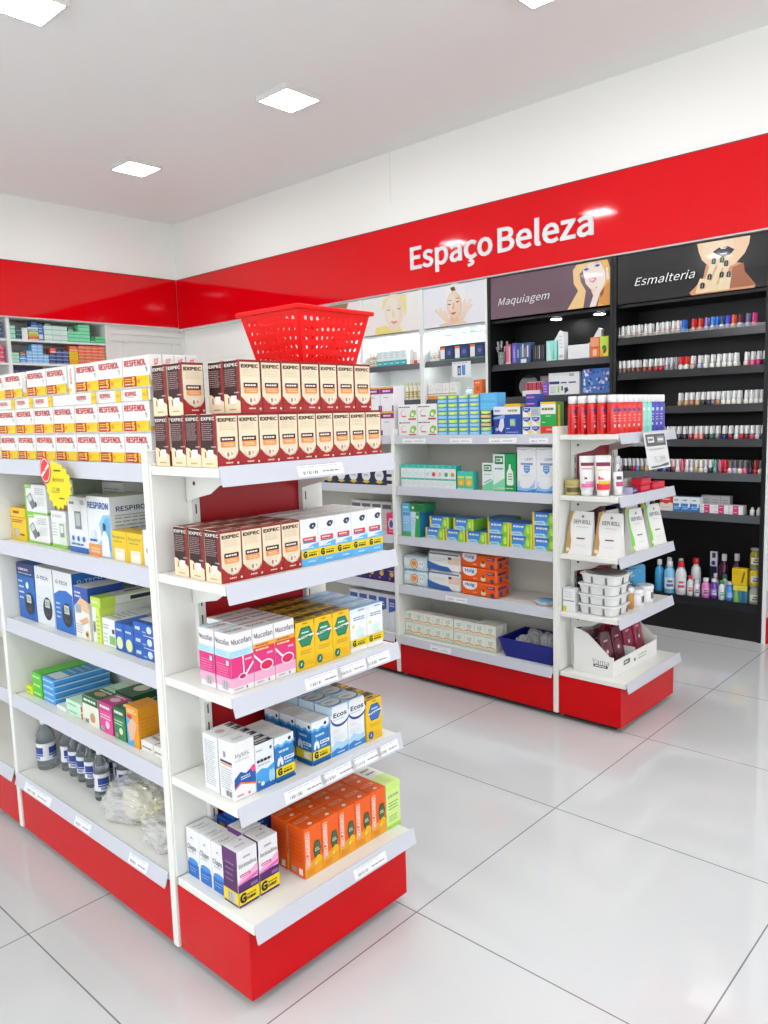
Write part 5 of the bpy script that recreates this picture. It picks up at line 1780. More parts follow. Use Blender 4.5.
def d_wipe(w, d, h, kind):
    base = {'a': '#b9cdd6', 'b': '#e6e6e4', 'c': '#ee5a06'}[kind]
    c = Carton(w, d, h, base, ch=.012 if kind != 'c' else .008)
    f = c.front
    if kind == 'a':
        f.ell(.5, .5, .15, .34, '#c4702c').ell(.5, .5, .12, .28, '#f0dcc0').ell(.5, .52, .1, .2, '#d98a44').cir(.46, .56, .012, '#3a241a').cir(.54, .56, .012, '#3a241a')
        f.ell(.2, .55, .12, .22, '#e9eef0').ell(.8, .52, .13, .25, '#e9eef0').cir(.76, .56, .02, '#33363a').cir(.85, .56, .02, '#33363a')
        f.micro(.3, .08, .7, .16, 1, '#5a7886', .6)
    elif kind == 'b':
        f.rect(.02, .86, .98, .94, '#5d6f8e')
        f.poly([(0, .08), (.5, .02), (.78, .04), (.66, .26), (.4, .3), (.15, .4), (0, .5)], '#2f5c9c').poly([(0, .5), (.15, .4), (.4, .3), (.1, .46)], '#9fb4cc')
        f.rect(.66, .42, 1, .78, '#d9b9a4').ell(.78, .6, .08, .12, '#f0d8c8').ell(.92, .6, .07, .12, '#e9cdb8').rect(.66, .66, .76, .78, '#4a3a34')
        f.micro(.1, .5, .6, .7, 2, '#b4b8be', .3)
    else:
        f.ell(.26, .78, .2, .38, '#f3f1ee', 20, 0, 180, 360).rect(.06, .76, .46, .99, '#f3f1ee')
        f.text('Huig', .26, .78, .2, '#2c4a94', .26, bold=.03)
        f.rect(.74, .62, .94, .8, '#3a2c5a').micro(.76, .67, .92, .76, 1, '#d9d0e8', .6)
        f.ell(.64, .3, .08, .2, '#d9a06a').ell(.64, .26, .05, .12, '#f1dcc4').cir(.64, .46, .035, '#6a4a2c')
        f.cir(.88, .2, .05, '#3a3c6c').micro(.36, .2, .5, .34, 1, '#f6c8a0', .5)
        c.right.rect(.1, .6, .7, .78, '#3a2c5a').cir(.3, .3, .12, '#3a3c6c').cir(.75, .35, .1, '#5a5c8c')
    return c.mesh('wipes_pack')


me = d_wipe(.172, .12, .083, 'a')
for r in range(2):
    fz(me, 'wipes_pack', 'grey blue wipes pack with a round animal face, %s of two' % ('lower', 'upper')[r], RY + .909, .12, z + .0835 * r, 'grey blue wipes packs')
me = d_wipe(.217, .12, .104, 'b')
for r in range(2):
    fz(me, 'wipes_pack', 'white and blue wipes pack with a baby picture, %s of two' % ('lower', 'upper')[r], RY + .706, .12, z + .1045 * r, 'white and blue wipes packs')
me = d_wipe(.225, .12, .073, 'c')
for r in range(3):
    fz(me, 'wipes_pack', 'bright orange wipes pack, %s of the stack of three' % ('bottom', 'middle', 'top')[r], RY + .4785, .12, z + .0735 * r, 'orange wipes packs')
bag('plastic_bag', 'flat blue plastic sachet lying alone on the fourth far shelf', (RX + .1, RY + .12, z), (.055, .06, .012), '#5d9cc4', 15, 0, .6, .85)

# base of the far run: soap
z = BZ + .002


def d_soap(w, d, h):
    c = Carton(w, d, h, '#efeee4', {'top': '#e6e2d2'})
    f = c.front
    f.poly([(.3, .82), (.46, .72), (.6, .82), (.72, .72), (.66, .52), (.46, .42), (.28, .56)], '#9cc4ac').poly([(.38, .7), (.5, .62), (.62, .7), (.5, .52)], '#e8ead8')
    f.poly([(.04, .3), (.5, .4), (.96, .24), (.96, .14), (.5, .28), (.04, .2)], '#e6a75c')
    f.rect(0, 0, 1, .08, '#b4d0b0')
    f.micro(.15, .1, .7, .18, 1, '#a0b090', .5)
    return c.mesh('soap_box')


me = d_soap(.0655, .05, .068)
GS = 'cream soap boxes'
for r in range(2):
    for k in range(9):
        y = 1.02 - .0675 * k - (.006 if k > 4 else 0)
        fz(me, 'soap_box', 'cream soap box, %s from left, %s row' % (ORD[k], ('bottom', 'top')[r]), y, .05, z + .0685 * r, GS, xf=.045)
        if k > 6:
            fz(me, 'soap_box', 'cream soap box behind the %s of the %s row' % (ORD[k], ('bottom', 'top')[r]), y, .05, z + .0685 * r, GS, xf=.097)
# blue tray with plastic sachets
tray = thing('plastic_tray', 'deep blue plastic tray on the base shelf at the right of the soap', 'tray', (RX + .04, RY + .19, z + .0006))
tm = MB()
bl = mat('#081478', .35)
A_, B_2 = [(0, .13), (0, -.13), (.2, -.13), (.2, .13)], [(-.022, .155), (-.022, -.148), (.22, -.148), (.22, .155)]
vs = [(x, y, 0.002) for x, y in A_] + [(x, y, .095) for x, y in B_2]
tm.add(vs, [(0, 1, 2, 3)] + [(k, (k + 1) % 4, 4 + (k + 1) % 4, 4 + k) for k in range(4)], bl)
to = tm.build('tray_body', tray)
so = to.modifiers.new('thickness', 'SOLIDIFY')
so.thickness, so.offset = .004, 1
rm = MB()
for a in ((-.03, -.018, -.156, .163), (.216, .228, -.156, .163), (-.018, .216, -.156, -.144), (-.018, .216, .151, .163)):
    rm.box(*a, .09, .097, bl)
rm.build('tray_rim', tray, bevel=.002)
for k, (x, y, s, t) in enumerate([(.06, .06, 3, '#dfe0ea'), (.1, -.06, 9, '#cfd3de'), (.14, .04, 5, '#e4d8d8')]):
    bag('plastic_sachet', 'crinkled clear sachet in the blue tray, %s' % ('at its left front', 'at its right end', 'at its back')[k], (RX + .04 + x, RY + .19 + y, z + .0075 + .0), (.04, .04, .05 + .008 * k), t, s, 40 * k, .5, .6)

# -- second far unit, seen through the gap behind the near end cap
fy = RY + 1.0


def d_purple(w, d, h):
    c = Carton(w, d, h, '#eceaec', {'top': '#e8a72c'})
    f = c.front
    f.rect(0, .72, 1, .93, '#7a1d62').rect(0, .93, 1, 1, '#e8a72c').micro(.2, .78, .8, .88, 1, '#e8d4e2', .7)
    f.micro(.25, .54, .7, .6, 1, '#8a8490', .5).rect(.0, 0, .12, .24, '#7a1d62').rect(.88, 0, 1, .24, '#7a1d62')
    return c.mesh('vitamin_carton')


me = d_purple(.098, .09, .134)
for r in range(2):
    for k in range(3):
        fz(me, 'vitamin_carton', 'white carton with a purple band, %s from the far post, %s row' % (ORD[k], ('lower', 'upper')[r]), fy + .075 + .1 * k + .0, .09, SZ[0] + .1345 * r, 'white cartons with purple bands')


def fill(name, label, base, ops, y0, n, w, d, h, zz, xf=.03, rows=1, gap=.002, grp=None):
    me = simple(name, w, d, h, base, ops)
    for r in range(rows):
        for k in range(n):
            fz(me, name, label % ORD[k] + (', %s row' % ('lower', 'upper')[r] if rows > 1 else ''), fy + y0 + w / 2 + (w + gap) * k, d, zz + (h + .0005) * r, grp, xf=xf)


fill('formula_can', 'dark navy box with round white label, %s from the far post, second shelf', '#1b2140', [('front', 'cir', .5, .62, .34, '#eef0f2'), ('front', 'poly', [(.2, .2), (.5, .34), (.8, .2), (.5, .1)], '#c9b24a'), ('front', 'micro', .3, .54, .7, .7, 2, '#7a86a4', .5)], .1, 5, .1, .08, .09, SZ[1], grp='dark navy boxes')
fill('tablet_box', 'white box with dark bands, beside the navy boxes, %s from the far post', '#dfe0e2', [('front', 'rect', 0, .1, 1, .3, '#23252c'), ('front', 'rect', 0, .5, 1, .66, '#23252c')], .03, 1, .065, .08, .1, SZ[1])
fill('tablet_box', 'white box with grey top print, %s from the far post, third shelf back', '#eceae8', [('front', 'rect', .08, .75, .92, .9, '#6a6c72'), ('front', 'micro', .1, .2, .9, .6, 4, '#b4b4b8', .3)], .06, 5, .08, .08, .17, SZ[2], xf=.12, grp='white boxes with grey tops')
fill('tablet_box', 'hot pink box with a blue flower by the far post, third shelf, %s', '#d8246c', [('front', 'hexa', .5, .5, .34, .26, '#f0d8e4'), ('front', 'hexa', .5, .5, .22, .17, '#3a58a8'), ('front', 'micro', .2, .1, .8, .18, 1, '#f6d0e0', .5)], .035, 1, .07, .06, .12, SZ[2])
fill('tablet_box', 'deep violet box with gold print, %s from the far post, fourth shelf', '#2a1c5c', [('front', 'cir', .5, .6, .2, '#c9a23c'), ('front', 'cir', .3, .25, .08, '#d06aa8'), ('front', 'micro', .2, .8, .8, .9, 1, '#d8d0ec', .5)], .04, 5, .075, .08, .075, SZ[3], grp='deep violet boxes')
fill('shaver_pack', 'grey blister pack with a blue sheet, %s from the far post, base shelf', '#c9cdd4', [('front', 'poly', [(.1, .5), (.9, .6), (.9, .9), (.1, .9)], '#3f57a0'), ('front', 'rect', .4, .15, .6, .5, '#e4e8ec'), ('front', 'micro', .2, .66, .8, .8, 2, '#c9d4ee', .5)], .04, 5, .075, .06, .215, BZ, grp='grey blister packs')

# ------------------------------------------------------------------ far end cap
RO = (RX, RY)
z = SZ[0]
BT = {}


def spray(label, x, y, col, zz=None, rz=0, capc='#f3f3f2', sc=1.0, lab='#2a3f86', group='bottles on the far end cap'):
    key = (col, capc, sc, lab)
    if key not in BT:
        b = MB().lathe([(.021, 0), (.0225, .003), (.0225, .118), (.0215, .132), (.016, .139)], mat(col, .12, coat=.6), 18, sx=sc, sy=sc).mesh('bottle_body')
        l = MB()
        n = 8
        for z0, z1, c_, da in ((.098, .112, lab, .34), (.03, .042, '#f0d8d8', .16), (.055, .058, '#e0b4b0', .3), (.066, .069, '#e0b4b0', .22), (.08, .083, '#e0b4b0', .3)):
            a0 = math.radians(-120)
            R_ = .0228 * sc
            vs = [(R_ * math.cos(a0 + (i / n - .5) * 2 * da), R_ * math.sin(a0 + (i / n - .5) * 2 * da), q) for q in (z0, z1) for i in range(n + 1)]
            l.add(vs, [(i, i + 1, n + 2 + i, n + 1 + i) for i in range(n)], c_, True)
        c = MB().lathe([(.0185, .139), (.0205, .142), (.0205, .168), (.018, .172)], mat(capc, .35), 18, sx=sc, sy=sc).mesh('bottle_cap')
        BT[key] = (b, l.mesh('bottle_label'), c)
    b, l, c = BT[key]
    o = put(b, 'spray_bottle', label, 'bottle', (RO[0] + x, RO[1] + y, z if zz is None else zz), rz, group)
    obj('bottle_label', l, o)
    obj('bottle_cap', c, o)
    return o


for k, y in enumerate((-.052, -.1, -.148, -.196, -.244)):
    spray('red bottle with white cap, %s from the post along the far end cap side' % ORD[k], .045, y, '#c80f14')
for k in range(5):
    spray('red bottle with white cap, %s from left along the far end cap front' % ORD[k], .095 + .049 * k, -.25, '#d8160f', rz=-25)
for k in range(2):
    spray('%s mint green bottle with white cap beside the red ones' % ('left', 'right')[k], .342 + .049 * k, -.25, '#7fd0c0', lab='#e4f2f0', rz=-25)
for k in range(3):
    spray('violet blue bottle with white cap, %s of three at the right end' % ORD[k], .44 + .049 * k, -.25, '#3a3fa4', lab='#c9cdec', rz=-25)

# price sheet hanging from the rail
ps = thing('price_sheet', 'white price sheet with a dark heading hanging from the far end cap rail', 'price sheet', (RO[0] + .182, RO[1] - .326, 1.353))
pm = MB()
F = Face(pm, (0, 0, -.165), (1, 0, 0), (0, -.03, .1625), (0, -1, -.1), .235, 1.0)
F.V = Vector((.0, .025, .165))
F.N = Vector((0, -1, .15)).normalized()
F.O = Vector((0, -.03, -.165))
pm.prism([(.0, 0), (-.03, -.165), (-.0285, -.1652), (.0015, 0)], 'x', 0, .235, mat('#f4f4f2', .25, coat=.3))
F.V = Vector((0, .03, .165))
F.step = .0004
F.N = Vector((0, -.165, .03)).normalized()
F.rect(.06, .62, .95, .95, '#55585a').rect(.14, .72, .42, .88, '#e9e9e8').rect(.56, .7, .88, .88, '#8a8c8c')
F.micro(.17, .75, .4, .85, 1, '#3c3e40', .6).micro(.58, .74, .86, .84, 1, '#e4e4e4', .6)
F.micro(.14, .5, .9, .57, 1, '#a4a6a8', .5)
F.text('5,39', .54, .26, .15, '#9a9c9e', .5, bold=0)
F.poly([(.1, .03), (.9, .06), (.9, .14), (.5, .08), (.1, .08)], '#4a4c4e')
pm.build('sheet', ps)

z = SZ[1]
pot = MB().lathe([(.032, 0), (.036, .004), (.036, .044), (.033, .046)], mat('#b8a868', .3), 24).mesh('pot_body')
o = put(pot, 'cream_pot', 'squat olive gold cream pot at the left of the second far end shelf', 'pot', (RO[0] + .052, RO[1] - .05, z))
obj('pot_lid', MB().lathe([(.037, .044), (.038, .046), (.038, .066), (.035, .069)], mat('#a99a5c', .3), 24).mesh('pot_lid'), o)
lbm = MB()
n = 12
vs = [(.0364 * math.cos(math.radians(150 + 150 * i / n)), .0364 * math.sin(math.radians(150 + 150 * i / n)), q) for q in (.014, .036) for i in range(n + 1)]
lbm.add(vs, [(i, i + 1, n + 2 + i, n + 1 + i) for i in range(n)], '#5c5430', True)
obj('pot_label', lbm.mesh('pot_label'), o)


def tube(label, x, y, h, w, col, cap, art, rz=-60, zz=None):
    key = ('tube', h, w, col, cap, art)
    if key not in BT:
        b = MB()
        n = 20
        rings = []
        for z_, rx, ry in ((.022, w * .42, w * .42 * .85), (.03, w * .46, w * .4), (h * .55, w * .5, w * .26), (h * .9, w * .52, .004), (h, w * .52, .0025)):
            rings.append([(rx * math.cos(2 * math.pi * k / n), ry * math.sin(2 * math.pi * k / n), z_) for k in range(n)])
        b.add([p for r in rings for p in r], [(i * n + k, i * n + (k + 1) % n, (i + 1) * n + (k + 1) % n, (i + 1) * n + k) for i in range(len(rings) - 1) for k in range(n)], mat(col, .3, coat=.3), True)
        b.add(rings[-1], [tuple(range(n))], col)
        me = b.mesh('tube_body')
        l = MB()

        def patch(u0, u1, z0, z1, c, off=.0008):
            m_ = 8
            vs = []
            for q in (z0, z1):
                t = (q - .03) / (h * .9 - .03)
                ry = w * .4 * (1 - t) + .004 * t
                rx = w * .46 * (1 - t) + w * .52 * t
                for i in range(m_ + 1):
                    a = math.radians(270 + 75 * (u0 + (u1 - u0) * i / m_))
                    vs.append(((rx + off) * math.cos(a), (ry + off) * math.sin(a) - .001, q))
            l.add(vs, [(i, i + 1, m_ + 2 + i, m_ + 1 + i) for i in range(m_)], c, True)
        for a in art:
            patch(*a)
        BT[key] = (me, l.mesh('tube_label'), MB().lathe([(w * .36, 0), (w * .4, .002), (w * .4, .021), (w * .38, .023)], mat(cap, .35), 18).mesh('tube_cap'))
    me, l, c = BT[key]
    o = put(me, 'cream_tube', label, 'tube', (RO[0] + x, RO[1] + y, z if zz is None else zz), rz, 'cream tubes')
    obj('tube_label', l, o)
    obj('tube_cap', c, o)
    return o


A1 = ((-.7, .7, .135, .15, '#7a1c34'), (-.6, .5, .12, .124, '#b04a6a'), (-.3, 0, .075, .09, '#7a1c34'), (-.7, .8, .038, .055, '#e46ca0'), (-.2, .8, .055, .066, '#f0a0c0'))
A2 = ((-.8, .8, .135, .152, '#7a1c34'), (-.6, .6, .115, .121, '#d9b84a'), (-.55, .1, .075, .105, '#d8304a'), (-.8, .9, .03, .058, '#d22a3c'), (-.5, .9, .055, .07, '#f0c02c'))
tube('white cream tube with a pink foot, leftmost on the second far end shelf', .045, -.125, .18, .068, '#f5f3f2', '#f2f0ef', A1)
tube('white cream tube with red and yellow foot, nearer the corner', .05, -.2, .18, .068, '#f5f3f2', '#f2f0ef', A2)
tube('white cream tube with red and yellow foot, behind the corner one', .115, -.165, .18, .068, '#f5f3f2', '#f2f0ef', A2)
A3 = ((-.6, .6, .04, .06, '#b03a6a'), (-.4, .4, .07, .085, '#4a4048'))
tube('small white tube with a plum band, beside the corner tubes', .125, -.235, .105, .05, '#f2f0ee', '#f4f4f4', A3, -30)
spray('slim white bottle behind the small plum tube', .185, -.2, '#f0efee', z, 0, '#f4f4f4', .72, '#7a3a5a', None)
pb = simple('cream_box', .05, .05, .03, '#4a2258', [('front', 'micro', .1, .3, .9, .7, 1, '#c9b0d4', .5), ('left', 'rect', 0, 0, 1, 1, '#b9b4dc')])
ec(pb, 'cream_box', 'tiny plum coloured box at the front of the second far end shelf', .175, .05, -.283, .05, z, None, RO)
rb = simple('cream_box', .1, .05, .03, '#d01c38', [('front', 'micro', .1, .3, .9, .7, 1, '#e2526c', .4), ('top', 'rect', .1, .2, .9, .8, '#d8304a')])
rb2 = simple('cream_box', .135, .05, .034, '#d01c38', [('front', 'micro', .1, .3, .9, .7, 1, '#e2526c', .4)])
ec(rb, 'cream_box', 'crimson box lying on the second far end shelf, left one below', .26, .1, -.283, .05, z, 'crimson boxes', RO)
ec(rb, 'cream_box', 'crimson box stacked on the left one, second far end shelf', .285, .1, -.275, .05, z + .0305, 'crimson boxes', RO)
ec(rb2, 'cream_box', 'crimson box lying at the right end of the second far end shelf', .39, .135, -.283, .05, z, 'crimson boxes', RO)
ec(simple('cream_box', .11, .06, .06, '#dcd8d4', [('front', 'micro', .1, .3, .9, .8, 3, '#b4b0ac', .3)]), 'cream_box', 'pale box behind the crimson boxes, second far end shelf', .24, .11, -.2, .06, z, None, RO)


# wax strip pouches leaning on the third shelf
z = SZ[2]


def d_pouch(w, d, h, tint):
    mb = MB()
    k = .88
    v = [(-w / 2, -d / 2, 0), (w / 2, -d / 2, 0), (w / 2, d / 2, 0), (-w / 2, d / 2, 0), (-w / 2 * k, d / 2 - .006, h), (w / 2 * k, d / 2 - .006, h), (w / 2 * k, d / 2, h), (-w / 2 * k, d / 2, h)]
    mb.add(v, [(3, 2, 1, 0), (4, 5, 6, 7), (0, 1, 5, 4), (1, 2, 6, 5), (2, 3, 7, 6), (3, 0, 4, 7)], mat('#f4f2ee', .4))
    V = Vector((0, d - .006, h))
    H = V.length
    f = Face(mb, (-w / 2, -d / 2, 0), (1, 0, 0), V.normalized(), Vector((0, -h, d - .006)).normalized(), w, H)
    s = lambda u, v_: (.5 + (u - .5) * (1 - (1 - k) * v_), v_)
    f.poly([s(0, 0), s(.12, 0), s(.2, .1), s(.2, .3), s(.12, .5), s(.08, .7), s(.12, .9), s(.2, 1), s(0, 1)], tint)
    f.text('DEPI ROLL', .56, .76, .085, '#3c4052', .66, bold=.02)
    f.poly([(.5, .88), (.56, .93), (.62, .88), (.56, .85)], '#6a6e80')
    f.micro(.36, .62, .8, .66, 1, '#b4b2b0', .4)
    f.rect(.4, .36, .72, .39, '#6a4a34' if tint != '#6fc03a' else '#6c6e60')
    f.micro(.4, .18, .8, .24, 1, '#c9c6c2', .4)
    f.cir(.12, .1, .07, '#e8dccc')
    return mb.mesh('wax_pouch')


pw, ph = d_pouch(.132, .05, .195, '#b08a4e'), d_pouch(.132, .05, .195, '#6fc03a')
GP = 'white wax strip pouches'
for k, y in enumerate((-.088, -.233 + .0)):
    put(pw, 'wax_pouch', 'white and tan pouch leaning on the far end cap side, %s one' % ('rear', 'front')[k], 'pouch', (RO[0] + .05, RO[1] - .086, z), -90, GP) if k == 0 else put(pw, 'wax_pouch', 'white and tan pouch leaning on the far end cap side, front one', 'pouch', (RO[0] + .062, RO[1] - .2225, z), -90, GP)
for k, (x, me, l) in enumerate([(.18, pw, 'tan'), (.275, ph, 'lime'), (.385, pw, 'tan'), (.475, ph, 'lime')]):
    put(me, 'wax_pouch', 'white and %s pouch facing the front of the far end cap, %s one' % (l, ('left', 'left', 'right', 'right')[k]), 'pouch', (RO[0] + x, RO[1] - .259 + .068 * (k % 2 == 0), z), -9, GP)
nbx = simple('razor_box', .13, .06, .19, '#1a2060', [('front', 'micro', .1, .6, .9, .9, 3, '#8a94cc', .3), ('top', 'micro', .1, .2, .9, .8, 2, '#3a4490', .4)])
ec(nbx, 'razor_box', 'navy box standing at the back of the third far end shelf', .35, .13, -.12, .06, z, None, RO)

# white lidded tubs on the fourth shelf
z = SZ[3]


def tub():
    """A white food tub with ribbed sides."""
    mb = MB()
    wm = mat('#f3f3f0', .4)
    prof = [(.07, .08, 0), (.075, .086, .004), (.082, .094, .042), (.088, .1, .043), (.088, .1, .047), (.084, .096, .0472)]
    n = 32
    rings = []
    for rx, ry, z_ in prof:
        rings.append([(math.copysign(abs(math.cos(a)) ** .32, math.cos(a)) * rx, math.copysign(abs(math.sin(a)) ** .32, math.sin(a)) * ry, z_) for a in [2 * math.pi * (k + .5) / n for k in range(n)]])
    mb.add([p for r in rings for p in r], [(i * n + k, i * n + (k + 1) % n, (i + 1) * n + (k + 1) % n, (i + 1) * n + k) for i in range(len(rings) - 1) for k in range(n)], wm)
    mb.add(rings[0], [tuple(range(n))[::-1]], wm)
    mb.add(rings[-1], [tuple(range(n))], mat('#dfe0de', .3))
    for y in (-.04, .03):
        mb.box(-.083, -.076, y - .004, y + .004, .006, .036, mat('#6e6e6c', .6))
    for x in (-.02, .05):
        mb.box(x - .004, x + .004, -.095, -.087, .006, .036, mat('#6e6e6c', .6))
    return mb.mesh('wax_tub')


tm_ = tub()
for k in range(3):
    put(tm_, 'wax_tub', 'white ribbed tub, %s of the stack of tubs on the far end cap' % ('bottom', 'second', 'third')[k], 'tub', (RO[0] + .105, RO[1] - .178, z + .0475 * k), 0, 'white ribbed tubs')
o = put(tm_, 'wax_tub', 'white ribbed tub with a see-through grey lid, topmost of the stack', 'tub', (RO[0] + .112, RO[1] - .186, z + .0475 * 3), 0, 'white ribbed tubs')
MB().lathe([(.084, 0), (.086, .002), (.08, .004)], mat('#8c8a88', .2, trans=.4), 28, (0, 0, .0475), sx=.98, sy=1.1).build('tub_lid', o)
gx_ = simple('wax_box', .05, .06, .11, '#edeeee', [('left', 'rect', 0, .46, 1, .5, '#6a7078'), ('left', 'rect', 0, .0, .3, .24, '#c9b43a'), ('left', 'micro', .1, .6, .9, .9, 3, '#b4b8bc', .3)])
ec(gx_, 'wax_box', 'white rounded pack beside the post on the fourth far end shelf', .012, .062, -.075, .06, z, None, RO)
jar = MB().lathe([(.024, 0), (.026, .003), (.026, .07), (.022, .076)], mat('#b07a24', .2, coat=.3), 18).mesh('jar_body')
o = put(jar, 'honey_jar', 'amber jar with white lid beside the white tubs', 'jar', (RO[0] + .24, RO[1] - .235, z))
obj('jar_lid', MB().lathe([(.024, .076), (.026, .078), (.026, .1), (.023, .103)], mat('#f2f1ee', .35), 18).mesh('jar_lid'), o)
ja2 = MB().lathe([(.038, 0), (.04, .003), (.04, .055), (.036, .06)], mat('#f3f3f1', .35), 22).mesh('jar_body')
for k, (x, y) in enumerate([(.315, -.235), (.42, -.235)]):
    o = put(ja2, 'cream_pot', 'white pot with a dark mark before the blue pouches, %s one' % ('left', 'right')[k], 'pot', (RO[0] + x, RO[1] + y, z), 0, 'white pots')
    obj('pot_lid', MB().lathe([(.041, .06), (.042, .062), (.042, .078), (.039, .081)], mat('#eff0ee', .35), 22).mesh('pot_lid'), o)
    l_ = MB()
    l_.add([(.0405 * math.cos(math.radians(250 + 20 * i)), .0405 * math.sin(math.radians(250 + 20 * i)), q) for q in (.018, .05) for i in range(3)], [(0, 1, 4, 3), (1, 2, 5, 4)], '#3c3c40', True)
    obj('pot_label', l_.mesh('pot_label'), o)
pbm = MB()
pbm.prism([(-.07, 0), (.07, 0), (.075, .03), (.072, .14), (.06, .152), (-.06, .152), (-.072, .14), (-.075, .03)], 'y', -.008, .008, mat('#1f8fc0', .28, coat=.3))
pf = Face(pbm, (-.072, -.008, 0), (1, 0, 0), (0, 0, 1), (0, -1, 0), .144, .152)
pf.rect(.42, .4, .62, .62, '#12242e').micro(.45, .44, .6, .58, 2, '#cfe6f0', .5).poly([(0, .14), (1, .2), (1, .0), (0, 0)], '#2c5f78').micro(.2, .72, .8, .86, 1, '#8fd0ea', .5)
pbm = pbm.mesh('blue_pouch')
for k, x in enumerate((.395, .505)):
    put(pbm, 'wipe_pouch', 'sky blue pouch standing on the fourth far end shelf, %s one' % ('left', 'right')[k], 'pouch', (RO[0] + x, RO[1] - .165 + .02 * k, z), -12, 'sky blue pouches')
bgm = simple('cotton_pack', .2, .08, .15, '#2a2627', [('front', 'micro', .1, .4, .9, .8, 3, '#4a4446', .3)])
ec(bgm, 'cotton_pack', 'black pack at the back of the fourth far end shelf', .13, .2, -.11, .08, z, None, RO)

# white display case with maroon sachets on the base
z = BZ
case = thing('display_case', 'open white cardboard display case on the far end cap base', 'display box', (RO[0] + .05, RO[1] - .255, z + .0006))
cw, cd, ch_ = .47, .2, .19
wc = mat('#f2f1ec', .5)
sidep = [(0, 0), (cd, 0), (cd, ch_ + .02), (cd * .65, ch_), (cd * .12, .1), (cd * .12, .095), (0, .095)]
m = MB().prism(sidep, 'x', 0, .004, wc)
f = Face(m, (0, cd, 0), (0, -1, 0), (0, 0, 1), (-1, 0, 0), cd, ch_)
f.text('Yama', .68, .34, .12, '#3c3a3c', .42, bold=-.01)
f.rect(.5, .2, .86, .27, '#3a3638').micro(.54, .21, .82, .26, 1, '#d8d6d4', .6)
f.ell(.12, .12, .14, .1, '#d8d6d0')
m.build('side_wall', case)
MB().prism(sidep, 'x', cw - .004, cw, wc).build('side_wall', case)
fr = MB().box(.004, cw - .004, 0, .004, 0, .075, wc)
f = Face(fr, (0, 0, 0), (1, 0, 0), (0, 0, 1), (0, -1, 0), cw, .075)
f.rect(.22, .45, .36, .75, '#3a3638').micro(.24, .5, .34, .7, 1, '#e4e2e0', .6).cir(.47, .45, .02, '#4a4648').micro(.55, .3, .75, .7, 2, '#9a9896', .4)
fr.build('front_wall', case)
MB().box(.004, cw - .004, cd - .004, cd, 0, ch_, wc).build('back_wall', case)
MB().box(.004, cw - .004, .004, cd - .004, 0, .004, wc).build('case_floor', case)
MB().box(.23, .234, .004, cd - .004, .004, .09, wc).build('divider', case)
for k in range(7):
    pmn = MB()
    col = ('#4a1626', '#5c1a2c', '#8e2740', '#a33a50')[k % 4] if k < 5 else '#9c1f38'
    pmn.prism([(-.044, 0), (.044, 0), (.048, .02), (.047, .16), (.03, .185), (-.03, .19), (-.047, .165), (-.048, .02)], 'y', -.006, .006, mat(col, .25, coat=.4))
    f = Face(pmn, (-.048, -.006, 0), (1, 0, 0), (0, 0, 1), (0, -1, 0), .096, .185)
    f.ell(.5, .5, .3, .22, '#6a2438' if k < 5 else '#c46478').micro(.3, .74, .7, .82, 1, '#d8a8b4', .5).cir(.5, .5, .1, '#e4cdd0')
    o = pmn.build('hair_mask_sachet', None, (RO[0] + .118 + .1125 * (k % 4) + (.02 if k > 3 else 0), RO[1] - .205 + .055 * (k // 4), z + .0055), -3 + 2 * (k % 4))
    o.rotation_euler.x = math.radians(-12)
    tag(o, '%s sachet standing in the white display case, %s' % (('dark maroon', 'maroon', 'rose red')[0 if k % 4 == 0 else 1 if k % 4 == 1 else 2], ORD[k] + ' from its front left'), 'sachet', 'maroon sachets')
# ------------------------------------------------------------------ goods in the wall cabinets
def wl(me, name, label, y, z, d=.06, x=3.985, group=None, cat='box', rz=-90):
    return put(me, name, label, cat, (x + d / 2, y, z), rz, group)


GBT = {}


def flask(name, label, y, z, r, h, col, cap, lab=None, x=4.02, capr=.5, group=None, sq=1.0, trans=0, caph=.16):
    key = (r, h, col, cap, lab, capr, sq, trans, caph)
    if key not in GBT:
        hb = h * (1 - caph)
        b = MB().lathe([(r * .92, 0), (r, .003), (r, hb * .72), (r * .86, hb * .86), (r * capr * .8, hb * .96), (r * capr * .8, hb)], mat(col, .2, coat=.4, trans=trans), 16, sy=sq, sx=1).mesh('bottle_body')
        l = None
        if lab:
            l = MB()
            n = 8
            for z0, z1, c_, da, cen in ((.18, .6, lab[0], 1.0, 205), (.26, .36, lab[1], .6, 205), (.42, .5, lab[1], .45, 205)):
                a0 = math.radians(cen)
                R_ = r * (1.012 if c_ == lab[0] else 1.02)
                vs = [(R_ * math.cos(a0 + (i / n - .5) * 2 * da), R_ * sq * math.sin(a0 + (i / n - .5) * 2 * da), q * hb) for q in (z0, z1) for i in range(n + 1)]
                l.add(vs, [(i, i + 1, n + 2 + i, n + 1 + i) for i in range(n)], c_, True)
            l = l.mesh('bottle_label')
        c = MB().lathe([(r * capr, hb), (r * capr * 1.04, hb + .002), (r * capr, h - .003), (r * capr * .9, h)], mat(cap, .35), 16).mesh('bottle_cap')
        GBT[key] = (b, l, c)
    b, l, c = GBT[key]
    o = put(b, name, label, 'bottle', (x, y, z), 0, group)
    if l:
        obj('bottle_label', l, o)
    obj('bottle_cap', c, o)
    return o


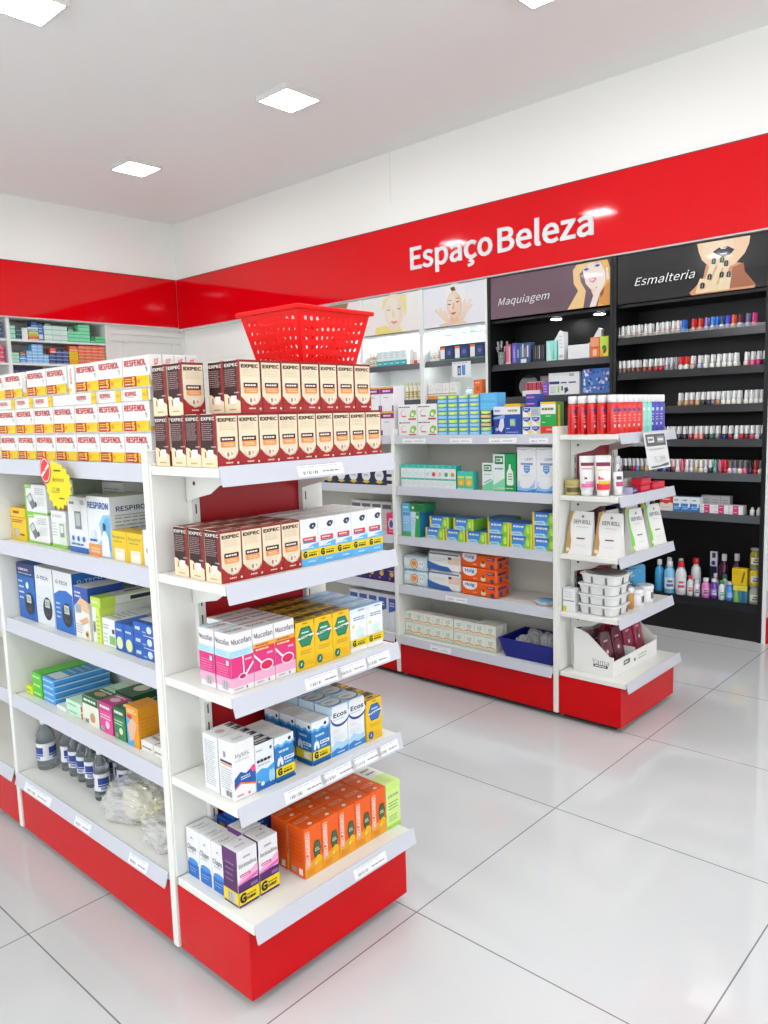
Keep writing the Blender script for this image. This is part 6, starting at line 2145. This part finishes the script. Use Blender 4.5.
# -- nail cabinet, sixth shelf
z = NZ[5]
rw = simple('foot_care_box', .09, .06, .1, '#c9342c', [('front', 'poly', [(0, 0), (1, 0), (1, .5), (.8, .58), (.5, .46), (.2, .56), (0, .5)], '#efe6d8'), ('front', 'micro', .2, .7, .8, .84, 1, '#f4d8d0', .6), ('front', 'micro', .2, .2, .8, .3, 1, '#c9a08a', .5)])
wl(rw, 'foot_care_box', 'red and cream box on the sixth shelf of the nail polish cabinet', .318, z)
bw = simple('foot_care_box', .057, .06, .098, '#2f74b8', [('front', 'rect', 0, .55, 1, 1, '#eef0f1'), ('front', 'micro', .15, .7, .6, .84, 1, '#6a7684', .6), ('front', 'micro', .1, .15, .8, .4, 2, '#c4dcf0', .5), ('front', 'rect', .7, .3, .9, .55, '#e8eef2'), ('right', 'rect', 0, 0, 1, 1, '#dfe2e4')])
for k in range(3):
    wl(bw, 'foot_care_box', 'white and blue box beside the red one, %s of three' % ORD[k], .2435 - .0585 * k, z, group='white and blue boxes')
pl = simple('foot_care_box', .06, .05, .1, '#cfd0d2', [('front', 'micro', .2, .3, .8, .8, 3, '#8f9296', .3)])
for k in range(3):
    wl(pl, 'foot_care_box', 'pale grey box behind the blue ones, %s of three' % ORD[k], .11 - .062 * k, z, .05, 4.12, 'pale grey boxes')
ms = simple('nail_kit_box', .087, .07, .0275, '#f1eff0', [('front', 'rect', .3, 0, .7, 1, '#c22a6c'), ('front', 'micro', .36, .3, .64, .7, 1, '#eec4d6', .6), ('front', 'micro', .02, .3, .26, .7, 1, '#b8b4b8', .5)])
for r in range(2):
    for k in range(3):
        wl(ms, 'nail_kit_box', 'long white box with a magenta band, %s from left, %s of two' % (ORD[k], ('lower', 'upper')[r]), .053 - .0885 * k, z + .028 * r, .07, group='white and magenta boxes')
for k, (y, zz) in enumerate([(-.215, 0), (-.25, 0)]):
    flask('cream_bottle', 'small white bottle at the right end of the sixth shelf, %s one' % ('left', 'right')[k], y, z, .014, .05, '#e9e8e2', '#c9cf9a', x=4.01 + .01 * k, group='small white bottles')
for k, (c1, c2, y) in enumerate([('#2c2a28', '#b4924a', .64), ('#3a4a34', '#8a8a4a', .6), ('#c9c9c4', '#7a7a78', .565), ('#33312e', '#dcd8ce', .53), ('#a4a04a', '#30302c', .495), ('#c9d2d8', '#e6e4de', .46), ('#5a4a3a', '#e0a020', .42)]):
    flask('serum_bottle', 'small bottle, %s from left at the dark left end of the sixth shelf' % ORD[k], y, z, .014, .07, c1, c2, x=4.02, group='small serum bottles')
# -- nail cabinet, lowest shelf
z = NZ[6]
gB = 'remover bottles on the lowest black shelf'
F2 = lambda label, y, r, h, col, cap, lab=None, x=4.03, **k: flask('remover_bottle', label, y, z, r, h, col, cap, lab, x, group=gB, **k)
F2('tall blue bottle with white cap, leftmost on the lowest black shelf', .385, .03, .215, '#3f9fd6', '#f1f2f2', x=4.05)
F2('tall pale blue bottle with white label, second on the lowest black shelf', .306, .037, .215, '#7fc0e4', '#eef0f0', ('#e8eef2', '#4a6a9a'))
F2('tall blue bottle behind the pale blue ones, left', .35, .03, .22, '#4a9fd2', '#f1f2f2', x=4.13)
F2('tall blue bottle behind the pale blue ones, right', .27, .03, .22, '#5aa8d8', '#dcdfe2', x=4.13)
F2('tall white bottle with red cap and red flower, on the lowest black shelf', .23, .035, .22, '#efeeec', '#cf2026', ('#f3f1ef', '#c93a6c'), capr=.55)
F2('tall white bottle with red cap, behind the front red capped one', .165, .032, .235, '#eceae8', '#cf2026', ('#f3f1ef', '#8a7a9a'), x=4.12, capr=.6)
F2('small white bottle with red cap and red print', .168, .02, .132, '#efeeec', '#cf2026', ('#f3f1ef', '#c92f3c'), capr=.6)
F2('small white bottle with navy print', .123, .019, .11, '#efeeef', '#e9ebee', ('#f1f1f3', '#3a3f86'), capr=.6)
F2('small pink bottle with white cap, lowest black shelf', .066, .026, .128, '#d97ab4', '#f2f1f2', ('#eaa8cc', '#9a3a7a'), capr=.62)
F2('small violet bottle with white cap, lowest black shelf', .014, .023, .13, '#5a3c94', '#f2f1f2', ('#8a70b4', '#e0d8ee'), capr=.62)
F2('small white bottle with green cap and green print', -.036, .021, .122, '#eaf0ea', '#1f8a4c', ('#e8f2ea', '#3aa06c'), capr=.7)
F2('small blue bottle with pale cap, lowest black shelf', -.086, .027, .122, '#3c86cc', '#dcebf4', ('#5c9cd8', '#d8e8f4'), capr=.62)
F2('small bottle with white cap behind the violet one', .03, .022, .15, '#b9a0c4', '#f2f1f2', x=4.1)
F2('small bottle with green cap behind the green one', -.03, .02, .15, '#dfe8e0', '#1f7a44', x=4.1, capr=.7)
F2('tall dark maroon bottle with white cap at the back, left one', -.0, .034, .27, '#4a1a34', '#e8e4e6', x=4.17, capr=.45)
F2('tall dark maroon bottle with white cap at the back, right one', -.08, .034, .28, '#4a1a34', '#e8e4e6', x=4.17, capr=.45)
hc = simple('hang_card', .045, .012, .105, '#cfd2da', [('front', 'rect', .3, .6, .8, .94, '#3a3d46'), ('front', 'ell', .5, .3, .3, .14, '#2f3a86'), ('front', 'micro', .2, .06, .8, .14, 1, '#5a5f6a', .5)])
wl(simple('hang_card', .2, .06, .09, '#1b1636', [('front', 'micro', .2, .3, .8, .7, 2, '#34305c', .4)]), 'sponge_box', 'dark violet box in the dim back of the lowest black shelf', .16, z, .06, 4.16)
wl(simple('hang_card', .045, .02, .19, '#cfd2da', [('front', 'rect', .3, .78, .8, .96, '#3a3d46'), ('front', 'ell', .5, .6, .3, .08, '#2f3a86'), ('front', 'rect', 0, 0, 1, .48, '#22203a')]), 'sponge_box', 'narrow pale card with dark picture standing on the dark violet box', .07, z + .0905, .02, 4.17)
yb_ = simple('cotton_pad_pack', .085, .06, .11, '#3f7f86', [('front', 'rect', 0, .7, 1, 1, '#d9c83a'), ('front', 'poly', [(.1, 0), (.4, 0), (.3, .7), (.15, .7)], '#8fb44a'), ('front', 'poly', [(.6, 0), (.9, 0), (.8, .7), (.65, .7)], '#2a5f8a')])
wl(yb_, 'cotton_pad_pack', 'blue and green see-through pack under the yellow pouch', -.158, z, .06, 4.0)
yp_ = simple('cotton_pad_pack', .09, .05, .105, '#f0c81c', [('front', 'poly', [(.6, .1), (.75, .2), (.9, .85), (.76, .8)], '#7a5a1c'), ('front', 'micro', .1, .6, .5, .85, 2, '#c99a0c', .4)])
wl(yp_, 'cotton_pad_pack', 'bright yellow pouch on top of the blue and green pack', -.15, z + .1105, .05, 4.005)
for k in range(3):
    o = flask('nail_tip_jar', 'clear jar with yellow inside, %s of the stack by the right black panel' % ('bottom', 'middle', 'top')[k], -.238, z + .118 * k, .035, .117, ('#a4a29a', '#c9b41c', '#8c8426')[k], '#8a8a84', ('#d8d4c4', '#6a6658'), 4.03, .9, 'stacked clear jars', caph=.12)

# -- makeup cabinet
z = 1.82
cup = thing('brush_cup', 'clear cup of makeup brushes at the left of the makeup shelf', 'cup', (4.03, 1.625, z + .0006))
MB().lathe([(.03, 0), (.036, .1), (.034, .1), (.028, .004)], mat('#cfd6d8', .1, trans=.7), 18, cap=False).build('cup_body', cup)
for k in range(9):
    a = 2 * math.pi * k / 9
    b = MB()
    p0, p1 = Vector((.012 * math.cos(a), .012 * math.sin(a), .004)), Vector((.034 * math.cos(a), .044 * math.sin(a), .14 + .02 * (k % 3)))
    ax = (p1 - p0)
    u = ax.cross(Vector((0, 0, 1))).normalized()
    w_ = ax.cross(u).normalized()
    for (t0, t1, r0, r1, c) in ((0, .72, .003, .004, '#2a2426'), (.72, .82, .0045, .0045, '#b4b4b8'), (.82, 1, .0055, .009, '#a8a09c')):
        rg = [[tuple(p0 + ax * t + u * r * math.cos(q) + w_ * r * math.sin(q)) for q in [2 * math.pi * i / 8 for i in range(8)]] for t, r in ((t0, r0), (t1, r1))]
        b.add(rg[0] + rg[1], [(i, (i + 1) % 8, 8 + (i + 1) % 8, 8 + i) for i in range(8)] + [tuple(range(8, 16))], c)
    b.build('makeup_brush', cup)
mkb = lambda lab, y, w, h, base, ops, d=.06, x=3.99, zz=None, nm='makeup_box': wl(simple(nm, w, d, h, base, ops), nm, lab, y, z if zz is None else zz, d, x)
mkb('makeup box with rosy pencils beside the brush cup', 1.545, .045, .15, '#8a4a5c', [('front', 'rect', .1, .1, .45, .98, '#d8606c'), ('front', 'rect', .55, .1, .9, .9, '#c9a0a8'), ('front', 'rect', 0, 0, 1, .12, '#caa8b0')])
mkb('narrow purple makeup box', 1.492, .04, .155, '#5a48a4', [('front', 'rect', .3, .1, .7, .85, '#8272c8'), ('front', 'micro', .3, .3, .7, .7, 4, '#c9c0ec', .4)])
mkb('blue makeup display with sticks in colours', 1.41, .118, .15, '#2c4f74', [('front', 'rect', .04 + .12 * k, .3, .12 + .12 * k, .7 + .08 * (k % 4), c) for k, c in enumerate(('#7ac0c4', '#8a3a4c', '#3f86b4', '#d8d4d8', '#2c9a9a', '#c05a6c', '#e0e2e6', '#4a5a9c'))] + [('front', 'rect', .3, 0, .7, .22, '#e4e6ea')])
mkb('black mascara display on the makeup shelf', 1.285, .1, .125, '#17181b', [('front', 'rect', .06 + .16 * k, .2, .14 + .16 * k, .95, ('#3c3f46', '#7a5a5c', '#50545c', '#9aa8a8', '#3c3f46', '#6a4a58')[k]) for k in range(6)])
mkb('mint green makeup bag box', 1.178, .085, .145, '#8fd2c8', [('front', 'poly', [(.1, 0), (.5, 0), (.3, .9), (.15, .9)], '#d4ece8'), ('front', 'poly', [(.6, .1), (.8, .1), (.7, .9)], '#5cb4a8')])
mkb('tall slim white carton on the makeup shelf', 1.1, .045, .2, '#eceded', [('front', 'rect', .2, .1, .8, .2, '#b9a898'), ('front', 'micro', .2, .4, .8, .9, 4, '#b4b4b4', .3)])
mkb('wide plain white box on the makeup shelf', .963, .165, .1, '#f1f1f0', [('front', 'micro', .2, .3, .7, .5, 2, '#d0d0d0', .3)])
wt_ = MB()
wt_.prism([(-.05, 0), (.05, 0), (.05, .2), (.03, .21), (-.03, .12), (-.05, .11)], 'y', -.02, .02, mat('#eeeeed', .4))
tag(wt_.build('makeup_card', None, (4.1, .885, z + .0006), -90), 'white card display with a slanted top behind the plain white box', 'display card')
wt2 = MB()
wt2.prism([(-.06, 0), (.06, 0), (.06, .21), (.03, .225), (-.06, .1)], 'y', -.004, .004, mat('#eef0f0', .4))
tag(wt2.build('makeup_card', None, (4.12, 1.21, z + .0006), -90), 'slanted white card standing behind the mint green box', 'display card')
mkb('orange makeup box with two layers', .838, .07, .14, '#e0713c', [('front', 'rect', .1, .55, .9, .95, '#f0a07c'), ('front', 'rect', .3, .1, .7, .4, '#f4c8a0'), ('front', 'rect', 0, .48, 1, .52, '#a84a1c')])
mkb('yellow and green makeup box at the right end of its shelf', .768, .062, .14, '#d8cf2c', [('front', 'rect', 0, .5, 1, 1, '#b9d04a'), ('front', 'ell', .5, .38, .3, .2, '#4a6a2c'), ('front', 'rect', 0, 0, .4, .4, '#e0a030')])
z2_ = 1.575
mi = MB().lathe([(.08, 0), (.08, .012)], mat('#7f8486', .08, metal=.8), 32)
o = mi.build('round_mirror', None, (4.1, 1.435, z2_ + .085), 0)
o.rotation_euler = (0, math.radians(-80), 0)
tag(o, 'round grey mirror standing behind the lipstick stand', 'mirror')
ls = thing('lipstick_stand', 'white stand holding a row of red lip glosses, second makeup shelf', 'lipstick stand', (4.0, 1.355, z2_ + .0006))
MB().box(0, .07, -.075, .075, 0, .045, mat('#eadfe2', .35)).build('stand_base', ls)
MB().box(.066, .07, -.075, .075, .045, .11, mat('#d8c4cc', .3)).build('back_board', ls)
for k in range(8):
    MB().lathe([(.007, .045), (.007, .1), (.006, .103)], mat(('#b41c34', '#c92a44', '#8e1830', '#d04a5c')[k % 4], .25, coat=.4), 10, (.03, -.062 + .0177 * k, 0)).build('lip_gloss', ls)
mkb('translucent pinkish box on the second makeup shelf', 1.285, .13, .15, '#a08a98', [('front', 'rect', .1, .5, .9, .9, '#b8a8b2'), ('front', 'rect', .1, .05, .9, .4, '#8a7a9c')], .05, 4.12, z2_)
mkb('violet box at the right of the lipstick stand', 1.235, .04, .1, '#7a4ab4', [('front', 'micro', .1, .2, .9, .8, 3, '#c0a0e0', .4)], .05, 4.0, z2_)
mkb('white box with navy heading and small bottles printed, second makeup shelf', 1.085, .245, .16, '#eceeee', [('front', 'rect', .02, .5, .36, .62, '#27306c'), ('front', 'rect', .4, .52, .6, .58, '#3a4270'), ('front', 'rect', .66, .52, .9, .58, '#3a4270'), ('front', 'rect', .68, .82, .84, .94, '#a4a8ac'),
    ('front', 'rect', .3, .12, .36, .4, '#8fbf6a'), ('front', 'rect', .42, .2, .48, .4, '#3f6a54'), ('front', 'poly', [(.54, .06), (.66, .2), (.62, .36), (.52, .3)], '#2c3a5c'), ('front', 'micro', .06, .1, .26, .4, 3, '#8aa8a0', .4), ('front', 'rect', 0, .46, 1, .47, '#c4c8cc')], .08, 4.0, z2_)
RND.seed(4)
mkb('blue box with a speckled white and pink pattern, second makeup shelf', .825, .215, .172, '#3f6cb4', [('front', 'ell', RND.uniform(.06, .94), RND.uniform(.06, .94), RND.uniform(.02, .06), RND.uniform(.03, .08), RND.choice(['#c9d8ec', '#1d3a7c', '#7aa0d8', '#d88a9c', '#eef2f6', '#2a4f96'])) for _ in range(46)] + [('front', 'rect', 0, .32, 1, .335, '#274a8a')], .07, 3.99, z2_)

# -- white cabinets
z = 1.89
fl = lambda nm, lab, y, r, h, col, cap, la=None, zz=None, g=None, x=4.02: flask(nm, lab, y, z if zz is None else zz, r, h, col, cap, la, x, group=g, capr=.7)
for k, (y, c, la) in enumerate([(2.31, '#e6ece9', ('#dfe8e6', '#7a9a94')), (2.275, '#f0f0ee', ('#ece8e4', '#c96a4a')), (2.235, '#f0efec', ('#f0ece8', '#d8742c'))]):
    fl('lotion_bottle', 'small white bottle on the upper white shelf left of the navy boxes, %s' % ORD[k], y, .017, .11 + .01 * k, c, '#eef0f0', la, g='small white lotion bottles')
nv = simple('skin_care_box', .14, .06, .118, '#1d2a50', [('front', 'rect', .04, .12, .36, .9, '#e8e8ea'), ('front', 'rect', .04, .74, .36, .9, '#d8742c'), ('front', 'rect', .46, .2, .9, .8, '#2f3f74'), ('front', 'cir', .68, .5, .12, '#5a6a9c'), ('front', 'rect', 0, 0, 1, .08, '#2f9a5c')])
for k in range(3):
    wl(nv, 'skin_care_box', 'navy box with a white panel, %s of three on the upper white shelf' % ORD[k], 2.125 - .148 * k, z, group='navy skin care boxes')
gs = simple('skin_care_box', .14, .05, .135, '#3fa878', [('front', 'rect', 0, .2, 1, .8, '#dff0e6'), ('front', 'micro', .1, .3, .9, .7, 2, '#6a9a80', .4)])
for k in range(3):
    wl(gs, 'skin_care_box', 'green edged box behind the navy ones, %s of three' % ORD[k], 2.1 - .148 * k, z, .05, 4.1, 'green edged boxes')
pc = MB().box(-.002, .001, -.09, .09, -.12, 0, mat('#eef0f2', .4))
f = Face(pc, (-.002, .09, -.12), (0, -1, 0), (0, 0, 1), (-1, 0, 0), .18, .12)
f.rect(.3, .12, .48, .74, '#3a4048').rect(.34, .2, .44, .6, '#8fa4bc').rect(.54, .12, .72, .8, '#3f7fc4').rect(.58, .74, .68, .86, '#c9d8e8').micro(.1, .88, .9, .96, 1, '#8a9098', .5)
tag(pc.build('price_card', None, (3.949, 1.955, z - .02)), 'white card picturing two bottles hung below the navy boxes', 'price card')
for k in range(4):
    wl(simple('sunscreen_box', .07, .06, .13, '#eef0ea', [('front', 'rect', 0, 0, 1, .26, '#e2863c'), ('front', 'rect', 0, .32, 1, .38, '#6aa84c'), ('front', 'micro', .2, .5, .8, .7, 2, '#c9b0a0', .4), ('front', 'cir', .5, .85, .06, '#d86a4a')]) if k == 0 else bpy.data.objects['sunscreen_box'].data,
       'sunscreen_box', 'white box with orange foot and green line, %s on the lower white shelf' % ORD[k], 2.289 - .074 * k, 1.585, group='orange footed boxes')
wl(simple('sunscreen_box', .08, .06, .14, '#e6702c', [('front', 'cir', .5, .5, .2, '#b9501c'), ('front', 'micro', .2, .75, .8, .9, 1, '#f6d8c0', .5)]), 'sunscreen_box', 'solid orange box at the right of the lower white shelf', 1.825, 1.585)
fl('lotion_bottle', 'round pale jar before the orange box, lower white shelf', 1.94, .05, .09, '#e2eeee', '#d4e4e4', None, 1.585, x=4.06)
z = 1.885
for k, y in enumerate((2.986, 2.95, 2.914)):
    fl('lotion_bottle', 'small tan bottle with pale cap behind the basket, %s of three' % ORD[k], y, .016, .13, '#b8a890', '#dcd8cc', ('#e4dcd0', '#7a6a50'), g='small tan bottles')
tl = simple('shampoo_box', .066, .05, .13, '#e4eeee', [('front', 'rect', 0, 0, 1, .36, '#2f9a9c'), ('front', 'micro', .15, .5, .85, .9, 3, '#a4bcbc', .4), ('front', 'micro', .15, .1, .85, .26, 1, '#c4e4e4', .5)])
for k in range(5):
    wl(tl, 'shampoo_box', 'white box with a teal foot, %s from left on the upper white shelf' % ORD[k], 2.855 - .0675 * k, z, group='teal footed boxes')
for k, (y, c) in enumerate([(2.5, '#e4c8b4'), (2.455, '#c9464c')]):
    wl(simple('shampoo_box', .042, .05, (.13, .1)[k], '#eee8e4', [('front', 'rect', 0, 0, 1, .3, c)]), 'shampoo_box', 'white box with a %s foot beside the teal ones' % ('peach', 'red')[k], y, z)
wl(simple('shampoo_box', .1, .05, .17, '#eaf0f0', [('front', 'poly', [(.1, 0), (.9, 0), (.6, .9), (.3, .9)], '#d2dede'), ('front', 'micro', .3, .3, .7, .5, 2, '#b4c4c4', .4)]), 'shampoo_box', 'tall pale box behind the teal footed ones', 2.7, z, .05, 4.1)
for k in range(4):
    fl('lotion_bottle', 'gold labelled bottle, %s from left on the lower white shelf' % ORD[k], 2.575 - .044 * k, .018, .145, '#d8d2b8', '#b9b48c', ('#a89048', '#e8e0c4'), 1.59, 'gold labelled bottles')
for k in range(5):
    wl(bpy.data.objects['shampoo_box'].data, 'shampoo_box', 'white box with a teal foot, %s on the shelf behind the syrup cartons' % ORD[k], 2.94 - .07 * k, 1.59, group='lower teal footed boxes')
for k in range(5):
    fl('lotion_bottle', 'white bottle, %s in the cabinet under the grey poster' % ORD[k], 3.62 - .11 * k, .03, .16, '#e9ecec', '#cfd8d8', ('#dfe6e6', '#8aa4a8'), 1.885, 'white bottles under the grey poster')

# ------------------------------------------------------------------ medicine shelves under the back band
ph = thing('medicine_shelving', 'white wall shelving full of small medicine boxes under the back red band', 'shelving', (0, 0, 0))
st = mat('#f0efec', .4)
for x in (.98, 2.09, 3.085):
    MB().box(x, x + .033, 5.85, 6.2, 0, 2.488, st).build('side_panel', ph)
MB().box(.98, 3.118, 6.19, 6.21, 0, 2.488, st).build('back_panel', ph)
PZ = (2.292, 2.07, 1.85, 1.62, 1.35, 1.05, .7, .3)
for x0, x1 in ((1.013, 2.09), (2.123, 3.085)):
    for z in PZ:
        MB().box(x0, x1, 5.85, 6.19, z - .018, z, st).build('shelf', ph)
MCT = {}


def med(x0, w, h, z, col, col2, label, grp, d=.09, yf=5.87, top=None):
    key = (w, h, col, col2, d)
    if key not in MCT:
        MCT[key] = simple('medicine_box', w, d, h, col, [('front', 'rect', .0, .1, 1, .38, col2), ('front', 'micro', .12, .5, .86, .85, 2, col2, .35)])
    return put(MCT[key], 'medicine_box', label, 'box', (x0 + w / 2, yf + d / 2, z), 0, grp)


def grid(x0, n, w, rows, h, z, col, col2, desc, grp):
    for k in range(n):
        rr = rows[k] if isinstance(rows, (list, tuple)) else rows
        for r in range(rr):
            med(x0 + k * (w + .002), w, h, z + r * (h + .001), col, col2, '%s, %s column, %s row up, back wall' % (desc, ORD[k], ORD[r]), grp)


z = PZ[0]
grid(2.128, 1, .052, 3, .042, z, '#bfe6d4', '#5cc0a0', 'small mint medicine box', 'mint boxes')
grid(2.184, 1, .055, 3, .036, z, '#1f3a44', '#6a8a90', 'small dark teal medicine box', 'dark teal boxes')
grid(2.243, 1, .055, 1, .11, z, '#f1f1ee', '#d8dcd8', 'tall white medicine box by the striped ones', 'white boxes')
for r, (c1, c2) in enumerate((('#c93a2c', '#f0d8d0'), ('#e9c83c', '#b98a1c'), ('#7fae4c', '#e4f0d4'), ('#eef0ec', '#3fa0b4'))):
    med(2.306, .095, .03, z + .031 * r, c1, c2, '%s medicine box of the four coloured ones stacked on the back shelves' % ('red', 'yellow', 'green', 'white')[r], 'coloured stack')
med(2.335, .062, .05, z + .125, '#1f3f86', '#8aa4d8', 'navy medicine box on top of the coloured stack, back wall shelves', None)
med(2.405, .04, .15, z, '#3f74b8', '#e2ecf6', 'tall slim blue and white medicine box, back wall shelves', None)
grid(2.458, 3, .076, 3, .048, z, '#eef3ef', '#8fcdb4', 'white and mint medicine box', 'white and mint boxes')
med(2.47, .05, .028, z + .148, '#2c5a4c', '#9ac4b0', 'small dark green medicine box lying on the white and mint ones', None)
grid(2.695, 4, .056, (3, 3, 5, 5), .0345, z, '#8fdcb0', '#3fb884', 'light green medicine box', 'light green boxes')
med(2.7, .045, .035, z + .107, '#1f6a4c', '#8ac4a4', 'small dark green medicine box on the light green ones, left', None)
med(2.93, .05, .068, z, '#1f6a4c', '#7ab894', 'dark green medicine box at the right, upper back shelf', None)
grid(2.984, 2, .048, 2, .033, z, '#6fd494', '#2fa464', 'green medicine box at the right end', 'green end boxes')
z = PZ[1]
grid(2.128, 1, .07, 3, .032, z, '#b8e2c8', '#6cc09a', 'pale mint medicine box', 'pale mint boxes')
grid(2.205, 1, .06, 2, .036, z, '#3f86cc', '#e6eef6', 'blue and white medicine box', 'blue and white boxes')
med(2.21, .05, .03, z + .075, '#8a5c48', '#c9a890', 'small brown medicine box on the blue and white ones', None)
grid(2.27, 4, .052, (4, 6, 6, 3), .0295, z, '#6fb2e6', '#e9f1f8', 'sky blue medicine box', 'sky blue boxes')
grid(2.488, 3, .066, (3, 4, 4), .034, z, '#1d2a5c', '#8c9ac4', 'navy medicine box', 'navy boxes')
med(2.5, .06, .05, z + .106, '#c9462c', '#f0c0a8', 'red medicine box lying on the navy ones', None)
med(2.694, .092, .13, z, '#f2c21c', '#d9a00c', 'big yellow medicine box, lower back shelf', None)
med(2.7, .085, .055, z + .1305, '#e0602c', '#f4c4a4', 'orange medicine box on top of the yellow one', None)
grid(2.79, 4, .07, 6, .0315, z, '#ee6238', '#f8c0a4', 'orange medicine box', 'orange boxes')
grid(2.0, 1, .06, 4, .038, PZ[0], '#22344e', '#7f94ac', 'dark slate medicine box left of the shelf panel', 'dark slate boxes')
grid(2.0, 1, .06, 4, .04, PZ[1], '#c92a50', '#f0a4b8', 'crimson medicine box left of the shelf panel', 'crimson medicine boxes')
grid(2.13, 4, .07, 1, .19, PZ[2], '#22243c', '#7a5a8c', 'dark medicine box on the third back shelf', 'dark boxes')

# ------------------------------------------------------------------ camera, world, colour
cam = bpy.data.cameras.new('camera')
co = bpy.data.objects.new('camera', cam)
COL.objects.link(co)
cam.sensor_fit, cam.sensor_width = 'HORIZONTAL', 36
cam.lens = 782.2245 / 768 * 36
cam.clip_start = .05
ya, pi_, ro = (math.radians(v) for v in (42.61534, -6.94706, -1.73262))
fw = Vector((math.cos(ya) * math.cos(pi_), math.sin(ya) * math.cos(pi_), math.sin(pi_)))
rt = Vector((math.sin(ya), -math.cos(ya), 0))
up = rt.cross(fw)
r2, u2 = rt * math.cos(ro) + up * math.sin(ro), -rt * math.sin(ro) + up * math.cos(ro)
Mx = Matrix((r2, u2, -fw)).transposed().to_4x4()
Mx.translation = (-1.0631, -1.7866, 1.4603)
co.matrix_world = Mx
sc = bpy.context.scene
sc.camera = co
wd = bpy.data.worlds.new('world')
sc.world = wd
wd.use_nodes = True
wd.node_tree.nodes['Background'].inputs[0].default_value = (.9, .95, 1, 1)
wd.node_tree.nodes['Background'].inputs[1].default_value = WORLD
vs = sc.view_settings
vs.view_transform, vs.look, vs.exposure, vs.gamma, vs.use_curve_mapping = 'Standard', 'None', EXPOSURE, 1, False
